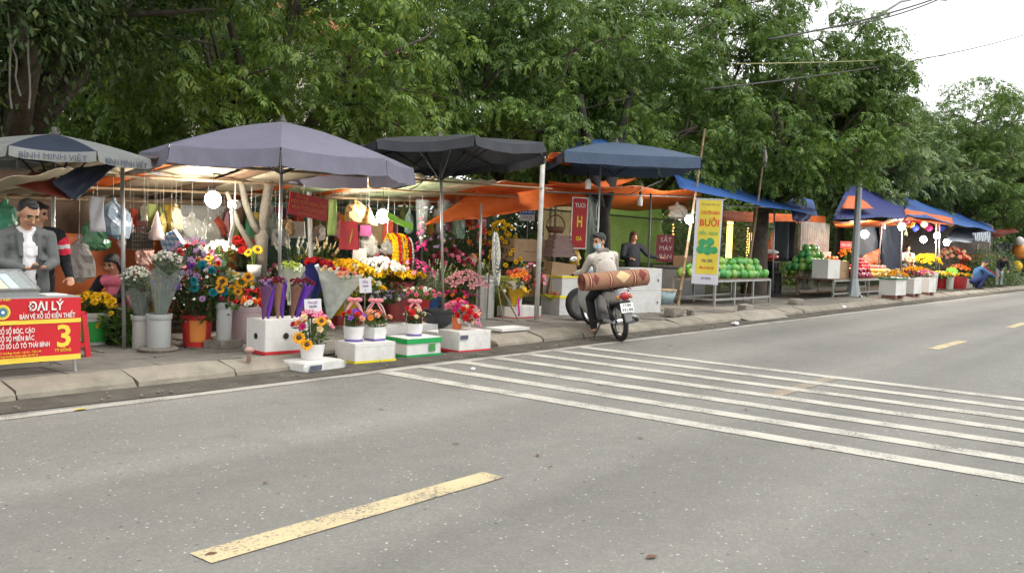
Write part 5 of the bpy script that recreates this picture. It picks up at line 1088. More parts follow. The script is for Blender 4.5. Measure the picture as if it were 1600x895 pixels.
trunk('black forked trunk beside the motorbike rider', [([Q(938, 490, 10.2), Q(939, 430, 10.2), Q(940, 370, 10.2), Q(938, 325, 10.2)], [.27, .21, .19, .18]), ([Q(938, 340, 10.2), Q(931, 300, 10.3), Q(922, 255, 10.5), Q(905, 150, 11)], [.16, .13, .12, .09]), ([Q(940, 340, 10.2), Q(951, 300, 10.3), Q(960, 262, 10.5), Q(985, 140, 11)], [.15, .13, .12, .08])], DKB)
# dark cloth hanging at the trunk, banner
tarp('hanging_cloth', 'long dark green cloth hanging in front of the black trunk', 'cloth', [Q(914, 460, 9.95), Q(932, 460, 9.95), Q(934, 312, 9.95), Q(916, 300, 9.95)], DGREEN, 0, .03, 6, 14, seed=31)
tl, tr_, bl = Q(895, 308, 9.8), Q(918, 309, 9.8), Q(898, 386, 9.8); t = thing('hanging_banner', 'narrow red banner with white edge hanging beside the black trunk', 'banner', tl.lerp(tr_, .5)); w_ = .36; h_ = 1.0
M = plane_M((0, 0, -h_/2), (.9, -.44, 0), (-.05, 0, 1)); MB().box((0, 0, 0), (w_, h_, .006), M=M).build('sheet', SW, t); MB().box((0, 0, .004), (w_-.04, h_-.04, .004), M=M).build('red_field', SR, t)
text('lettering', 'TƯƠI', .11, SW, t, M @ Matrix.Translation((0, .34, .008)), .01, xs=.9); text('lettering', 'H', .3, SYE, t, M @ Matrix.Translation((0, .02, .008)), .02, xs=.6); text('lettering', 'OA', .12, SYE, t, M @ Matrix.Translation((0, -.3, .008)), .02, xs=.7)
# distant shop sign seen through the stalls
t = thing('shop_sign', 'blue and red shop sign on white board seen behind the cardboard boxes', 'sign', Q(824, 336, 12.0)); M = plane_M((0, 0, 0), (math.sin(VIEW), -math.cos(VIEW), 0), (0, 0, 1))
MB().box((0, 0, 0), (.32, .26, .02), M=M).build('panel', SW, t); MB().box((0, .06, .012), (.3, .11, .004), M=M).build('blue_field', mat('sign_blue', (.03, .1, .4), .5), t)
text('lettering', 'SỬA CÁC', .07, SW, t, M @ Matrix.Translation((0, .06, .016)), .01, xs=.8); text('lettering', 'LOẠI XE', .07, SR, t, M @ Matrix.Translation((0, -.05, .016)), .01, xs=.8)
MB().tube([(0, 0, -.13), (0, 0, -1.9)], .02, 6).build('post', DARKSTEEL, t)
# --- cardboard boxes, basket, cloth pile, foam boxes by the rider
CARD = mat('cardboard', (.32, .21, .12), .9, .12, 8, .2, 40, dirt=.2)
def carton(label, p, s_, rz, tilt=0, group=None, m=None, name='cardboard_box'):
    t = thing(name, label, 'cardboard box', p, rz, group); t.rotation_euler = (0, tilt, rz); w, d, h = s_
    MB().box((0, 0, h/2), (w, d, h), bev=.004).build('body', m or CARD, t); MB().box((0, 0, h+.0025), (w*.98, .06, .003)).build('tape', mat('packing_tape', (.42, .32, .18), .3), t)
    MB().box((0, -d/2-.002, h*.45), (w*.5, .002, .012)).build('print_line', mat('carton_print', (.12, .09, .06), .8), t); return t
pc = Q(868, 462, 10.0); carton('upright brown cardboard box leaning beside the coral bouquet', Q(869, 462, 9.7), (.5, .4, .62), R(-30), R(6))
carton('large brown cardboard box stacked behind the whitish pole', Q(815, 408, 10.4), (.95, .5, .42), R(-5)); carton('brown cardboard box under the large stacked one', Q(818, 462, 10.4), (.8, .5, .56), R(-8))
t = thing('cloth_pile', 'pile of folded striped brown blankets on the cardboard box', 'blankets', Q(873, 402, 9.9)); SC = striped('blanket', (.17, .09, .085), (.32, .22, .2), 26, 2)
for k in range(5): MB().box((.01*(-1)**k, 0, .045+.085*k), (.58-.05*k, .42-.03*k, .08), 0, R(-20), 1, None, .03).build('blanket', SC, t, 'auto')
t = thing('wicker_basket', 'dark wicker basket with a tall hoop handle on the blankets', 'basket', Q(868, 364, 9.9)); MB().lathe([(0, 0), (.14, 0), (.2, .12), (.19, .12), (.12, .02)], 16).build('bowl', mat('wicker_dark', (.12, .05, .03), .8, .3, 30, .6, 60), t, True)
MB().tube([(.18*math.cos(q)*.77, -.18*math.cos(q)*.64, .1+.24*math.sin(q)) for q in [i*math.pi/12 for i in range(13)]], .011, 6).build('handle', mat('wicker_dark'), t, True)
hang('plastic_bag', 'mustard yellow bag hanging below the red banner', 'bag', 900, 388, 416, 9.9, .3, plastic('bag_mustard', (.55, .34, .03)), 'bag', .1, seed=12)
fb = G(893, 492)+Vector((.15, .25, 0))
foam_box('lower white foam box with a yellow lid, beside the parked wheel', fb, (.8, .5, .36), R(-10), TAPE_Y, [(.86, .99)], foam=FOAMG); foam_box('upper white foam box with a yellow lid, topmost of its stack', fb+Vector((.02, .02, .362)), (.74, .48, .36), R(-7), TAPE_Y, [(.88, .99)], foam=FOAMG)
tag(MB().box((0, 0, .06), (.5, .4, .1), bev=.015).build('foam_tray', mat('foam_yellow', (.6, .55, .3), .8), None, False, fb+Vector((.35, .35, .72)), .1), 'pale yellow foam tray on top of the yellow lidded stack', 'foam tray')
f2 = G(1008, 489)+Vector((.1, .3, 0)); BAD = plastic('badge_black', (.03, .03, .03))
for k in range(2):
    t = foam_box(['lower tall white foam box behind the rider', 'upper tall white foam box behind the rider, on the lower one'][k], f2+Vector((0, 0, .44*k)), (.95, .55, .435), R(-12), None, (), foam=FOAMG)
    MB().box((.36, -.277, .2), (.03, .003, .05)).build('mark', BAD, t); MB().box((.477, 0, .2), (.003, .04, .05)).build('mark', BAD, t)
# --- lottery stall
TX0, TX1, TY0, TY1 = 2.42, Q(119, 500, 7.98).x, 7.98, 8.46; TZ = Q(122, 462, TY0).z
lt = thing('lottery_table', 'folding lottery table hung with a red and yellow banner', 'table', ((TX0+TX1)/2, (TY0+TY1)/2, PZ)); W, D, Hh = TX1-TX0, TY1-TY0, TZ-PZ
MB().box((0, 0, Hh-.015), (W+.06, D+.06, .03), bev=.006).build('table_top', mat('table_top_grey', (.33, .32, .32), .4, .1), lt)
for sx in (-1, 1):
    for sy in (-1, 1): MB().tube([(sx*(W/2-.07), sy*(D/2-.06), Hh-.04), (sx*(W/2-.0), sy*(D/2+.0), 0)], .013, 7).build('leg', STEEL, lt)
BR = mat('banner_red', (.50, .012, .02), .5, .08, 3, .15, 8); BY = mat('banner_yellow', (.75, .55, .06), .5, .08, 4)
bh = .55; yb_ = -D/2-.045
def bsheet(name, x0, x1, z0, z1, m, off):
    return MB().grid(lambda u, v: (x0+(x1-x0)*u, yb_-off+.012*math.sin((x0+(x1-x0)*u)*9)*(1-(z0+(z1-z0)*v)/1.0), Hh-.01-bh+(z0+(z1-z0)*v)*bh), 14, 6).build(name, m, lt, True)
bsheet('banner', -W/2-.02, W/2+.02, 0, 1, BR, 0)
bsheet('banner_stripe', -W/2-.02, W/2+.02, .0, .085, BY, .003); bsheet('banner_stripe', -W/2-.02, W/2+.02, .60, .665, BY, .003)
def bt(s_, sz, x_, z_, m_, bold=.02, al='CENTER', xs=.9): text('lettering', s_, sz, m_, lt, plane_M((x_, yb_-.012, Hh-.01-bh+z_*bh), (1, 0, 0), (0, 0, 1)), bold, al, xs, .001)
xr = W/2
bt('ĐẠI LÝ', .105, xr-.285, .87, SW, .025); bt('BÁN VÉ XỔ SỐ KIẾN THIẾT', .058, xr-.27, .715, SW, .015, xs=.66)
for i, s_ in enumerate(('XỔ SỐ BÓC, CÀO', 'XỔ SỐ MIỀN BẮC', 'XỔ SỐ LÔ TÔ THÁI BÌNH')): bt(s_, .058, xr-.675, .50-.115*i, SW, .014, 'LEFT', .64)
bt('3', .27, xr-.13, .37, BY, .02, xs=1.1); bt('TỶ ĐỒNG', .035, xr-.14, .16, SYE, .01); bt('Trả thưởng nhanh - Uy tín - Tận nơi', .026, xr-.675, .17, SYE, 0, 'LEFT'); bt('Trúng thưởng hàng ngày tại đại lý', .026, xr-.675, .12, SYE, 0, 'LEFT')
for r0, m_, o_ in ((.062, BY, .006), (.045, mat('emblem_green', (.25, .35, .08), .5), .009), (.032, mat('emblem_blue', (.04, .15, .3), .5), .012), (.014, SW, .015)):
    MB().lathe([(0, 0), (r0, 0)], 24, (0, 0, 0), 0, Matrix.Translation((xr-.635, yb_-o_, Hh-.01-bh*.2)) @ Matrix.Rotation(R(90), 4, 'X')).build('emblem_ring', m_, lt)
bt('KIẾN THIẾT', .026, xr-.635, .985, BY, .01); MB().box((xr-.635, yb_-.011, Hh-.01-bh*.365), (.2, .003, .032)).build('emblem_scroll', BY, lt)
# glass ticket case on the table
gc = thing('ticket_case', 'slanted glass ticket case with coloured ticket booklets on the table', 'display case', ((TX0+TX1)/2-.05, TY0+.2, TZ)); cw = .8
b = MB(); b.add([(-cw/2, -.2, 0), (cw/2, -.2, 0), (cw/2, .2, 0), (-cw/2, .2, 0), (-cw/2, -.2, .05), (cw/2, -.2, .05), (cw/2, .2, .2), (-cw/2, .2, .2)], [(0, 1, 5, 4), (1, 2, 6, 5), (2, 3, 7, 6), (3, 0, 4, 7), (3, 2, 1, 0)]); b.build('case', mat('case_grey', (.25, .26, .26), .35, .1, metal=.3), gc)
pl = plane_M((0, -.2, .05), (1, 0, 0), (0, .4, .15))
for i in range(8): MB().box((-cw/2+.07+.092*i, .2, .006), (.075, .30, .01), M=pl).build('ticket_booklet', mat('booklet%d' % (i % 4), [(.6, .58, .5), (.62, .52, .28), (.4, .5, .66), (.08, .11, .1)][i % 4], .6), gc)
b = MB()
for x_ in (-cw/2, cw/2): b.box((x_, .214, .012), (.014, .43, .02), M=pl)
for y_ in (0, .427): b.box((0, y_, .012), (cw, .014, .02), M=pl)
for i in range(9): b.box((-cw/2+.07+.09*i, .405, .018), (.028, .02, .016), M=pl)
b.build('frame', STEEL, gc); MB().box((0, .214, .018), (cw, .42, .003), M=pl).build('glass', mat('case_glass', (.8, .85, .85), .06, .0, alpha=.18), gc)
tag(MB().box((0, 0, .006), (.2, .14, .01)).build('paper_sheet', SW, None, False, (TX1-.16, TY0+.12, TZ+.002), .2), 'white paper sheet lying on the lottery table', 'paper')
# red plastic stool
st = thing('plastic_stool', 'red plastic stool beside the lottery table', 'stool', G(117, 562)+Vector((.02, .22, 0)), R(12)); RS = plastic('stool_red', (.52, .02, .03)); sh = .46
MB().box((0, 0, sh-.02), (.27, .27, .04), bev=.015).build('seat', RS, st)
for sx in (-1, 1):
    for sy in (-1, 1):
        b = MB(); b.add([(sx*.16, sy*.16, 0), (sx*.10, sy*.16, 0), (sx*.10, sy*.14, 0), (sx*.16, sy*.10, 0), (sx*.128, sy*.128, sh-.03), (sx*.07, sy*.128, sh-.03), (sx*.07, sy*.115, sh-.03), (sx*.128, sy*.07, sh-.03)], [(0, 1, 5, 4), (1, 2, 6, 5), (2, 3, 7, 6), (3, 0, 4, 7), (3, 2, 1, 0)]); b.build('leg', RS, st)
for a in range(4): MB().box((0, -.142, .13), (.22, .012, .04), M=Matrix.Rotation(a*math.pi/2, 4, 'Z')).build('stretcher', RS, st)
# low shelf clutter at the back of the flower stall
for i, (x_, w_, lb) in enumerate([(6.4, 1.6, 'long dark wooden bench behind the cellophane sleeves'), (8.9, 2.4, 'long dark wooden bench behind the chrysanthemum buckets'), (11.2, 1.6, 'dark wooden bench behind the snapdragons')]):
    t = thing('display_bench', lb, 'bench', (x_, 10.4, .1)); MB().box((0, 0, .46), (w_, .55, .04)).build('plank', WOOD, t)
    for sx in (-1, 1):
        for sy in (-1, 1): MB().box((sx*(w_/2-.08), sy*.2, .22), (.05, .05, .44)).build('leg', WOOD, t)
clut = [(6.3, .3, .26, CARD, 'small brown carton on the bench behind the cellophane sleeves'), (6.75, .34, .2, plastic('bin_green', (.03, .12, .08)), 'dark green bin on the bench below the forked trunk'), (7.0, .3, .3, mat('carton_white', (.5, .48, .44), .8), 'white carton at the end of the bench behind the forked trunk'), (8.1, .3, .3, CARD, 'brown carton on the bench behind the white lilies'), (9.4, .36, .24, mat('carton_blue', (.08, .15, .25), .8), 'blue carton on the bench under the second bulb'), (10.9, .4, .3, mat('carton_white'), 'white carton on the bench behind the snapdragons'), (11.5, .35, .28, CARD, 'brown carton on the bench behind the dark roses')]
for i, (x_, w_, h_, m, lb) in enumerate(clut): carton(lb, (x_, 10.5, .582), (w_, .3, h_), .1*i, 0, None, m)
for i, (px, py0, py1, w_, m, lb) in enumerate([(300, 335, 385, .3, film('haze1', (.2, .2, .18), .6), 'cloudy plastic bag hung in front of the grey sheet'), (325, 340, 395, .3, film('haze2', (.17, .17, .15), .6), 'cloudy plastic sack hung below the first bulb'), (430, 335, 375, .22, film('haze3', (.2, .26, .22), .8), 'dark plastic bag hung behind the parasol pole'), (500, 350, 378, .2, film('haze4', (.28, .27, .25), .7), 'pale plastic bag under the corner of the red sign'), (530, 335, 372, .18, film('pinkbag', (.5, .2, .28), .75), 'pink plastic bag beside the red gift bag'), (640, 330, 365, .2, film('haze5', (.2, .3, .25), .8), 'greenish plastic bag behind the lime ribbon'), (715, 318, 372, .28, film('haze6', (.2, .3, .22), .75), 'green plastic bag behind the charcoal parasol pole'), (575, 362, 400, .25, film('haze7', (.3, .29, .26), .7), 'pale plastic bag hung beside the flower garland'), (605, 375, 398, .2, film('haze8', (.3, .3, .28), .8), 'grey plastic bag behind the flower garland'), (230, 385, 415, .22, film('haze9', (.5, .3, .26), .8), 'reddish plastic bag behind the black lattice basket')]):
    hang('plastic_bag', lb, 'bag', px, py0, py1, 10.3+.1*(i % 3), w_, m, 'bag', .25, seed=20+i)

cols = [('rust red', (.28, .05, .03)), ('dusty pink', (.42, .2, .22)), ('olive', (.14, .16, .05)), ('dark green', (.03, .1, .05)), ('mustard', (.4, .26, .04)), ('pale grey', (.36, .36, .34)), ('plum', (.16, .04, .1)), ('tan', (.3, .21, .12))]
rq = random.Random(77)
for i in range(34):
    nm, c = cols[i % 8]; px = 205+i*16.5+rq.uniform(-6, 6)
    y0 = 318+rq.uniform(0, 26); hang('goods_packet', nm+' packet hanging in the crowded back of the flower stall', 'packet', px, y0, y0+rq.uniform(22, 46), rq.uniform(10.2, 11.4), rq.uniform(.12, .24), cloth('packet_'+nm.replace(' ', '_'), c), rq.choice(['flat', 'bag', 'gift', 'flat']), .2, seed=i+200)['group'] = nm+' packets at the back of the flower stall'

# ================================================================== PEOPLE
SKIN = mat('skin', (.47, .25, .155), .55, .06, 20, spec=.35); LIP = mat('lip', (.32, .12, .10), .5); HAIR = mat('hair_black', (.012, .011, .011), .45, .2, 60, .6, 90); EYEM = mat('eye_dark', (.015, .012, .01), .3)
def cap_mesh(b, a, c, ra, rc, n=12):
    a, c = Vector(a), Vector(c); d = (c-a); L = d.length; d = d/L if L > 1e-6 else Vector((0, 0, 1)); pts = []; rad = []
    for k in range(5): t = math.pi/2*(1-k/4); pts.append(a-d*ra*math.sin(t)); rad.append(max(ra*math.cos(t), .0008))
    for k in range(5): t = math.pi/2*k/4; pts.append(c+d*rc*math.sin(t)); rad.append(max(rc*math.cos(t), .0008))
    b.tube(pts, rad, n)
def figure(label, loc, rz, prims, extra=None, voxel=.011, cat_='person', smooth=4, name='person'):
    """prims: ('c', a, b, ra, rb, mat) or ('e', centre, radii, rot3x3, mat) -> one continuous body mesh"""
    t = thing(name, label, cat_, loc, rz); b = MB(); mats = []; 
    for p in prims:
        if p[0] == 'c': cap_mesh(b, p[1], p[2], p[3], p[4])
        else:
            M = Matrix.Translation(p[1]) @ (p[3].to_4x4() if p[3] is not None else Matrix.Identity(4)); b.ball((0, 0, 0), 1, 16, 12, 0, p[2], M)
        if p[-1] not in mats: mats.append(p[-1])
    o = b.build('body', mats[0]); m1 = o.modifiers.new('r', 'REMESH'); m1.mode = 'VOXEL'; m1.voxel_size = voxel
    m2 = o.modifiers.new('s', 'SMOOTH'); m2.factor = .5; m2.iterations = smooth
    dg = bpy.context.evaluated_depsgraph_get(); me = bpy.data.meshes.new_from_object(o.evaluated_get(dg)); old = o.data; bpy.data.objects.remove(o); bpy.data.meshes.remove(old)
    n = len(me.polygons); C = np.zeros(n*3); me.polygons.foreach_get('center', C); C = C.reshape(-1, 3); best = np.full(n, 1e9); MI = np.zeros(n, np.int32)
    for p in prims:
        if p[0] == 'c':
            a, c = np.array(p[1], float), np.array(p[2], float); ab = c-a; h = np.clip((C-a)@ab/max(ab@ab, 1e-9), 0, 1); d = np.linalg.norm(C-a-h[:, None]*ab, axis=1)-(p[3]+(p[4]-p[3])*h)
        else:
            q = C-np.array(p[1], float)
            if p[3] is not None: q = q@np.array(p[3])
            r_ = np.array(p[2], float); k0 = np.linalg.norm(q/r_, axis=1); k1 = np.linalg.norm(q/r_**2, axis=1)+1e-9; d = k0*(k0-1)/k1
        w = d < best; best[w] = d[w]; MI[w] = mats.index(p[-1])
    me.materials.clear()
    for m in mats: me.materials.append(m)
    me.polygons.foreach_set('material_index', MI); me.polygons.foreach_set('use_smooth', np.ones(n, bool)); me.name = 'body'; me.update()
    mobj('body', me, t)
    if extra: extra(t)
    return t
def head(c, f, up_=(0, 0, 1), hair='short', s_=1., skin=SKIN, mask=None, hairm=HAIR):
    """head prims at centre c facing f"""
    f = Vector(f).normalized(); u = Vector(up_); u = (u-f*u.dot(f)).normalized(); r_ = f.cross(u); c = Vector(c)
    Rm = Matrix(((r_.x, f.x, u.x), (r_.y, f.y, u.y), (r_.z, f.z, u.z)))
    P = lambda x, y, z: tuple(c+(r_*x+f*y+u*z)*s_); S = lambda *a: tuple(q*s_ for q in a)
    L = [('e', P(0, -.005, .025), S(.073, .09, .092), Rm, skin), ('e', P(0, .018, -.045), S(.056, .068, .07), Rm, skin), ('e', P(0, .045, -.088), S(.03, .03, .022), Rm, skin),
         ('c', P(0, .082, .008), P(0, .103, -.028), .010*s_, .015*s_, skin), ('e', P(-.036, .07, -.02), S(.026, .018, .022), Rm, skin), ('e', P(.036, .07, -.02), S(.026, .018, .022), Rm, skin),
         ('c', P(-.02, .083, -.061), P(.02, .083, -.061), .008*s_, .008*s_, LIP), ('c', P(-.048, .078, .027), P(-.018, .088, .03), .0065*s_, .006*s_, hairm), ('c', P(.048, .078, .027), P(.018, .088, .03), .0065*s_, .006*s_, hairm),
         ('e', P(-.032, .079, .008), S(.0105, .008, .0045), Rm, EYEM), ('e', P(.032, .079, .008), S(.0105, .008, .0045), Rm, EYEM),
         ('e', P(-.077, -.008, -.005), S(.010, .02, .032), Rm, skin), ('e', P(.077, -.008, -.005), S(.010, .02, .032), Rm, skin)]
    if hair == 'short': L += [('e', P(0, -.022, .048), S(.081, .093, .088), Rm, hairm), ('e', P(0, .055, .095), S(.06, .035, .025), Rm, hairm), ('c', P(-.072, .01, .03), P(-.074, -.01, 0), .012*s_, .01*s_, hairm), ('c', P(.072, .01, .03), P(.074, -.01, 0), .012*s_, .01*s_, hairm)]
    if hair == 'receding': L += [('e', P(0, -.028, .046), S(.08, .086, .083), Rm, hairm), ('e', P(.0, .035, .096), S(.045, .036, .02), Rm, hairm), ('c', P(-.074, -.005, .03), P(-.075, -.02, -.01), .012*s_, .01*s_, hairm), ('c', P(.074, -.005, .03), P(.075, -.02, -.01), .012*s_, .01*s_, hairm)]
    if hair == 'long': L += [('e', P(0, -.02, .045), S(.086, .095, .09), Rm, hairm), ('e', P(0, -.06, -.03), S(.08, .06, .09), Rm, hairm), ('c', P(-.076, .0, .02), P(-.07, -.04, -.11), .022*s_, .025*s_, hairm), ('c', P(.076, .0, .02), P(.07, -.04, -.11), .022*s_, .025*s_, hairm), ('e', P(0, .058, .075), S(.062, .03, .03), Rm, hairm)]
    if mask: L += [('e', P(0, .05, -.042), S(.064, .056, .048), Rm, mask), ('c', P(-.05, .05, -.02), P(-.078, -.005, .0), .007*s_, .005*s_, mask), ('c', P(.05, .05, -.02), P(.078, -.005, .0), .007*s_, .005*s_, mask)]
    return L
def hand(w, d, palm_n, curl=.5, thumb=1, s_=1., skin=SKIN):
    """palm and five fingers from wrist w along d; palm_n points out of the palm"""
    w = Vector(w); d = Vector(d).normalized(); n = Vector(palm_n); n = (n-d*n.dot(d)).normalized(); x = d.cross(n); L = [('e', tuple(w+d*.045*s_), (.04*s_, .05*s_, .019*s_), Matrix(((x.x, d.x, n.x), (x.y, d.y, n.y), (x.z, d.z, n.z))), skin)]
    for k, (o, l) in enumerate(((-.03, .062), (-.010, .074), (.011, .07), (.03, .055))):
        p = w+(d*.085+x*o)*s_; dd = d
        for seg in range(3):
            a = curl*(.55+.35*seg); dd = (d*math.cos(a*(seg+1)*.6)+n*math.sin(a*(seg+1)*.6)); q = p+dd*l*(.45, .32, .23)[seg]*s_; L.append(('c', tuple(p), tuple(q), .0095*s_, .0085*s_, skin)); p = q
    p = w+(d*.025+x*-.033*thumb)*s_; q = p+(d*.5-x*.7*thumb+n*.35).normalized()*.04*s_; L += [('c', tuple(p), tuple(q), .0125*s_, .0105*s_, skin), ('c', tuple(q), tuple(q+(d*.8-x*.25*thumb+n*.4).normalized()*.032*s_), .0105*s_, .009*s_, skin)]
    return L
def limb(a, m, c, r0, r1, r2, mt, mt2=None): return [('c', a, m, r0, r1, mt), ('c', m, c, r1, r2, mt2 or mt)]
def shoe(ank, d, mt, s_=1.):
    a = Vector(ank); d = Vector(d).normalized(); return [('c', tuple(a+d*-.04+Vector((0, 0, -.03))), tuple(a+d*.15+Vector((0, 0, -.045))), .042*s_, .036*s_, mt), ('c', tuple(a+Vector((0, 0, .02))), tuple(a+Vector((0, 0, -.03))), .045*s_, .042*s_, mt)]
JG = cloth('jacket_grey', (.115, .12, .118)); SHW = cloth('shirt_white', (.68, .67, .68)); TRB = cloth('trouser_dark', (.022, .022, .026)); SHO = mat('shoe_dark', (.02, .018, .016), .5); BLK = cloth('black_knit', (.018, .018, .022)); PINKV = cloth('vest_pink', (.66, .16, .24)); RSTR = cloth('stripe_red', (.55, .03, .06)); WSTR = cloth('stripe_grey', (.5, .48, .46))
# --- standing lottery seller (faces -Y locally)
mp = Q(40, 420, 8.8); mp.z = PZ
pr = []
for s in (-1, 1): pr += limb((s*.09, .0, .86), (s*.10, -.02, .47), (s*.10, .02, .1), .09, .065, .055, TRB)+shoe((s*.10, .02, .085), (s*.15, -1, 0), SHO)
pr += [('c', (-.06, 0, .92), (.06, 0, .92), .125, .125, TRB), ('e', (0, .01, 1.08), (.185, .13, .27), None, JG), ('c', (-.09, .01, .88), (.09, .01, .88), .125, .125, JG), ('e', (0, .015, 1.27), (.20, .125, .15), None, JG), ('c', (-.15, .015, 1.365), (.15, .015, 1.365), .075, .075, JG),
       ('c', (.012, -.068, 1.25), (.015, -.072, .80), .07, .08, SHW), ('c', (-.10, -.05, 1.1), (-.11, -.055, .80), .075, .085, JG), ('c', (.125, -.05, 1.1), (.135, -.055, .80), .07, .085, JG), ('c', (.0, -.055, 1.36), (.02, -.10, 1.16), .05, .055, SHW), ('c', (0, .01, 1.36), (0, -.025, 1.47), .058, .055, SKIN),
       ('c', (-.065, -.02, 1.435), (-.02, -.085, 1.37), .022, .018, SHW), ('c', (.065, -.02, 1.435), (.03, -.085, 1.37), .022, .018, SHW), ('c', (-.075, -.085, 1.36), (-.062, -.125, 1.15), .035, .02, JG), ('c', (.105, -.08, 1.36), (.105, -.115, 1.12), .035, .02, JG), ('c', (-.11, .03, 1.43), (.11, .03, 1.43), .04, .04, JG)]
pr += limb((-.215, .015, 1.35), (-.245, -.02, 1.07), (-.07, -.235, 1.02), .072, .06, .045, JG)+limb((.215, .015, 1.35), (.25, -.06, 1.08), (.14, -.26, 1.03), .072, .06, .045, JG)
pr += hand((-.05, -.25, 1.02), (.9, -.35, -.05), (.2, .2, .9), .7, 1)+hand((.125, -.275, 1.03), (-.75, -.6, .05), (-.2, .3, .9), .8, -1)
pr += head((.01, -.075, 1.585), (.28, -.8, -.5), hair='receding', s_=1.24)
def ex_man(t):
    f = Vector((.28, -.8, -.5)).normalized(); u = Vector((0, 0, 1)); u = (u-f*u.dot(f)).normalized(); r_ = f.cross(u); c = Vector((.01, -.075, 1.585)); P = lambda x, y, z: c+(r_*x+f*y+u*z)*1.24; b = MB()
    for sx in (-1, 1):
        b.tube([P(sx*.034+.024*math.cos(a), .098, .004+.017*math.sin(a)) for a in [k*math.pi/6 for k in range(13)]], .0022, 5); b.tube([P(sx*.058, .096, .006), P(sx*.082, .0, .008)], .002, 5)
    b.tube([P(-.01, .1, .006), P(.01, .1, .006)], .002, 5); b.build('glasses', mat('gold_wire', (.35, .25, .1), .3, metal=.8), t)
    MB().box((.045, -.136, 1.2), (.085, .006, .1), bev=.002).build('shirt_pocket', SHW, t)
man = figure('man in grey jacket and white shirt looking down at a phone behind the lottery table', mp, R(-14), pr, ex_man, .009); man.scale = (.92, .95, .885)
ph = Matrix.Translation(mp) @ Matrix.Rotation(R(-14), 4, 'Z'); tag(MB().box((0, 0, 0), (.075, .15, .009), bev=.002).build('phone', mat('phone_black', (.02, .02, .022), .15), None, False, ph @ Vector((.055, -.325, .945)), rot=(R(25), 0, R(-50))), 'black phone held by the man in the grey jacket', 'phone')
# --- person behind him, sleeve with red and grey stripes
sp = Q(58, 420, 9.3); sp.z = PZ; pr = []
for s in (-1, 1): pr += limb((s*.09, 0, .84), (s*.1, -.02, .46), (s*.1, .02, .1), .088, .062, .052, TRB)+shoe((s*.1, .02, .085), (0, -1, 0), SHO)
pr += [('c', (-.05, 0, .92), (.05, 0, .92), .12, .12, BLK), ('e', (0, 0, 1.12), (.175, .12, .25), None, BLK), ('c', (-.14, 0, 1.33), (.14, 0, 1.33), .075, .075, BLK), ('c', (0, 0, 1.36), (0, -.02, 1.44), .05, .05, SKIN)]
pr += [('c', (.2, 0, 1.32), (.24, -.02, 1.22), .074, .07, BLK), ('c', (.235, -.015, 1.245), (.24, -.02, 1.225), .074, .073, RSTR), ('c', (.243, -.022, 1.19), (.246, -.024, 1.175), .072, .072, WSTR), ('c', (.25, -.03, 1.14), (.252, -.033, 1.125), .071, .07, RSTR), ('c', (.255, -.035, 1.08), (.27, -.06, .98), .066, .056, BLK), ('c', (.27, -.06, .98), (.24, -.32, .86), .055, .042, BLK)]
pr += limb((-.2, 0, 1.32), (-.26, .02, 1.03), (-.2, -.2, .95), .07, .058, .042, BLK)+hand((.236, -.34, .855), (-.2, -.9, -.35), (0, .2, -1), .35, 1)+hand((-.2, -.21, .95), (.1, -1, 0), (0, 0, -1), .4)
pr += head((.0, -.02, 1.54), (.75, -.6, -.25), hair='short')
figure('person in black jacket with a red and grey striped sleeve leaning on the table', sp, R(-10), pr, None, .011).scale = (.95, .95, .92)
# --- seated woman in a pink vest
wp = Q(188, 470, 10.0); wp.z = PZ; pr = []
for s in (-1, 1): pr += limb((s*.1, 0, .36), (s*.13, -.36, .40), (s*.12, -.30, .07), .095, .07, .05, TRB)+shoe((s*.12, -.31, .085), (0, -1, 0), SHO)
pr += [('c', (-.07, .0, .36), (.07, .0, .36), .13, .13, TRB), ('e', (0, -.04, .58), (.175, .13, .22), None, PINKV), ('c', (-.11, -.10, .79), (.11, -.10, .79), .085, .085, PINKV), ('c', (0, -.1, .84), (0, -.13, .92), .05, .048, SKIN), ('c', (-.07, -.06, .88), (.07, -.06, .88), .05, .05, BLK)]
pr += limb((-.19, -.1, .79), (-.22, -.26, .57), (-.1, -.50, .58), .07, .058, .042, BLK)+limb((.19, -.1, .79), (.2, -.3, .58), (.1, -.52, .57), .07, .058, .042, BLK)
pr += hand((-.1, -.51, .58), (.1, -1, 0), (0, 0, -1), .5)+hand((.1, -.53, .57), (-.1, -1, 0), (0, 0, -1), .5, -1)+head((-.01, -.15, 1.01), (-.1, -.9, -.35), hair='long', s_=1.05)
figure('seated woman in a pink vest over black sleeves behind the flower buckets', wp, R(-62), pr, None, .011).scale = (.95, .95, .88)
st2 = thing('low_stool', 'low blue plastic stool under the seated woman', 'stool', wp); MB().box((0, 0, .2), (.28, .28, .04), bev=.01).build('seat', BLB, st2)
for sx in (-1, 1):
    for sy in (-1, 1): MB().box((sx*.11, sy*.11, .09), (.04, .04, .18)).build('leg', BLB, st2)
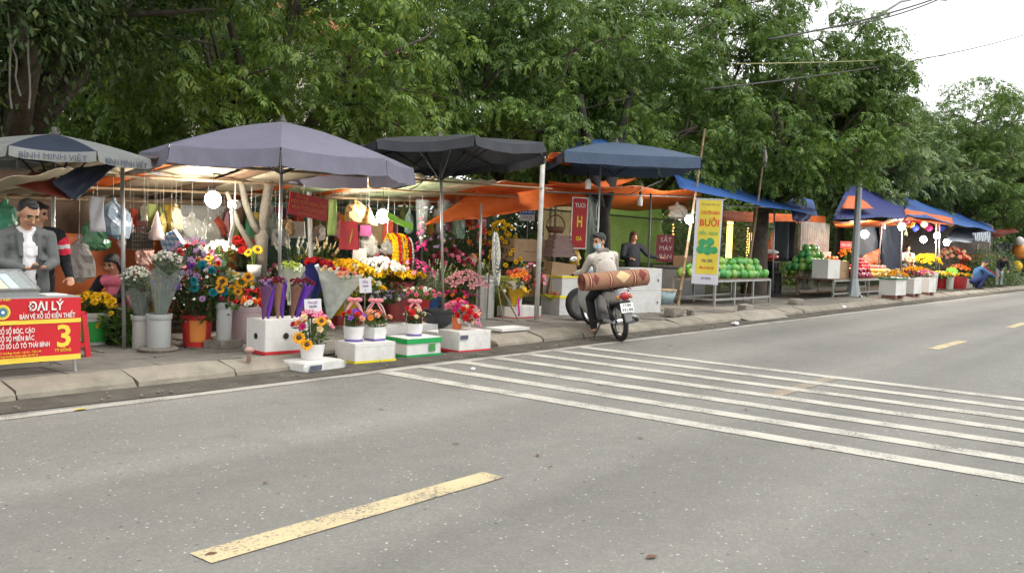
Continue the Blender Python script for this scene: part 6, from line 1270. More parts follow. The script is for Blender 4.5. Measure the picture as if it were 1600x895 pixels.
# ================================================================== MOTORBIKE AND RIDER
rw = G(970, 533, .0); BH = math.atan2(1.06, .78)
bk = thing('motorbike', 'silver motorbike stopped at the road edge, seen from behind', 'motorbike', rw, BH); bk.rotation_euler = (R(-8), 0, BH)
TY = mat('tyre', (.022, .021, .02), .85, .2, 20, .4, 90, dirt=.3); SILV = mat('bike_silver', (.42, .44, .46), .3, .05, 4, coat=.4, dirt=.15); CHR = mat('chrome', (.5, .5, .5), .2, .1, metal=1.); BKP = mat('bike_black', (.02, .02, .022), .45, .1, dirt=.3); TLR = mat('tail_light_red', (.35, .012, .015), .15, .05, coat=.5)
def wheel(x, z, steer=0):
    e = bpy.data.objects.new('wheel', None); link(e); e.parent = bk; e.location = (x, 0, z); e.rotation_euler = (0, 0, steer); e.empty_display_size = .1; r_ = .245; b = MB()
    b.lathe([(r_-.012, -.03), (r_+.02, -.042), (r_+.042, -.028), (r_+.05, 0), (r_+.042, .028), (r_+.02, .042), (r_-.012, .03)], 36, M=Matrix.Rotation(R(90), 4, 'X')); b.build('tyre', TY, e, True)
    b = MB(); b.lathe([(r_-.03, -.022), (r_-.005, -.03), (r_-.02, 0), (r_-.005, .03), (r_-.03, .022), (r_-.035, 0), (r_-.03, -.022)], 30, M=Matrix.Rotation(R(90), 4, 'X')); b.build('rim', CHR, e, True)
    b = MB(); b.tube([(0, -.05, 0), (0, .05, 0)], [.05, .05], 14); b.build('hub', CHR, e)
    b = MB()
    for k in range(18): a = k*math.pi/9; b.tube([(.045*math.cos(a+.5), .03*(-1)**k, .045*math.sin(a+.5)), ((r_-.03)*math.cos(a), 0, (r_-.03)*math.sin(a))], .0025, 4)
    b.build('spokes', CHR, e)['kind'] = 'stuff'
wheel(0, .295); wheel(1.22, .295+.11, .15)
def part(name, b, m, sm='auto'): return b.build(name, m, bk, sm)
b = MB(); b.grid(lambda u, v: (.33*math.cos(R(60)+R(95)*u)*1.02, (v-.5)*.13*(1-.15*u), .3+.335*math.sin(R(60)+R(95)*u)), 12, 4, 0, .004); part('rear_fender', b, BKP, True)
b = MB(); b.tube([(-.33, 0, .66), (-.2, 0, .70), (.1, 0, .68), (.45, 0, .62)], [.06, .11, .13, .1], 14); 
for i, v in enumerate(b.v): b.v[i] = (v[0], v[1], v[2] if v[2] < .8 else .8)
part('tail_body', b, SILV, True)
part('tail_light', MB().ball((-.33, 0, .70), .075, 14, 10, 0, (.6, 1.05, .8)), TLR, True)
for s in (-1, 1): part('indicator', MB().ball((-.29, s*.105, .685), .035, 10, 8, 0, (.9, .7, .9)), mat('indicator_amber', (.6, .22, .03), .25, coat=.3), True)
pt_ = MB(); pM = plane_M((-.375, 0, .535), (0, -1, 0), (.25, 0, 1)); pt_.box((0, 0, 0), (.2, .145, .004), M=pM, bev=.001); pl_ = part('licence_plate', pt_, mat('plate_white', (.7, .7, .68), .45), False)
PB = mat('plate_black', (.02, .02, .02), .5); text('plate_number', '17-B6', .055, PB, pl_, pM @ Matrix.Translation((0, .034, .003)), .01); text('plate_number', '931.84', .06, PB, pl_, pM @ Matrix.Translation((0, -.034, .003)), .01)
part('plate_bracket', MB().box((-.345, 0, .56), (.03, .12, .14)), BKP); part('mud_flap', MB().grid(lambda u, v: (-.375-.02*v, (u-.5)*.13*(1-.25*v), .46-.14*v), 4, 4, 0, .005), mat('flap_grey', (.2, .2, .2), .6), True)
b = MB(); b.tube([(-.22, 0, .79), (0, 0, .80), (.3, 0, .78), (.5, 0, .74), (.58, 0, .72)], [.07, .115, .125, .1, .06], 14)
for i, v in enumerate(b.v): b.v[i] = (v[0], v[1], .765+(v[2]-.765)*.45)
part('seat', b, mat('seat_black', (.018, .018, .019), .5, .1, 10, .2, 60), True)
b = MB(); b.tube([(-.1, .13, .8), (-.28, .12, .79), (-.33, 0, .8), (-.28, -.12, .79), (-.1, -.13, .8)], .012, 8); part('grab_rail', b, CHR, True)
for s in (-1, 1):
    b = MB(); b.tube([(0, s*.09, .3), (.12, s*.11, .62)], .02, 8); b.tube([(0.01, s*.09, .33), (.09, s*.105, .54)], .034, 10); part('shock_absorber', b, BKP, True); part('swing_arm', MB().box((.2, s*.085, .3), (.45, .03, .05)), SILV)
    part('footrest', MB().tube([(.42, s*.08, .3), (.42, s*.24, .29)], .016, 8), BKP)
b = MB(); b.tube([(.55, -.1, .25), (.3, -.13, .22), (.1, -.15, .27), (-.28, -.16, .34)], [.02, .025, .05, .05], 12); part('exhaust', b, CHR, True); part('exhaust_guard', MB().tube([(.05, -.16, .3), (-.2, -.168, .345)], .054, 12), SILV, True)
part('exhaust_tip', MB().tube([(-.27, -.16, .338), (-.31, -.161, .345)], [.035, .032], 12), BKP, True)
b = MB(); b.tube([(.55, -.1, .33), (.55, .1, .33)], [.12, .12], 14); b.tube([(.6, 0, .34), (.85, 0, .4)], [.08, .07], 12); part('engine', b, mat('engine_grey', (.22, .22, .22), .5, .2, metal=.5), 'auto')
for s in (-1, 1):
    b = MB(); b.grid(lambda u, v: (.62+.42*u, s*(.1+.10*math.sin(math.pi*v)*u+.05*u), .3+.06*u+(.48+.06*u)*v), 8, 8, 0, .006); part('leg_shield', b, SILV, True); part('side_panel', MB().grid(lambda u, v: (.05+.5*u, s*(.12-.01*v), .42+.04*u+.24*v), 4, 4, 0, .005), SILV, True)
part('front_fork', MB().tube([(1.22, .07, .4), (1.02, .07, .95)], .02, 8).tube([(1.22, -.07, .4), (1.02, -.07, .95)], .02, 8), CHR, True)
b = MB(); b.grid(lambda u, v: (1.22+.31*math.cos(R(20)+R(130)*u), (v-.5)*.12, .405+.31*math.sin(R(20)+R(130)*u)), 12, 4, 0, .004); part('front_fender', b, SILV, True)
b = MB(); b.tube([(.92, -.33, 1.0), (.96, -.2, 1.02), (1.0, 0, 1.0), (.96, .2, 1.02), (.92, .33, 1.0)], .013, 8); part('handlebar', b, BKP, True); part('head_cowl', MB().ball((1.03, 0, 1.0), .11, 14, 10, 0, (.8, 1.2, .8)), SILV, True)
for s in (-1, 1):
    b = MB(); b.tube([(.96, s*.2, 1.03), (.95, s*.27, 1.2)], .007, 6); mi_ = part('mirror', b, BKP, True); MB().ball((.94, s*.3, 1.24), .07, 14, 8, 0, (.25, 1, .6)).build('mirror_shell', BKP, mi_, True); MB().ball((.925, s*.3, 1.24), .062, 14, 8, 0, (.1, 1, .58)).build('mirror_glass', mat('mirror_glass', (.85, .85, .85), .12, .02, metal=.6), mi_, True)
    part('grip', MB().tube([(.93, s*.26, 1.005), (.91, s*.36, .995)], .019, 8), BKP, True)
part('kick_stand', MB().tube([(.45, .1, .28), (.4, .28, .05)], .012, 6), BKP)
# rolled mat across the seat
MATO = mat('mat_orange', (.32, .165, .10), .85, .15, 30, .5, 120, dirt=.15); MATD = mat('mat_brown', (.17, .035, .03), .85, .15, 30); MATC = mat('mat_cream', (.58, .42, .22), .85, .1, 30)
bmat = Matrix.Translation(rw) @ Matrix.Rotation(BH, 4, 'Z') @ Matrix.Rotation(R(-8), 4, 'X')
rm = thing('rolled_mat', 'rolled orange and brown woven mat across the motorbike seat', 'rolled mat', bmat @ Vector((-.11, .06, .805+.13))); ml = Q(903, 462, rm.location.y+.45); a_ = BH-R(90)+R(9); rm.rotation_euler = (0, R(-5), a_)
rL = .54; b = MB(); b.lathe([(.125, -rL), (.13, 0), (.125, rL)], 28, M=Matrix.Rotation(R(90), 4, 'Y')); b.build('roll', MATO, rm, True)
for x_ in (-.46, -.43, -.13, -.09, .27, .31): MB().lathe([(.1275, -.011), (.1325, 0), (.1275, .011)], 28, M=Matrix.Translation((x_, 0, 0)) @ Matrix.Rotation(R(90), 4, 'Y')).build('stripe', MATD, rm, True)
for x_ in (-.445, -.11, .29): MB().lathe([(.1285, -.006), (.1315, 0), (.1285, .006)], 28, M=Matrix.Translation((x_, 0, 0)) @ Matrix.Rotation(R(90), 4, 'Y')).build('stripe', MATC, rm, True)
for s in (-1, 1):
    sp_ = []; MB().tube([(s*(rL+.001), (.015+.017*k/6)*math.cos(k*.62)*1. if False else (.012+.003*k)*math.cos(k*.5), (.012+.003*k)*math.sin(k*.5)) for k in range(37)], .007, 5).build('roll_edge', MATD, rm, True)
    MB().lathe([(0, 0), (.124, 0)], 24, M=Matrix.Translation((s*rL*.985, 0, 0)) @ Matrix.Rotation(R(90), 4, 'Y')).build('roll_end', MATO, rm)
for (x0, hw, m_, a0, ha) in ((.09, .12, MATC, 205, 48), (-.36, .05, MATD, 200, 40), (.42, .07, MATD, 205, 45)):
    b = MB(); R_ = .1322
    b.grid(lambda u, v: (x0+hw*(2*u-1), R_*math.cos(R(a0+ha*(2*v-1)*(1-abs(2*u-1)))), -R_*math.sin(R(a0+ha*(2*v-1)*(1-abs(2*u-1))))), 12, 10); b.build('diamond', m_, rm, True)
# rider (faces local +x of the bike; built facing -Y then turned)
BEI = cloth('jacket_beige', (.52, .475, .425)); SEAM = cloth('jacket_seam', (.2, .18, .16)); BLM = cloth('mask_blue', (.42, .60, .70)); SAND = mat('sandal', (.12, .09, .07), .7); pr = []
pr += [('c', (-.08, .02, .86), (.08, .02, .86), .12, .12, TRB), ('e', (0, -.0, 1.05), (.17, .125, .23), None, BEI), ('e', (0, -.05, 1.2), (.185, .125, .14), None, BEI), ('c', (-.13, -.08, 1.27), (.13, -.08, 1.27), .07, .07, BEI), ('c', (-.08, -.07, 1.33), (.08, -.07, 1.33), .04, .04, BEI), ('c', (0, -.09, 1.32), (0, -.11, 1.4), .052, .05, SKIN), ('c', (-.1, .06, .93), (.1, .06, .93), .09, .09, BEI)]
pr += [('c', (-.15, .055, 1.235), (.15, .055, 1.235), .006, .006, SEAM), ('c', (-.16, .105, .90), (.16, .105, .90), .085, .085, SEAM), ('c', (-.06, -.045, 1.355), (.06, -.045, 1.355), .04, .04, SEAM), ('c', (.175, .0, 1.15), (.165, .02, .98), .03, .03, SEAM), ('c', (-.175, .0, 1.15), (-.165, .02, .98), .03, .03, SEAM)]
pr += limb((.1, .0, .84), (.17, -.36, .62), (.21, -.18, .2), .095, .07, .055, TRB)+[('c', (.21, -.18, .2), (.215, -.18, .17), .04, .036, SKIN)]+[('c', (.215, -.15, .15), (.22, -.33, .135), .036, .03, SKIN), ('c', (.215, -.13, .125), (.22, -.35, .12), .034, .034, SAND)]
pr += limb((-.1, .0, .84), (-.19, -.38, .64), (-.17, -.2, .33), .095, .07, .055, TRB)+shoe((-.17, -.2, .36), (0, -1, 0), SAND)
pr += limb((.19, -.08, 1.26), (.25, -.27, 1.06), (.3, -.52, 1.02), .068, .056, .042, BEI)+limb((-.19, -.08, 1.26), (-.26, -.27, 1.06), (-.31, -.52, 1.02), .068, .056, .042, BEI)
pr += hand((.3, -.54, 1.025), (.05, -1, -.05), (0, 0, -1), 1.0, -1)+hand((-.31, -.54, 1.025), (-.05, -1, -.05), (0, 0, -1), 1.0, 1)
pr += head((.01, -.125, 1.49), (.95, .3, -.08), hair='short', s_=1.08, mask=BLM)
figure('motorbike rider in a beige jacket and blue face mask looking back over the shoulder', bmat @ Vector((.36, 0, -.01)), BH+R(90), pr, None, .010).rotation_euler = (0, R(8), BH+R(90))
# second wheel: tyre leaning behind the rider
t = thing('spare_tyre', 'old tyre leaning by the yellow lidded foam boxes', 'tyre', G(921, 503)+Vector((.1, .25, 0)), R(-30)); MB().lathe([(.2, -.04), (.25, -.055), (.285, -.03), (.285, .03), (.25, .055), (.2, .04), (.19, 0), (.2, -.04)], 28, M=Matrix.Translation((0, 0, .285)) @ Matrix.Rotation(R(82), 4, 'X')).build('tread', TY, t, True); MB().lathe([(0, 0), (.19, .0)], 20, M=Matrix.Translation((0, 0, .285)) @ Matrix.Rotation(R(82), 4, 'X')).build('disc', DARKSTEEL, t)
# person in a dark coat behind the rider
cp = Q(985, 480, 10.6); cp.z = PZ; pr = []; COAT = cloth('coat_dark', (.035, .037, .045)); HOOD = cloth('scarf_brown', (.09, .05, .04))
for s in (-1, 1): pr += limb((s*.09, 0, .84), (s*.1, -.02, .46), (s*.1, .02, .1), .09, .064, .054, TRB)+shoe((s*.1, .02, .085), (0, -1, 0), SHO)
pr += [('e', (0, 0, 1.05), (.2, .15, .32), None, COAT), ('c', (-.15, 0, 1.31), (.15, 0, 1.31), .08, .08, COAT), ('c', (0, 0, 1.34), (0, -.03, 1.42), .055, .05, SKIN)]
pr += limb((-.21, 0, 1.3), (-.29, -.1, 1.04), (-.2, -.34, 1.02), .075, .062, .046, COAT)+limb((.21, 0, 1.3), (.34, -.08, 1.12), (.56, -.2, 1.06), .075, .062, .046, COAT)+hand((-.2, -.35, 1.02), (.3, -1, 0), (0, 0, -1), .5)+hand((.57, -.21, 1.06), (1, -.3, 0), (0, 0, -1), .5, -1)
pr += head((0, -.04, 1.52), (.2, -.95, -.2), hair='long', hairm=HOOD)
figure('person in a dark coat and brown headscarf standing behind the foam boxes', cp, R(-35), pr, None, .013)

# ================================================================== POMELO STALL
pt0 = Vector((18.4, 8.85, PZ)); pw_, pd_ = 3.1, 1.05; pz_ = .60
pt1 = thing('steel_table', 'galvanised steel frame table heaped with pomelos', 'table', pt0)
for i in range(4):
    for sy in (0, 1): MB().box((pw_*i/3, pd_*sy, pz_/2), (.045, .045, pz_)).build('leg', STEEL, pt1)
for z_ in (.16, pz_-.02):
    for sy in (0, 1): MB().box((pw_/2, pd_*sy-.0, z_), (pw_+.05, .04, .045)).build('rail', STEEL, pt1)
    for sx in (0, 1): MB().box((pw_*sx, pd_/2, z_+.002), (.04, pd_, .043)).build('rail', STEEL, pt1)
for k in range(9): MB().box((pw_/2, .06+.116*k, pz_+.018), (pw_, .095, .022)).build('slat', WOOD, pt1)
PMS = [mat('pomelo%d' % i, c, .35, .15, 6, .1, 40, coat=.25) for i, c in enumerate(((.06, .26, .04), (.09, .31, .05), (.17, .31, .05), (.04, .22, .06)))]
def fruit_mesh(name, r_, m, sz=(1, 1, 1), stem=True, seed=0):
    b = MB(); b.ball((0, 0, 0), r_, 14, 10, 0, sz); rr = random.Random(seed)
    for i, v in enumerate(b.v): v = Vector(v); b.v[i] = tuple(v*(1+.035*math.sin(v.x*40+seed)+(.05*max(0, v.z/r_)**4)))
    if stem: b.tube([(0, 0, r_*.9*sz[2]), (.01, 0, r_*1.08*sz[2])], .006, 5, 1)
    o = b.build(name, [m, WOOD], None, True); me = o.data; bpy.data.objects.remove(o); return me
PM = [fruit_mesh('pomelo', .1, m, (1, 1, 1.08), True, i) for i, m in enumerate(PMS)]
def heap(name, label, cat_, org, nx, ny, layers, step, meshes, group, rz=0., jit=.55, lift=.8):
    r_ = random.Random(hash(label) % 1000 if False else len(label)); ca, sa = math.cos(rz), math.sin(rz); z = 0
    for L in range(layers):
        for i in range(nx-L):
            for j in range(ny-L):
                x_, y_ = (i+.5*L+r_.uniform(-jit, jit)*.5)*step, (j+.5*L+r_.uniform(-jit, jit)*.5)*step
                if L == layers-1 and r_.random() < .3: continue
                o = mobj(name, r_.choice(meshes), None, (org[0]+x_*ca-y_*sa, org[1]+x_*sa+y_*ca, org[2]+L*step*lift+r_.uniform(-.08, .08)*step), (r_.uniform(-.5, .5), r_.uniform(-.5, .5), r_.uniform(0, 6)))
                o.scale = (r_.uniform(.84, 1.12),)*3; tag(o, label, cat_, group)
heap('pomelo', 'green pomelo in the big heap on the steel table', 'pomelo', pt0+Vector((.16, .12, pz_+.13)), 15, 5, 3, .2, PM, 'pomelos heaped on the steel table', jit=.7, lift=.66)
# banner
t = thing('pomelo_banner', 'yellow hanging banner advertising pomelos with a white edge', 'banner', Q(1105, 378, 8.62)); bM = plane_M((0, 0, 0), (math.sin(R(30)), -math.cos(R(30)), 0), (-.03, -.03, 1)); bx = R(6)
bw, bh_ = .56, 1.82; Mb = bM @ Matrix.Rotation(R(-1), 4, 'Z')
MB().box((0, 0, 0), (bw, bh_, .006), M=Mb).build('sheet', mat('banner_white', (.66, .64, .72), .5, .06, 3), t); MB().box((.02, .1, .005), (bw-.1, bh_-.24, .003), M=Mb).build('yellow_field', mat('banner_gold', (.72, .58, .06), .5, .12, 3), t)
def bl(s_, sz, y_, m_, xs=.8, bo=.015): text('lettering', s_, sz, m_, t, Mb @ Matrix.Translation((.02, y_, .009)), bo, xs=xs)
RDL = mat('letter_red', (.6, .03, .03), .5); GRL = mat('letter_green', (.03, .4, .15), .5); NVL = mat('letter_navy', (.05, .03, .2), .5)
bl('Hân Hạnh Phục Vụ', .075, .80, mat('letter_grey', (.28, .26, .1), .6), .62, 0); bl('CHUYÊN BÁN', .105, .62, RDL, .6); bl('BƯỞI', .2, .40, RDL, .9, .02); bl('DIỄN - NGON', .1, .18, GRL, .62); bl('Giá: 25K', .085, -.4, NVL, .8); bl('Mua là nhớ mãi', .08, -.55, RDL, .6); bl('LH: 0912', .06, -.78, NVL, .9)
PGR = mat('print_pomelo', (.05, .33, .13), .5, .25, 10)
for (x_, y_, r_) in ((-.1, -.02, .085), (.06, .0, .09), (-.13, -.17, .09), (.02, -.18, .1), (.15, -.17, .08)): MB().lathe([(0, 0), (r_, 0)], 22, M=Mb @ Matrix.Translation((x_+.0, y_, .0075+.001*(x_+.2)*10))).build('printed_fruit', PGR, t)
MB().tube([Mb @ Vector((-bw/2-.04, bh_/2, 0)), Mb @ Vector((bw/2+.04, bh_/2, 0))], .012, 7).build('top_rod', STEEL, t)
# counter, sign and lights behind
t = thing('stall_counter', 'grey metal counter behind the pomelo banner', 'counter', Q(1062, 470, 10.6)*1); t.location.z = PZ; MB().box((0, 0, .42), (1.4, .7, .8), bev=.01).build('cabinet', paint('counter_grey', (.28, .28, .27)), t); MB().box((0, 0, .84), (1.5, .8, .04)).build('counter_top', STEEL, t)
carton('flattened brown carton on the grey counter', Q(1066, 418, 10.6), (.6, .3, .3), .2); 
t = thing('wash_basin', 'pale blue plastic basin with a wooden lid beside the leaning bamboo', 'basin', G(1050, 478)+Vector((.3, .4, 0))); MB().lathe([(0, 0), (.22, 0), (.3, .32), (.28, .32), (.2, .03)], 18).build('bowl', plastic('basin_blue', (.28, .38, .42)), t, True); MB().lathe([(0, .35), (.31, .35), (.31, .32), (0, .32)], 18).build('lid', mat('lid_wood', (.45, .33, .2), .8), t, 'auto')
t = thing('street_sign', 'maroon sign with white capitals between the lime sheet and the lights', 'sign', Q(1039, 388, 11.6)); M = plane_M((0, 0, 0), (math.sin(R(32)), -math.cos(R(32)), 0), (0, 0, 1)); MB().box((0, 0, 0), (.46, .72, .02), M=M).build('panel', mat('sign_maroon', (.28, .02, .045), .5), t)
for i, s_ in enumerate(('SẮT', 'MÁY', 'BÁN')): text('lettering', s_, .17, SW, t, M @ Matrix.Translation((.02, .22-.22*i, .013)), 0, xs=1.)
MB().tube([(0, .02, -.36), (0, .02, -1.1)], .02, 6).build('post', DARKSTEEL, t)
GLOW = mat('strip_glow', (1., .62, .12), .5, 0, emit=4)
for i, (px, y0, y1, w_, lb) in enumerate([(1138, 345, 412, .14, 'wide glowing yellow light strip behind the pomelo heap'), (1173, 364, 396, .11, 'short glowing yellow light strip on the tree behind the pomelos'), (1166, 352, 416, .03, 'thin string of yellow lights hanging behind the pomelos'), (1050, 345, 405, .04, 'thin string of yellow lights beside the maroon sign')]):
    a, b_ = Q(px, y0, 12.35), Q(px, y1, 12.35); t = thing('light_strip', lb, 'light strip', b_); n = int((a-b_).length/.09)
    if w_ > .05: MB().box((0, 0, (a-b_).length/2), (w_*1.3, .04, (a-b_).length), 0, R(-58)).build('glow_panel', GLOW, t)
    else:
        b = MB()
        for k in range(n): b.ball((.02*(-1)**k, 0, .09*k), .02, 6, 4)
        b.build('glow_beads', GLOW, t)['kind'] = 'stuff'
    MB().box((0, .04, (a-b_).length/2), (.05, .02, (a-b_).length+.1)).build('backing', BKP, t)
hang('plastic_bag', 'clear rumpled sheet hanging above the maroon sign', 'bag', 1058, 318, 342, 10.5, .55, film('rumple', (.6, .57, .5), .75), 'bag', .1, seed=40)
hang('goods_packet', 'white packets hung behind the pomelo heap', 'packet', 1152, 404, 424, 10.8, .5, plastic('bag_white'), 'bag', .1, seed=41)
hang('goods_packet', 'blue and red printed packet behind the pomelo heap', 'packet', 1130, 408, 424, 10.9, .4, mat('packet_print', (.2, .28, .4), .5, .5, 20), 'bag', .1, seed=42)
# black crates
CR = plastic('crate_black', (.012, .013, .016)); cp0 = G(1216, 462)+Vector((.3, .4, 0))
def crate(label, p, rz, group):
    t = thing('plastic_crate', label, 'crate', p, rz, group)
    for z_ in (.03, .17, .31): MB().box((0, 0, z_), (.62, .44, .045 if z_ != .17 else .03)).build('slat_ring', CR, t)
    for sx in (-1, 0, 1):
        for sy in (-1, 1): MB().box((sx*.29, sy*.205, .17), (.05, .025, .3)).build('corner_post', CR, t)
    MB().box((0, 0, .17), (.56, .38, .26)).build('inner_wall', CR, t)
crate('lowest black plastic crate of the stack with the red topped bag', cp0, R(-8), None); crate('middle black plastic crate of the stack with the red topped bag', cp0+Vector((0, .0, .34)), R(-3), None); crate('black plastic crate on the ground beside the pomelo table leg', cp0+Vector((-.75, .25, 0)), R(4), None); crate('black plastic crate stacked on the one beside the pomelo table leg', cp0+Vector((-.72, .25, .34)), R(10), None); crate('topmost black plastic crate, under the red topped bag', cp0+Vector((.1, .1, .68)), R(5), None)
t = thing('goods_sack', 'red and white rolled sack on top of the black crates', 'sack', cp0+Vector((.08, .1, 1.03))); MB().ball((0, 0, .1), .38, 14, 8, 0, (1, .7, .3)).build('sack', plastic('sack_red', (.45, .04, .035)), t, True); MB().ball((-.03, 0, .24), .4, 14, 8, 0, (1, .7, .22)).build('flap', plastic('sack_white', (.6, .52, .48)), t, True)
# corrugated sheet
p0 = Q(1247, 425, 11.2); t = thing('corrugated_sheet', 'weathered pale corrugated sheet hung behind the straight bamboo pole', 'corrugated sheet', p0); wv = Q(1293, 425, 11.0)-p0; hz = Q(1247, 345, 11.2).z-p0.z
b = MB(); b.grid(lambda u, v: tuple(wv*u+Vector((0, -.05*math.sin(u*math.pi*26), hz*v+(.22*abs(u-.6) if v < .02 else 0)))), 156, 5, 0, .006); b.build('sheet', mat('corrugated', (.36, .31, .28), .8, .25, 3, dirt=.45), t, True)
tarp('orange_flap', 'orange triangular tarpaulin flap behind the black crates', 'tarpaulin', [Q(1186, 422, 11.4), Q(1216, 405, 11.4), Q(1216, 348, 11.5), Q(1212, 345, 11.5)], ORANGE, 0, .02, 8, 10, seed=44)
for i, (px, w_) in enumerate([(1222, .55), (1234, .5)]): hang('hung_clothes', ['dark slate coat hanging beside the orange flap', 'black coat hanging beside the corrugated sheet'][i], 'coat', px, 346, 408, 11.2, w_, cloth('slate', (.05, .06, .07)) if i == 0 else BLK, 'flat', .1, seed=50+i)
carton('pale carton leaning under the corrugated sheet', Q(1258, 438, 10.6), (.6, .3, .75), .1, 0, None, mat('carton_pale', (.42, .35, .26), .9)); carton('pinkish carton with a red line under the corrugated sheet', Q(1280, 440, 10.4), (.7, .4, 1.0), -.1, 0, None, mat('carton_pink', (.46, .33, .28), .9))
t = hang('plastic_bag', 'big white sack slumped below the pale carton', 'sack', 1263, 420, 452, 10.0, .55, plastic('sack_cream', (.55, .52, .45)), 'bag', .02, seed=55)
# ================================================================== FRUIT STALL
tarp('roof_tarpaulin', 'deep blue ridge tarpaulin roof over the fruit stall', 'tarpaulin', [Q(1300, 343, 9.0), Q(1418, 340, 9.0), Q(1420, 312, 11.5), Q(1326, 288, 11.5)], DBLUE, -.05, .03, 18, 10, seed=60)
tarp('roof_tarpaulin', 'blue tarpaulin roof running on from the fruit stall to the awning', 'tarpaulin', [Q(1418, 336, 9.1), Q(1556, 362, 9.1), Q(1545, 350, 12.), Q(1410, 306, 11.8)], BLUE, .02, .03, 18, 8, seed=61)
tarp('roof_tarpaulin', 'orange gable sheet behind the street lamp', 'tarpaulin', [Q(1314, 326, 9.15), Q(1366, 326, 9.15), Q(1340, 306, 10.0), Q(1325, 306, 10.0)], ORANGE, 0, .01, 8, 6, seed=62)
tarp('roof_tarpaulin', 'orange lining hanging under the fruit stall roof', 'tarpaulin', [Q(1300, 345, 9.1), Q(1412, 343, 9.1), Q(1400, 352, 11), Q(1306, 356, 11)], ORANGE, .05, .03, 12, 6, seed=63)
tarp('roof_tarpaulin', 'orange strip under the blue roof near the bright bulbs', 'tarpaulin', [Q(1414, 342, 9.05), Q(1490, 352, 9.05), Q(1488, 340, 9.6), Q(1414, 326, 9.6)], ORANGE, .03, .03, 10, 6, seed=64)
tarp('back_sheet', 'navy sheet wall at the back of the fruit stall', 'tarpaulin', [Q(1376, 425, 11.4), Q(1412, 425, 11.4), Q(1412, 343, 11.4), Q(1376, 343, 11.4)], NAVY, 0, .06, seed=65); tarp('back_sheet', 'dark blue grey sheet behind the first fruit stall bulb', 'tarpaulin', [Q(1335, 420, 11.6), Q(1380, 420, 11.6), Q(1380, 345, 11.6), Q(1335, 345, 11.6)], fabric('blue_grey', (.06, .07, .09)), 0, .06, seed=66)
tarp('back_sheet', 'orange sheet folded low at the back of the fruit stall', 'tarpaulin', [Q(1335, 415, 11), Q(1376, 412, 11), Q(1374, 388, 11.1), Q(1350, 398, 11.1)], ORANGE, 0, .04, seed=67); tarp('back_sheet', 'brown sheet wall behind the flower buckets at the far stall', 'tarpaulin', [Q(1412, 425, 12), Q(1552, 425, 12), Q(1552, 352, 12), Q(1412, 340, 12)], BROWN, 0, .06, seed=68)
AW = striped('awning_stripe', (.55, .56, .55), (.13, .17, .25), 2.2, 0, .7, .5)
tarp('striped_awning', 'grey and white striped awning beyond the fruit stall', 'awning', [Q(1476, 378, 9.1), Q(1548, 378, 9.1), Q(1540, 352, 11), Q(1490, 356, 11)], AW, .02, .03, 14, 6, seed=69)
tarp('striped_awning', 'short striped valance along the front of the far awning', 'awning', [Q(1524, 377, 9.0), Q(1548, 377, 9.0), Q(1548, 362, 9.05), Q(1520, 364, 9.05)], AW, .0, .02, 10, 4, seed=70)
tarp('roof_tarpaulin', 'dull red tarpaulin beyond the striped awning', 'tarpaulin', [Q(1552, 372, 9.6), Q(1592, 362, 9.6), Q(1582, 356, 12), Q(1550, 360, 12)], DRED, .03, .03, seed=71)
for i, (px0, y0, px1, y1, Y_, lb) in enumerate([(1372, 425, 1378, 343, 9.8, 'steel post of the fruit stall with a grey box on top'), (1407, 432, 1410, 345, 9.4, 'steel post rising from the fruit heaps'), (1462, 440, 1463, 345, 9.2, 'steel post beside the yellow flowers'), (1467, 440, 1468, 348, 9.2, 'twin steel post beside the yellow flowers'), (1527, 410, 1528, 372, 9.3, 'thin steel post under the striped awning'), (1545, 412, 1547, 360, 9.3, 'steel post at the end of the striped awning')]): pole(lb, Q(px0, y0, Y_), Q(px1, y1, Y_), .03, STEEL)
for i, (px, py, Y_, lb) in enumerate([(1351, 366, 9.3, 'lit bulb just behind the street lamp'), (1409, 354, 9.2, 'lit bulb under the front edge of the fruit stall roof'), (1443, 374, 9.6, 'lit bulb hanging low over the yellow flowers'), (1464, 368, 9.0, 'lit bulb between the twin steel posts'), (1479, 379, 9.3, 'lit bulb above the salmon flowers')]): bulb(lb, Q(px, py, Y_), .3, True, .12)
bulb('unlit grey lamp box on the fruit stall post', Q(1381, 352, 9.75), .1, False)
# fruit table
f0 = Vector((25.9, 8.75, PZ)); fl, fd = 8.2, 1.6; fz = .52
ft = thing('steel_table', 'long low steel frame table carrying the fruit heaps', 'table', f0)
for i in range(6):
    for sy in (0, 1): MB().box((fl*i/5, fd*sy, fz/2), (.05, .05, fz)).build('leg', STEEL, ft)
for z_ in (.12, fz-.02):
    for sy in (0, 1): MB().box((fl/2, fd*sy, z_), (fl+.05, .045, .05)).build('rail', STEEL, ft)
for k in range(8): MB().box((fl/2, .1+.2*k, fz+.02), (fl, .17, .03)).build('slat', WOOD, ft)
top = f0+Vector((0, 0, fz+.04))
foam_box('white foam box at the end of the fruit table', top+Vector((.35, .35, 0)), (.75, .5, .55), R(-8), None, ()); carton('brown fruit carton printed red at the base on the fruit table', top+Vector((1.25, .35, 0)), (.7, .5, .52), R(-4))
PM2 = [fruit_mesh('pomelo', .11, m, (1, 1, 1.05), True, i+7) for i, m in enumerate(PMS)]
heap('pomelo', 'green pomelo in the heap behind the white foam box', 'pomelo', top+Vector((.2, .75, .3)), 8, 4, 4, .22, PM2, 'pomelos on the fruit table', lift=.85)
def fm(n, r_, c, sz=(1, 1, 1)): return [fruit_mesh(n, r_, mat('fruit_%s%d' % (n, i), tuple(min(1, q*k) for q in c), .4, .2, 10, coat=.2), sz, True, i) for i, k in enumerate((.8, 1., 1.2))]
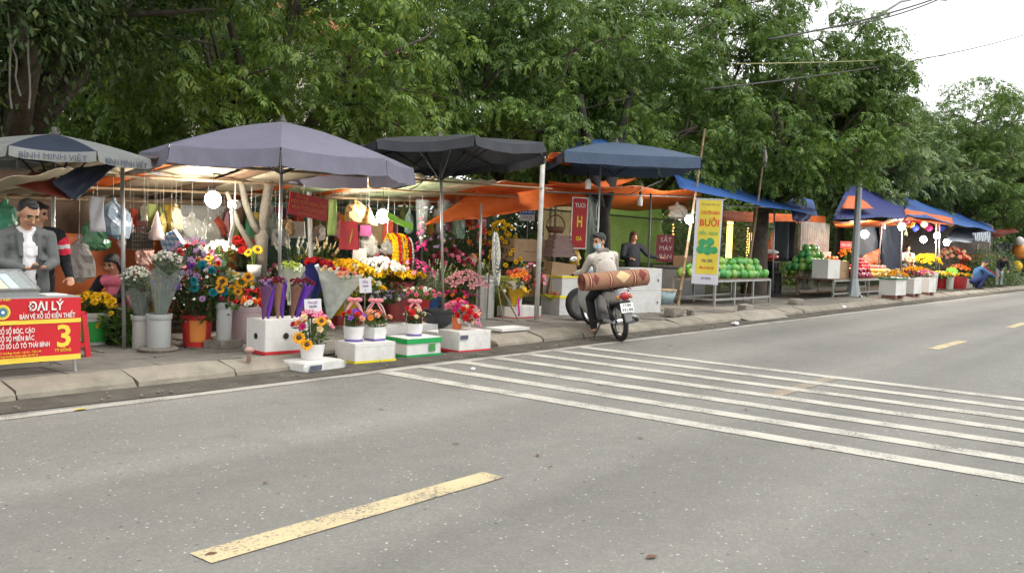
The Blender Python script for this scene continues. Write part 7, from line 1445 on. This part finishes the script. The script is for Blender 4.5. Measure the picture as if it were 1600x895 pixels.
AP, ORN, DRG, MNG, PCHF, GUA = fm('apple', .055, (.5, .04, .05)), fm('orange', .058, (.78, .25, .02)), fm('dragon_fruit', .07, (.30, .02, .06), (1, 1, 1.25)), fm('mango', .07, (.72, .52, .08), (1.2, .9, .8)), fm('peach', .055, (.72, .34, .26)), fm('guava', .055, (.42, .52, .12))
heap('orange', 'orange in the heap by the street lamp', 'orange', top+Vector((2.5, .75, .12)), 8, 6, 5, .13, ORN, 'oranges heaped on the fruit table', lift=.9)
heap('dragon_fruit', 'maroon dragon fruit along the front of the fruit table', 'dragon fruit', top+Vector((2.0, .1, .07)), 14, 3, 2, .15, DRG, 'dragon fruits on the fruit table')
heap('guava', 'pale green guava heaped behind the red apples', 'guava', top+Vector((3.9, .95, .12)), 7, 4, 4, .125, GUA, 'guavas on the fruit table', lift=.9)
heap('apple', 'red apple in the heap between guavas and mangoes', 'apple', top+Vector((4.7, .6, .12)), 9, 6, 5, .12, AP, 'apples on the fruit table', lift=.9)
heap('mango', 'yellow mango at the end of the fruit table', 'mango', top+Vector((4.4, .1, .08)), 13, 3, 2, .155, MNG, 'mangoes on the fruit table')
heap('peach', 'pale peach heaped near the fruit seller', 'peach', top+Vector((6.2, .5, .1)), 10, 6, 3, .125, PCHF, 'peaches on the fruit table', lift=.9)
t = thing('price_sign', 'small red price sign above the pomelo heap', 'sign', Q(1322, 383, 10.4)); M = plane_M((0, 0, 0), (math.sin(R(25)), -math.cos(R(25)), 0), (0, 0, 1)); MB().box((0, 0, 0), (.38, .26, .015), M=M).build('panel', mat('sign_bright_red', (.6, .02, .02), .5), t); text('lettering', 'TÁO 35K', .1, SW, t, M @ Matrix.Translation((0, 0, .01)), .01, xs=.8); MB().tube([(0, .01, -.13), (0, .01, -.9)], .012, 6).build('stick', BAMBOO, t)
bunch('orange marigolds under the small red price sign', 1322, 388, 10.2, .9, .25, [('mum', ORA, .06, 18)], GREEN, nleaf=40, seed=101)
# three foam boxes at the kerb on bricks
BRK = mat('brick', (.22, .11, .08), .9, .25, 8)
for i, (px, py, w_, lb, cap) in enumerate([(1408, 468, .95, 'white foam planter with a green lid full of dried goods, at the kerb', 1), (1432, 465, .8, 'white foam planter of dark red seedlings at the kerb', 2), (1446, 462, .8, 'white foam planter of pale pink flowers at the kerb', 3)]):
    g = G(px, py, .1); p = Vector((g.x+.2, 7.78+.02*i, .22)); t = foam_box(lb, p, (w_, .5, .48), R(-3), None, (), lid=False)
    for sx in (-1, 1): tag(MB().box((0, 0, .0), (.2, .42, .125)).build('brick_support', BRK, None, False, p+Vector((sx*w_*.34, 0, -.064)), 0), 'brown brick propping the %s' % ('green lidded planter', 'seedling planter', 'pink flower planter')[i], 'brick', 'bricks under the kerb planters')
    if cap == 1: MB().box((0, 0, .5), (w_+.05, .55, .05)).build('green_lid', plastic('lid_green', (.02, .16, .07)), t)
    flowers(t, w_*.45, .26, [[('mum', GOLD, .06, 26), ('mum', CRM, .06, 18)], [('mum', DRD, .05, 30)], [('mum', PNK, .06, 24), ('mum', WHT, .05, 10)]][i], DKGREEN, 60, .08, .04, 110+i, 0, .46, dome=.5, stems=False)
# flower stand beyond
for i, (px, py, Y_, R_, bl_, lf, lb) in enumerate([
    (1447, 398, 9.6, .62, [('mum', YEL, .09, 60)], GREEN, 'tall bright yellow chrysanthemums under the low bulb'), (1432, 418, 9.0, .5, [('mum', GOLD, .08, 30)], GREEN, 'golden chrysanthemums below the bright yellow ones'), (1468, 425, 8.9, .6, [('mum', YEL, .075, 26), ('mum', CRM, .07, 12)], GREEN, 'yellow and cream flowers beside the red bucket'),
    (1490, 388, 9.8, .7, [('rose', PCH, .1, 30), ('rose', CRM, .09, 18), ('rose', REDP, .08, 10)], DKGREEN, 'tall salmon and cream roses above the lime price tag'), (1497, 415, 9.5, .45, [('rose', ORA, .09, 22), ('rose', PCH, .08, 12)], DKGREEN, 'orange roses behind the lime price tag'), (1504, 428, 8.9, .45, [('mum', GOLD, .07, 16)], GREEN, 'gold flowers in the dark red bucket'), (1517, 432, 8.7, .4, [('mum', CRM, .08, 16), ('mum', WHT, .07, 8)], GREEN, 'cream flowers in the white pot beside the squatting person'), (1476, 425, 8.8, .35, [('mum', DRD, .03, 6)], DKGREEN, 'round dark green foliage in the bright red bucket'),
    (1413, 420, 9.6, .5, [('mum', CRM, .06, 20), ('mum', GOLD, .06, 10)], PALEGREEN, 'pale bunch beside the fruit seller')]):
    bunch(lb, px, py, Y_, .55, R_, bl_, lf, nleaf=200, ll=.16, lw=.06, seed=120+i)
for i, (px, py, r_, h_, m, lb) in enumerate([(1475, 452, .32, .55, RB_, 'bright red bucket of foliage at the far flower stand'), (1503, 452, .34, .5, plastic('bucket_maroon', (.25, .02, .025)), 'dark red bucket of gold flowers'), (1517, 451, .22, .4, WB, 'small white pot of cream flowers'), (1489, 453, .16, .5, film('vase_glass', (.6, .65, .6), .6), 'clear vase below the lime price tag'), (1445, 450, .3, .6, GB_, 'grey bucket of bright yellow chrysanthemums'), (1462, 453, .2, .7, WB, 'tall white bucket beside the twin posts')]): bucket(lb, G(px, py)+Vector((.5, .25, 0)), r_, r_*.85, h_, m, handle=False)
t = thing('price_tag', 'lime green star shaped price tag among the roses', 'price tag', Q(1487, 424, 8.8)); M = plane_M((0, 0, 0), (math.sin(R(18)), -math.cos(R(18)), 0), (0, 0, 1)); b = MB(); n = 18; b.add([(0, 0, .004)]+[((.24 if k % 2 else .19)*math.cos(k*6.2832/n)*1.1, (.24 if k % 2 else .19)*math.sin(k*6.2832/n)*.8, 0) for k in range(n)], [(0, 1+k, 1+(k+1) % n) for k in range(n)], 0, M); b.build('card', mat('tag_lime', (.2, .62, .06), .5), t); MB().tube([(0, .01, -.1), (0, .01, -.9)], .01, 5).build('stick', BAMBOO, t)
for i, (px, py, w_, h_, m, s_, lb) in enumerate([(1535, 403, 1.6, .36, mat('sign_orange', (.75, .16, .03), .5), 'HOA TƯƠI', 'long orange sign under the striped awning'), (1515, 418, .9, .7, mat('sign_bright_red'), '', 'red board behind the squatting person')]):
    t = thing('stall_sign', lb, 'sign', Q(px, py, 9.9)); M = plane_M((0, 0, 0), (math.sin(R(14)), -math.cos(R(14)), 0), (0, 0, 1)); MB().box((0, 0, 0), (w_, h_, .03), M=M).build('panel', m, t)
    if s_: text('lettering', s_, .26, SW, t, M @ Matrix.Translation((0, 0, .02)), .01)
    MB().box((0, .05, -h_/2-.3), (.05, .05, .7)).build('post', WOOD, t)
for i in range(11):
    px = 1416+i*7; c = [PNK, ORA, BLU, REDP, CRM, MAG][i % 6]; p = Q(px, 344+6*(i % 3), 9.9+.1*(i % 4)); t = thing('paper_lantern', ['pink', 'orange', 'blue', 'red', 'cream', 'magenta'][i % 6]+[' paper lantern hanging under the fruit stall roof', ' paper lantern hanging beyond the first row under the roof'][i // 6], 'lantern', p, 0, 'paper lanterns under the fruit stall roof')
    MB().lathe([(.03, .16), (.12, .1), (.17, 0), (.12, -.1), (.03, -.16)], 10).build('shade', c, t, True); MB().tube([(0, 0, .15), (0, 0, .4)], .005, 4).build('string', STEEL, t)
# dark hanging sheets at the far end, round balloons; the white ball stands in for a figure
for i, (px, lb) in enumerate([(1562, 'dark tarpaulin sheet hanging at the far end beside the bent figure'), (1574, 'black tarpaulin sheet hanging at the far end beside the shrub')]): tarp('hanging_cloth', lb, 'tarpaulin', [Q(px-6, 440, 10.2), Q(px+7, 441, 10.2), Q(px+7, 380, 10.2), Q(px-7, 379, 10.2)], fabric('black_green', (.02, .025, .025)), 0, .12, 10, 10, seed=80+i)
for i, (px, py, m, r_, lb) in enumerate([(1593, 377, FOAM, .26, 'white ball standing in for a figure at the far end of the stalls'), (1594, 392, plastic('balloon_orange', (.7, .25, .04)), .45, 'orange round balloon below the white one'), (1589, 416, YEL, .3, 'yellow bouquet ball near the far shrub')]):
    t = thing('balloon', lb, 'balloon', Q(px, py, 9.6)); MB().ball((0, 0, 0), r_, 14, 10, 0, (1, 1, 1.1)).build('skin', m, t, True); MB().tube([(0, 0, -r_*1.05), (.05, 0, -r_*1.1-.8)], .008, 4).build('string', STEEL, t)
# people at the far stalls
def far_person(label, p, rz, top_, leg_, pose, s_=1., hair='short', arm=None):
    pr = []
    if pose == 'sit':
        for s in (-1, 1): pr += limb((s*.1, 0, .45), (s*.13, -.4, .47), (s*.12, -.36, .08), .095, .07, .05, leg_)+shoe((s*.12, -.37, .085), (0, -1, 0), SHO)
        pr += [('c', (-.07, 0, .45), (.07, 0, .45), .13, .13, leg_), ('e', (0, -.02, .72), (.18, .13, .27), None, top_), ('c', (-.12, -.05, .95), (.12, -.05, .95), .08, .08, top_), ('c', (0, -.06, 1.0), (0, -.08, 1.08), .05, .05, SKIN)]+limb((-.2, -.05, .94), (-.25, -.2, .7), (-.08, -.36, .66), .07, .056, .042, top_)+limb((.2, -.05, .94), (.25, -.2, .7), (.08, -.36, .66), .07, .056, .042, top_)+hand((-.08, -.37, .66), (.4, -1, 0), (0, 0, 1), .5)+hand((.08, -.37, .66), (-.4, -1, 0), (0, 0, 1), .5, -1)+head((0, -.1, 1.17), (.0, -.95, -.3), hair=hair)
    if pose == 'squat':
        for s in (-1, 1): pr += limb((s*.1, .1, .30), (s*.16, -.3, .52), (s*.12, -.08, .08), .1, .075, .052, leg_)+shoe((s*.12, -.09, .085), (0, -1, 0), SHO)
        pr += [('c', (-.07, .1, .3), (.07, .1, .3), .13, .13, leg_), ('e', (0, -.02, .56), (.18, .15, .26), None, top_), ('c', (-.12, -.14, .78), (.12, -.14, .78), .085, .085, top_), ('c', (0, -.18, .83), (0, -.22, .9), .05, .05, SKIN)]+limb((-.19, -.14, .77), (-.22, -.4, .6), (-.1, -.62, .5), .068, .056, .042, top_)+limb((.19, -.14, .77), (.22, -.4, .6), (.1, -.62, .5), .068, .056, .042, top_)+hand((-.1, -.63, .5), (.2, -1, -.3), (0, 0, -1), .5)+hand((.1, -.63, .5), (-.2, -1, -.3), (0, 0, -1), .5, -1)+head((0, -.25, .98), (0, -.85, -.5), hair=hair)
    if pose == 'bend':
        for s in (-1, 1): pr += limb((s*.09, .05, .84), (s*.1, -.0, .46), (s*.1, .04, .1), .09, .065, .055, leg_)+shoe((s*.1, .04, .085), (0, -1, 0), SHO)
        pr += [('c', (-.06, .05, .9), (.06, .05, .9), .13, .13, leg_), ('e', (0, -.1, 1.05), (.18, .2, .2), None, top_), ('c', (-.13, -.3, 1.2), (.13, -.3, 1.2), .09, .09, top_), ('c', (0, -.08, 1.02), (0, -.28, 1.18), .15, .14, top_), ('c', (0, -.36, 1.24), (0, -.42, 1.28), .05, .05, SKIN)]+limb((-.2, -.3, 1.18), (-.23, -.42, .92), (-.12, -.6, .76), .07, .056, .042, top_)+limb((.2, -.3, 1.18), (.23, -.42, .92), (.12, -.6, .76), .07, .056, .042, top_)+hand((-.12, -.61, .76), (.1, -1, -.4), (0, 0, -1), .5)+hand((.12, -.61, .76), (-.1, -1, -.4), (0, 0, -1), .5, -1)+head((0, -.48, 1.34), (0, -.8, -.6), hair=hair)
    t = figure(label, p, rz, pr, None, .018, smooth=3); t.scale = (s_,)*3; return t
def seat(label, p, h, m):
    t = thing('low_stool', label, 'stool', p); MB().box((0, 0, h-.03), (.3, .3, .05), bev=.01).build('seat', m, t)
    for sx in (-1, 1):
        for sy in (-1, 1): MB().box((sx*.12, sy*.12, (h-.05)/2), (.04, .04, h-.05)).build('leg', m, t)
GJ = cloth('jumper_grey', (.3, .28, .26)); BLJ = cloth('jacket_blue', (.05, .12, .25)); REDJ = cloth('coat_red', (.2, .03, .03)); JEAN = cloth('jeans_pale', (.32, .36, .42)); TANJ = cloth('tan_top', (.42, .27, .16))
p = Q(1414, 450, 10.3); p.z = PZ+.35; tag(MB().box((0, 0, .17), (1.4, 1.0, .34)).build('plank_stage', WOOD, None, False, (p.x, p.y, PZ)), 'low plank platform under the fruit seller', 'platform')
far_person('fruit seller in a grey jumper seated behind the fruit heaps', p, R(-55), GJ, cloth('trouser_pale', (.45, .44, .44)), 'sit', 1.08, 'short'); seat('brown stool under the fruit seller', p, .33, WOOD)
c_ = Vector((math.sin(R(-55)), -math.cos(R(-55)), 0)); far_person('small child in a tan top sitting on the lap of the fruit seller', p+c_*.33+Vector((0, 0, .3)), R(-55), TANJ, TANJ, 'sit', .6, 'short')
p = G(1531, 452)+Vector((.2, .2, 0)); far_person('person in a blue jacket squatting beside the cream flowers', p, R(30), BLJ, cloth('navy_trouser', (.03, .04, .12)), 'squat', 1.12)
p = G(1563, 448)+Vector((.2, .1, 0)); far_person('person in a black jacket and pale jeans bending over at the far stall', p, R(-60), BLK, JEAN, 'bend', 1.0)
p = G(1548, 449)+Vector((1.5, .8, 0)); far_person('person in a dark red coat crouching between the two figures at the far stall', p, R(0), REDJ, TRB, 'squat', 1.15, 'long')

# ================================================================== WIRES AND LITTER
WIRE = mat('wire_black', (.03, .028, .025), .6)
def cable(label, a, b_, sag, r_, m=None):
    a, b_ = Vector(a), Vector(b_); pts = [(b_-a)*t+Vector((0, 0, -sag*4*t*(1-t))) for t in [i/24 for i in range(25)]]
    tag(MB().tube(pts, r_, 6).build('overhead_cable', m or WIRE, None, True, a), label, 'cable')
cable('thick black overhead cable crossing above the big dense tree', Q(1200, 62, 7.4), Q(1490, -12, 6.6), .12, .024)
cable('black overhead cable running beside the street lamp arm', Q(1330, 40, 7.3), Q(1500, -16, 6.5), .12, .02)
cable('long black overhead cable sagging across the sky beyond the tree', Q(1100, 140, 7.6), Q(1660, 34, 6.8), .35, .017)
cable('thin pale overhead cable below the long black one', Q(1150, 100, 7.6), Q(1660, 58, 6.9), .3, .01, mat('wire_yellow', (.3, .29, .12), .6))
cable('slack black rope hanging from the charcoal parasol to the roof', Q(685, 250, 8.7), Q(640, 296, 9.2), .08, .008)
def leaf_litter(label, p, L, m, rz):
    b = MB(); b.grid(lambda u, v: ((u-.5)*L, (v-.5)*L*.5*math.sin(math.pi*min(max(u, .03), .97)), .003+.004*math.sin(u*3)+.006*abs(v-.5)), 6, 4); tag(b.build('fallen_leaf', m, None, True, p, rz), label, 'leaf')
LY = mat('dry_yellow', (.45, .36, .04), .7); LBR = mat('dry_brown', (.14, .06, .035), .8)
leaf_litter('yellow fallen leaf lying on the white edge line', G(126, 640, .005), .11, LY, .2); leaf_litter('curled brown leaf lying alone on the asphalt', G(1018, 871, .002), .07, LBR, -.3)
for i, (px, py, s_, lb) in enumerate([(1048, 540, .08, 'dark leaf scrap on the asphalt beside the motorbike wheel'), (840, 712, .05, 'small brown twig leaf on the asphalt below the stripes'), (1000, 685, .05, 'dark leaf scrap below the nearest stripe'), (712, 694, .05, 'brown leaf scrap on the asphalt left of the stripes'), (330, 866, .05, 'dark scrap beside the yellow dash'), (415, 755, .045, 'thin dark leaf above the yellow dash'), (350, 594, .06, 'brown leaf by the kerb joint'), (595, 640, .05, 'dark leaf scrap near the first stripe'), (938, 602, .06, 'dark leaf scrap between two stripes'), (1270, 700, .05, 'small scrap on the nearest stripe'), (1165, 640, .05, 'dark spot leaf on the second stripe'), (860, 730, .04, 'tiny twig leaf on the open asphalt')]): leaf_litter(lb, G(px, py, .004 if py < 590 or i > 8 else .002), s_, LBR, i*.7)
for i, (px, py, lb) in enumerate([(1149, 507, 'crumpled white paper in the gutter by the kerb'), (739, 579, 'small white paper scrap on the stripes'), (1318, 481, 'flattened white paper on the kerb below the street lamp')]):
    r_ = random.Random(i); b = MB(); b.ball((0, 0, 0), .07 if i != 1 else .025, 9, 6, 0, (1.3, .8, .4)); b.v = [tuple(Vector(v)*r_.uniform(.7, 1.3)+Vector((0, 0, .025))) for v in b.v]; tag(b.build('paper_scrap', mat('card_white'), None, False, G(px, py, .02 if i != 2 else .1)), lb, 'paper scrap')
r_ = random.Random(5); b = MB()
for k in range(260):
    x_ = r_.uniform(1, 30); y_ = 7.03+abs(r_.gauss(0, .16)); s_ = r_.uniform(.006, .022)
    b.ball((x_, min(y_, 7.44), .02), s_, 5, 3, 0, (1, 1, .6))
b.build('gutter_grit', STONE)['kind'] = 'stuff'
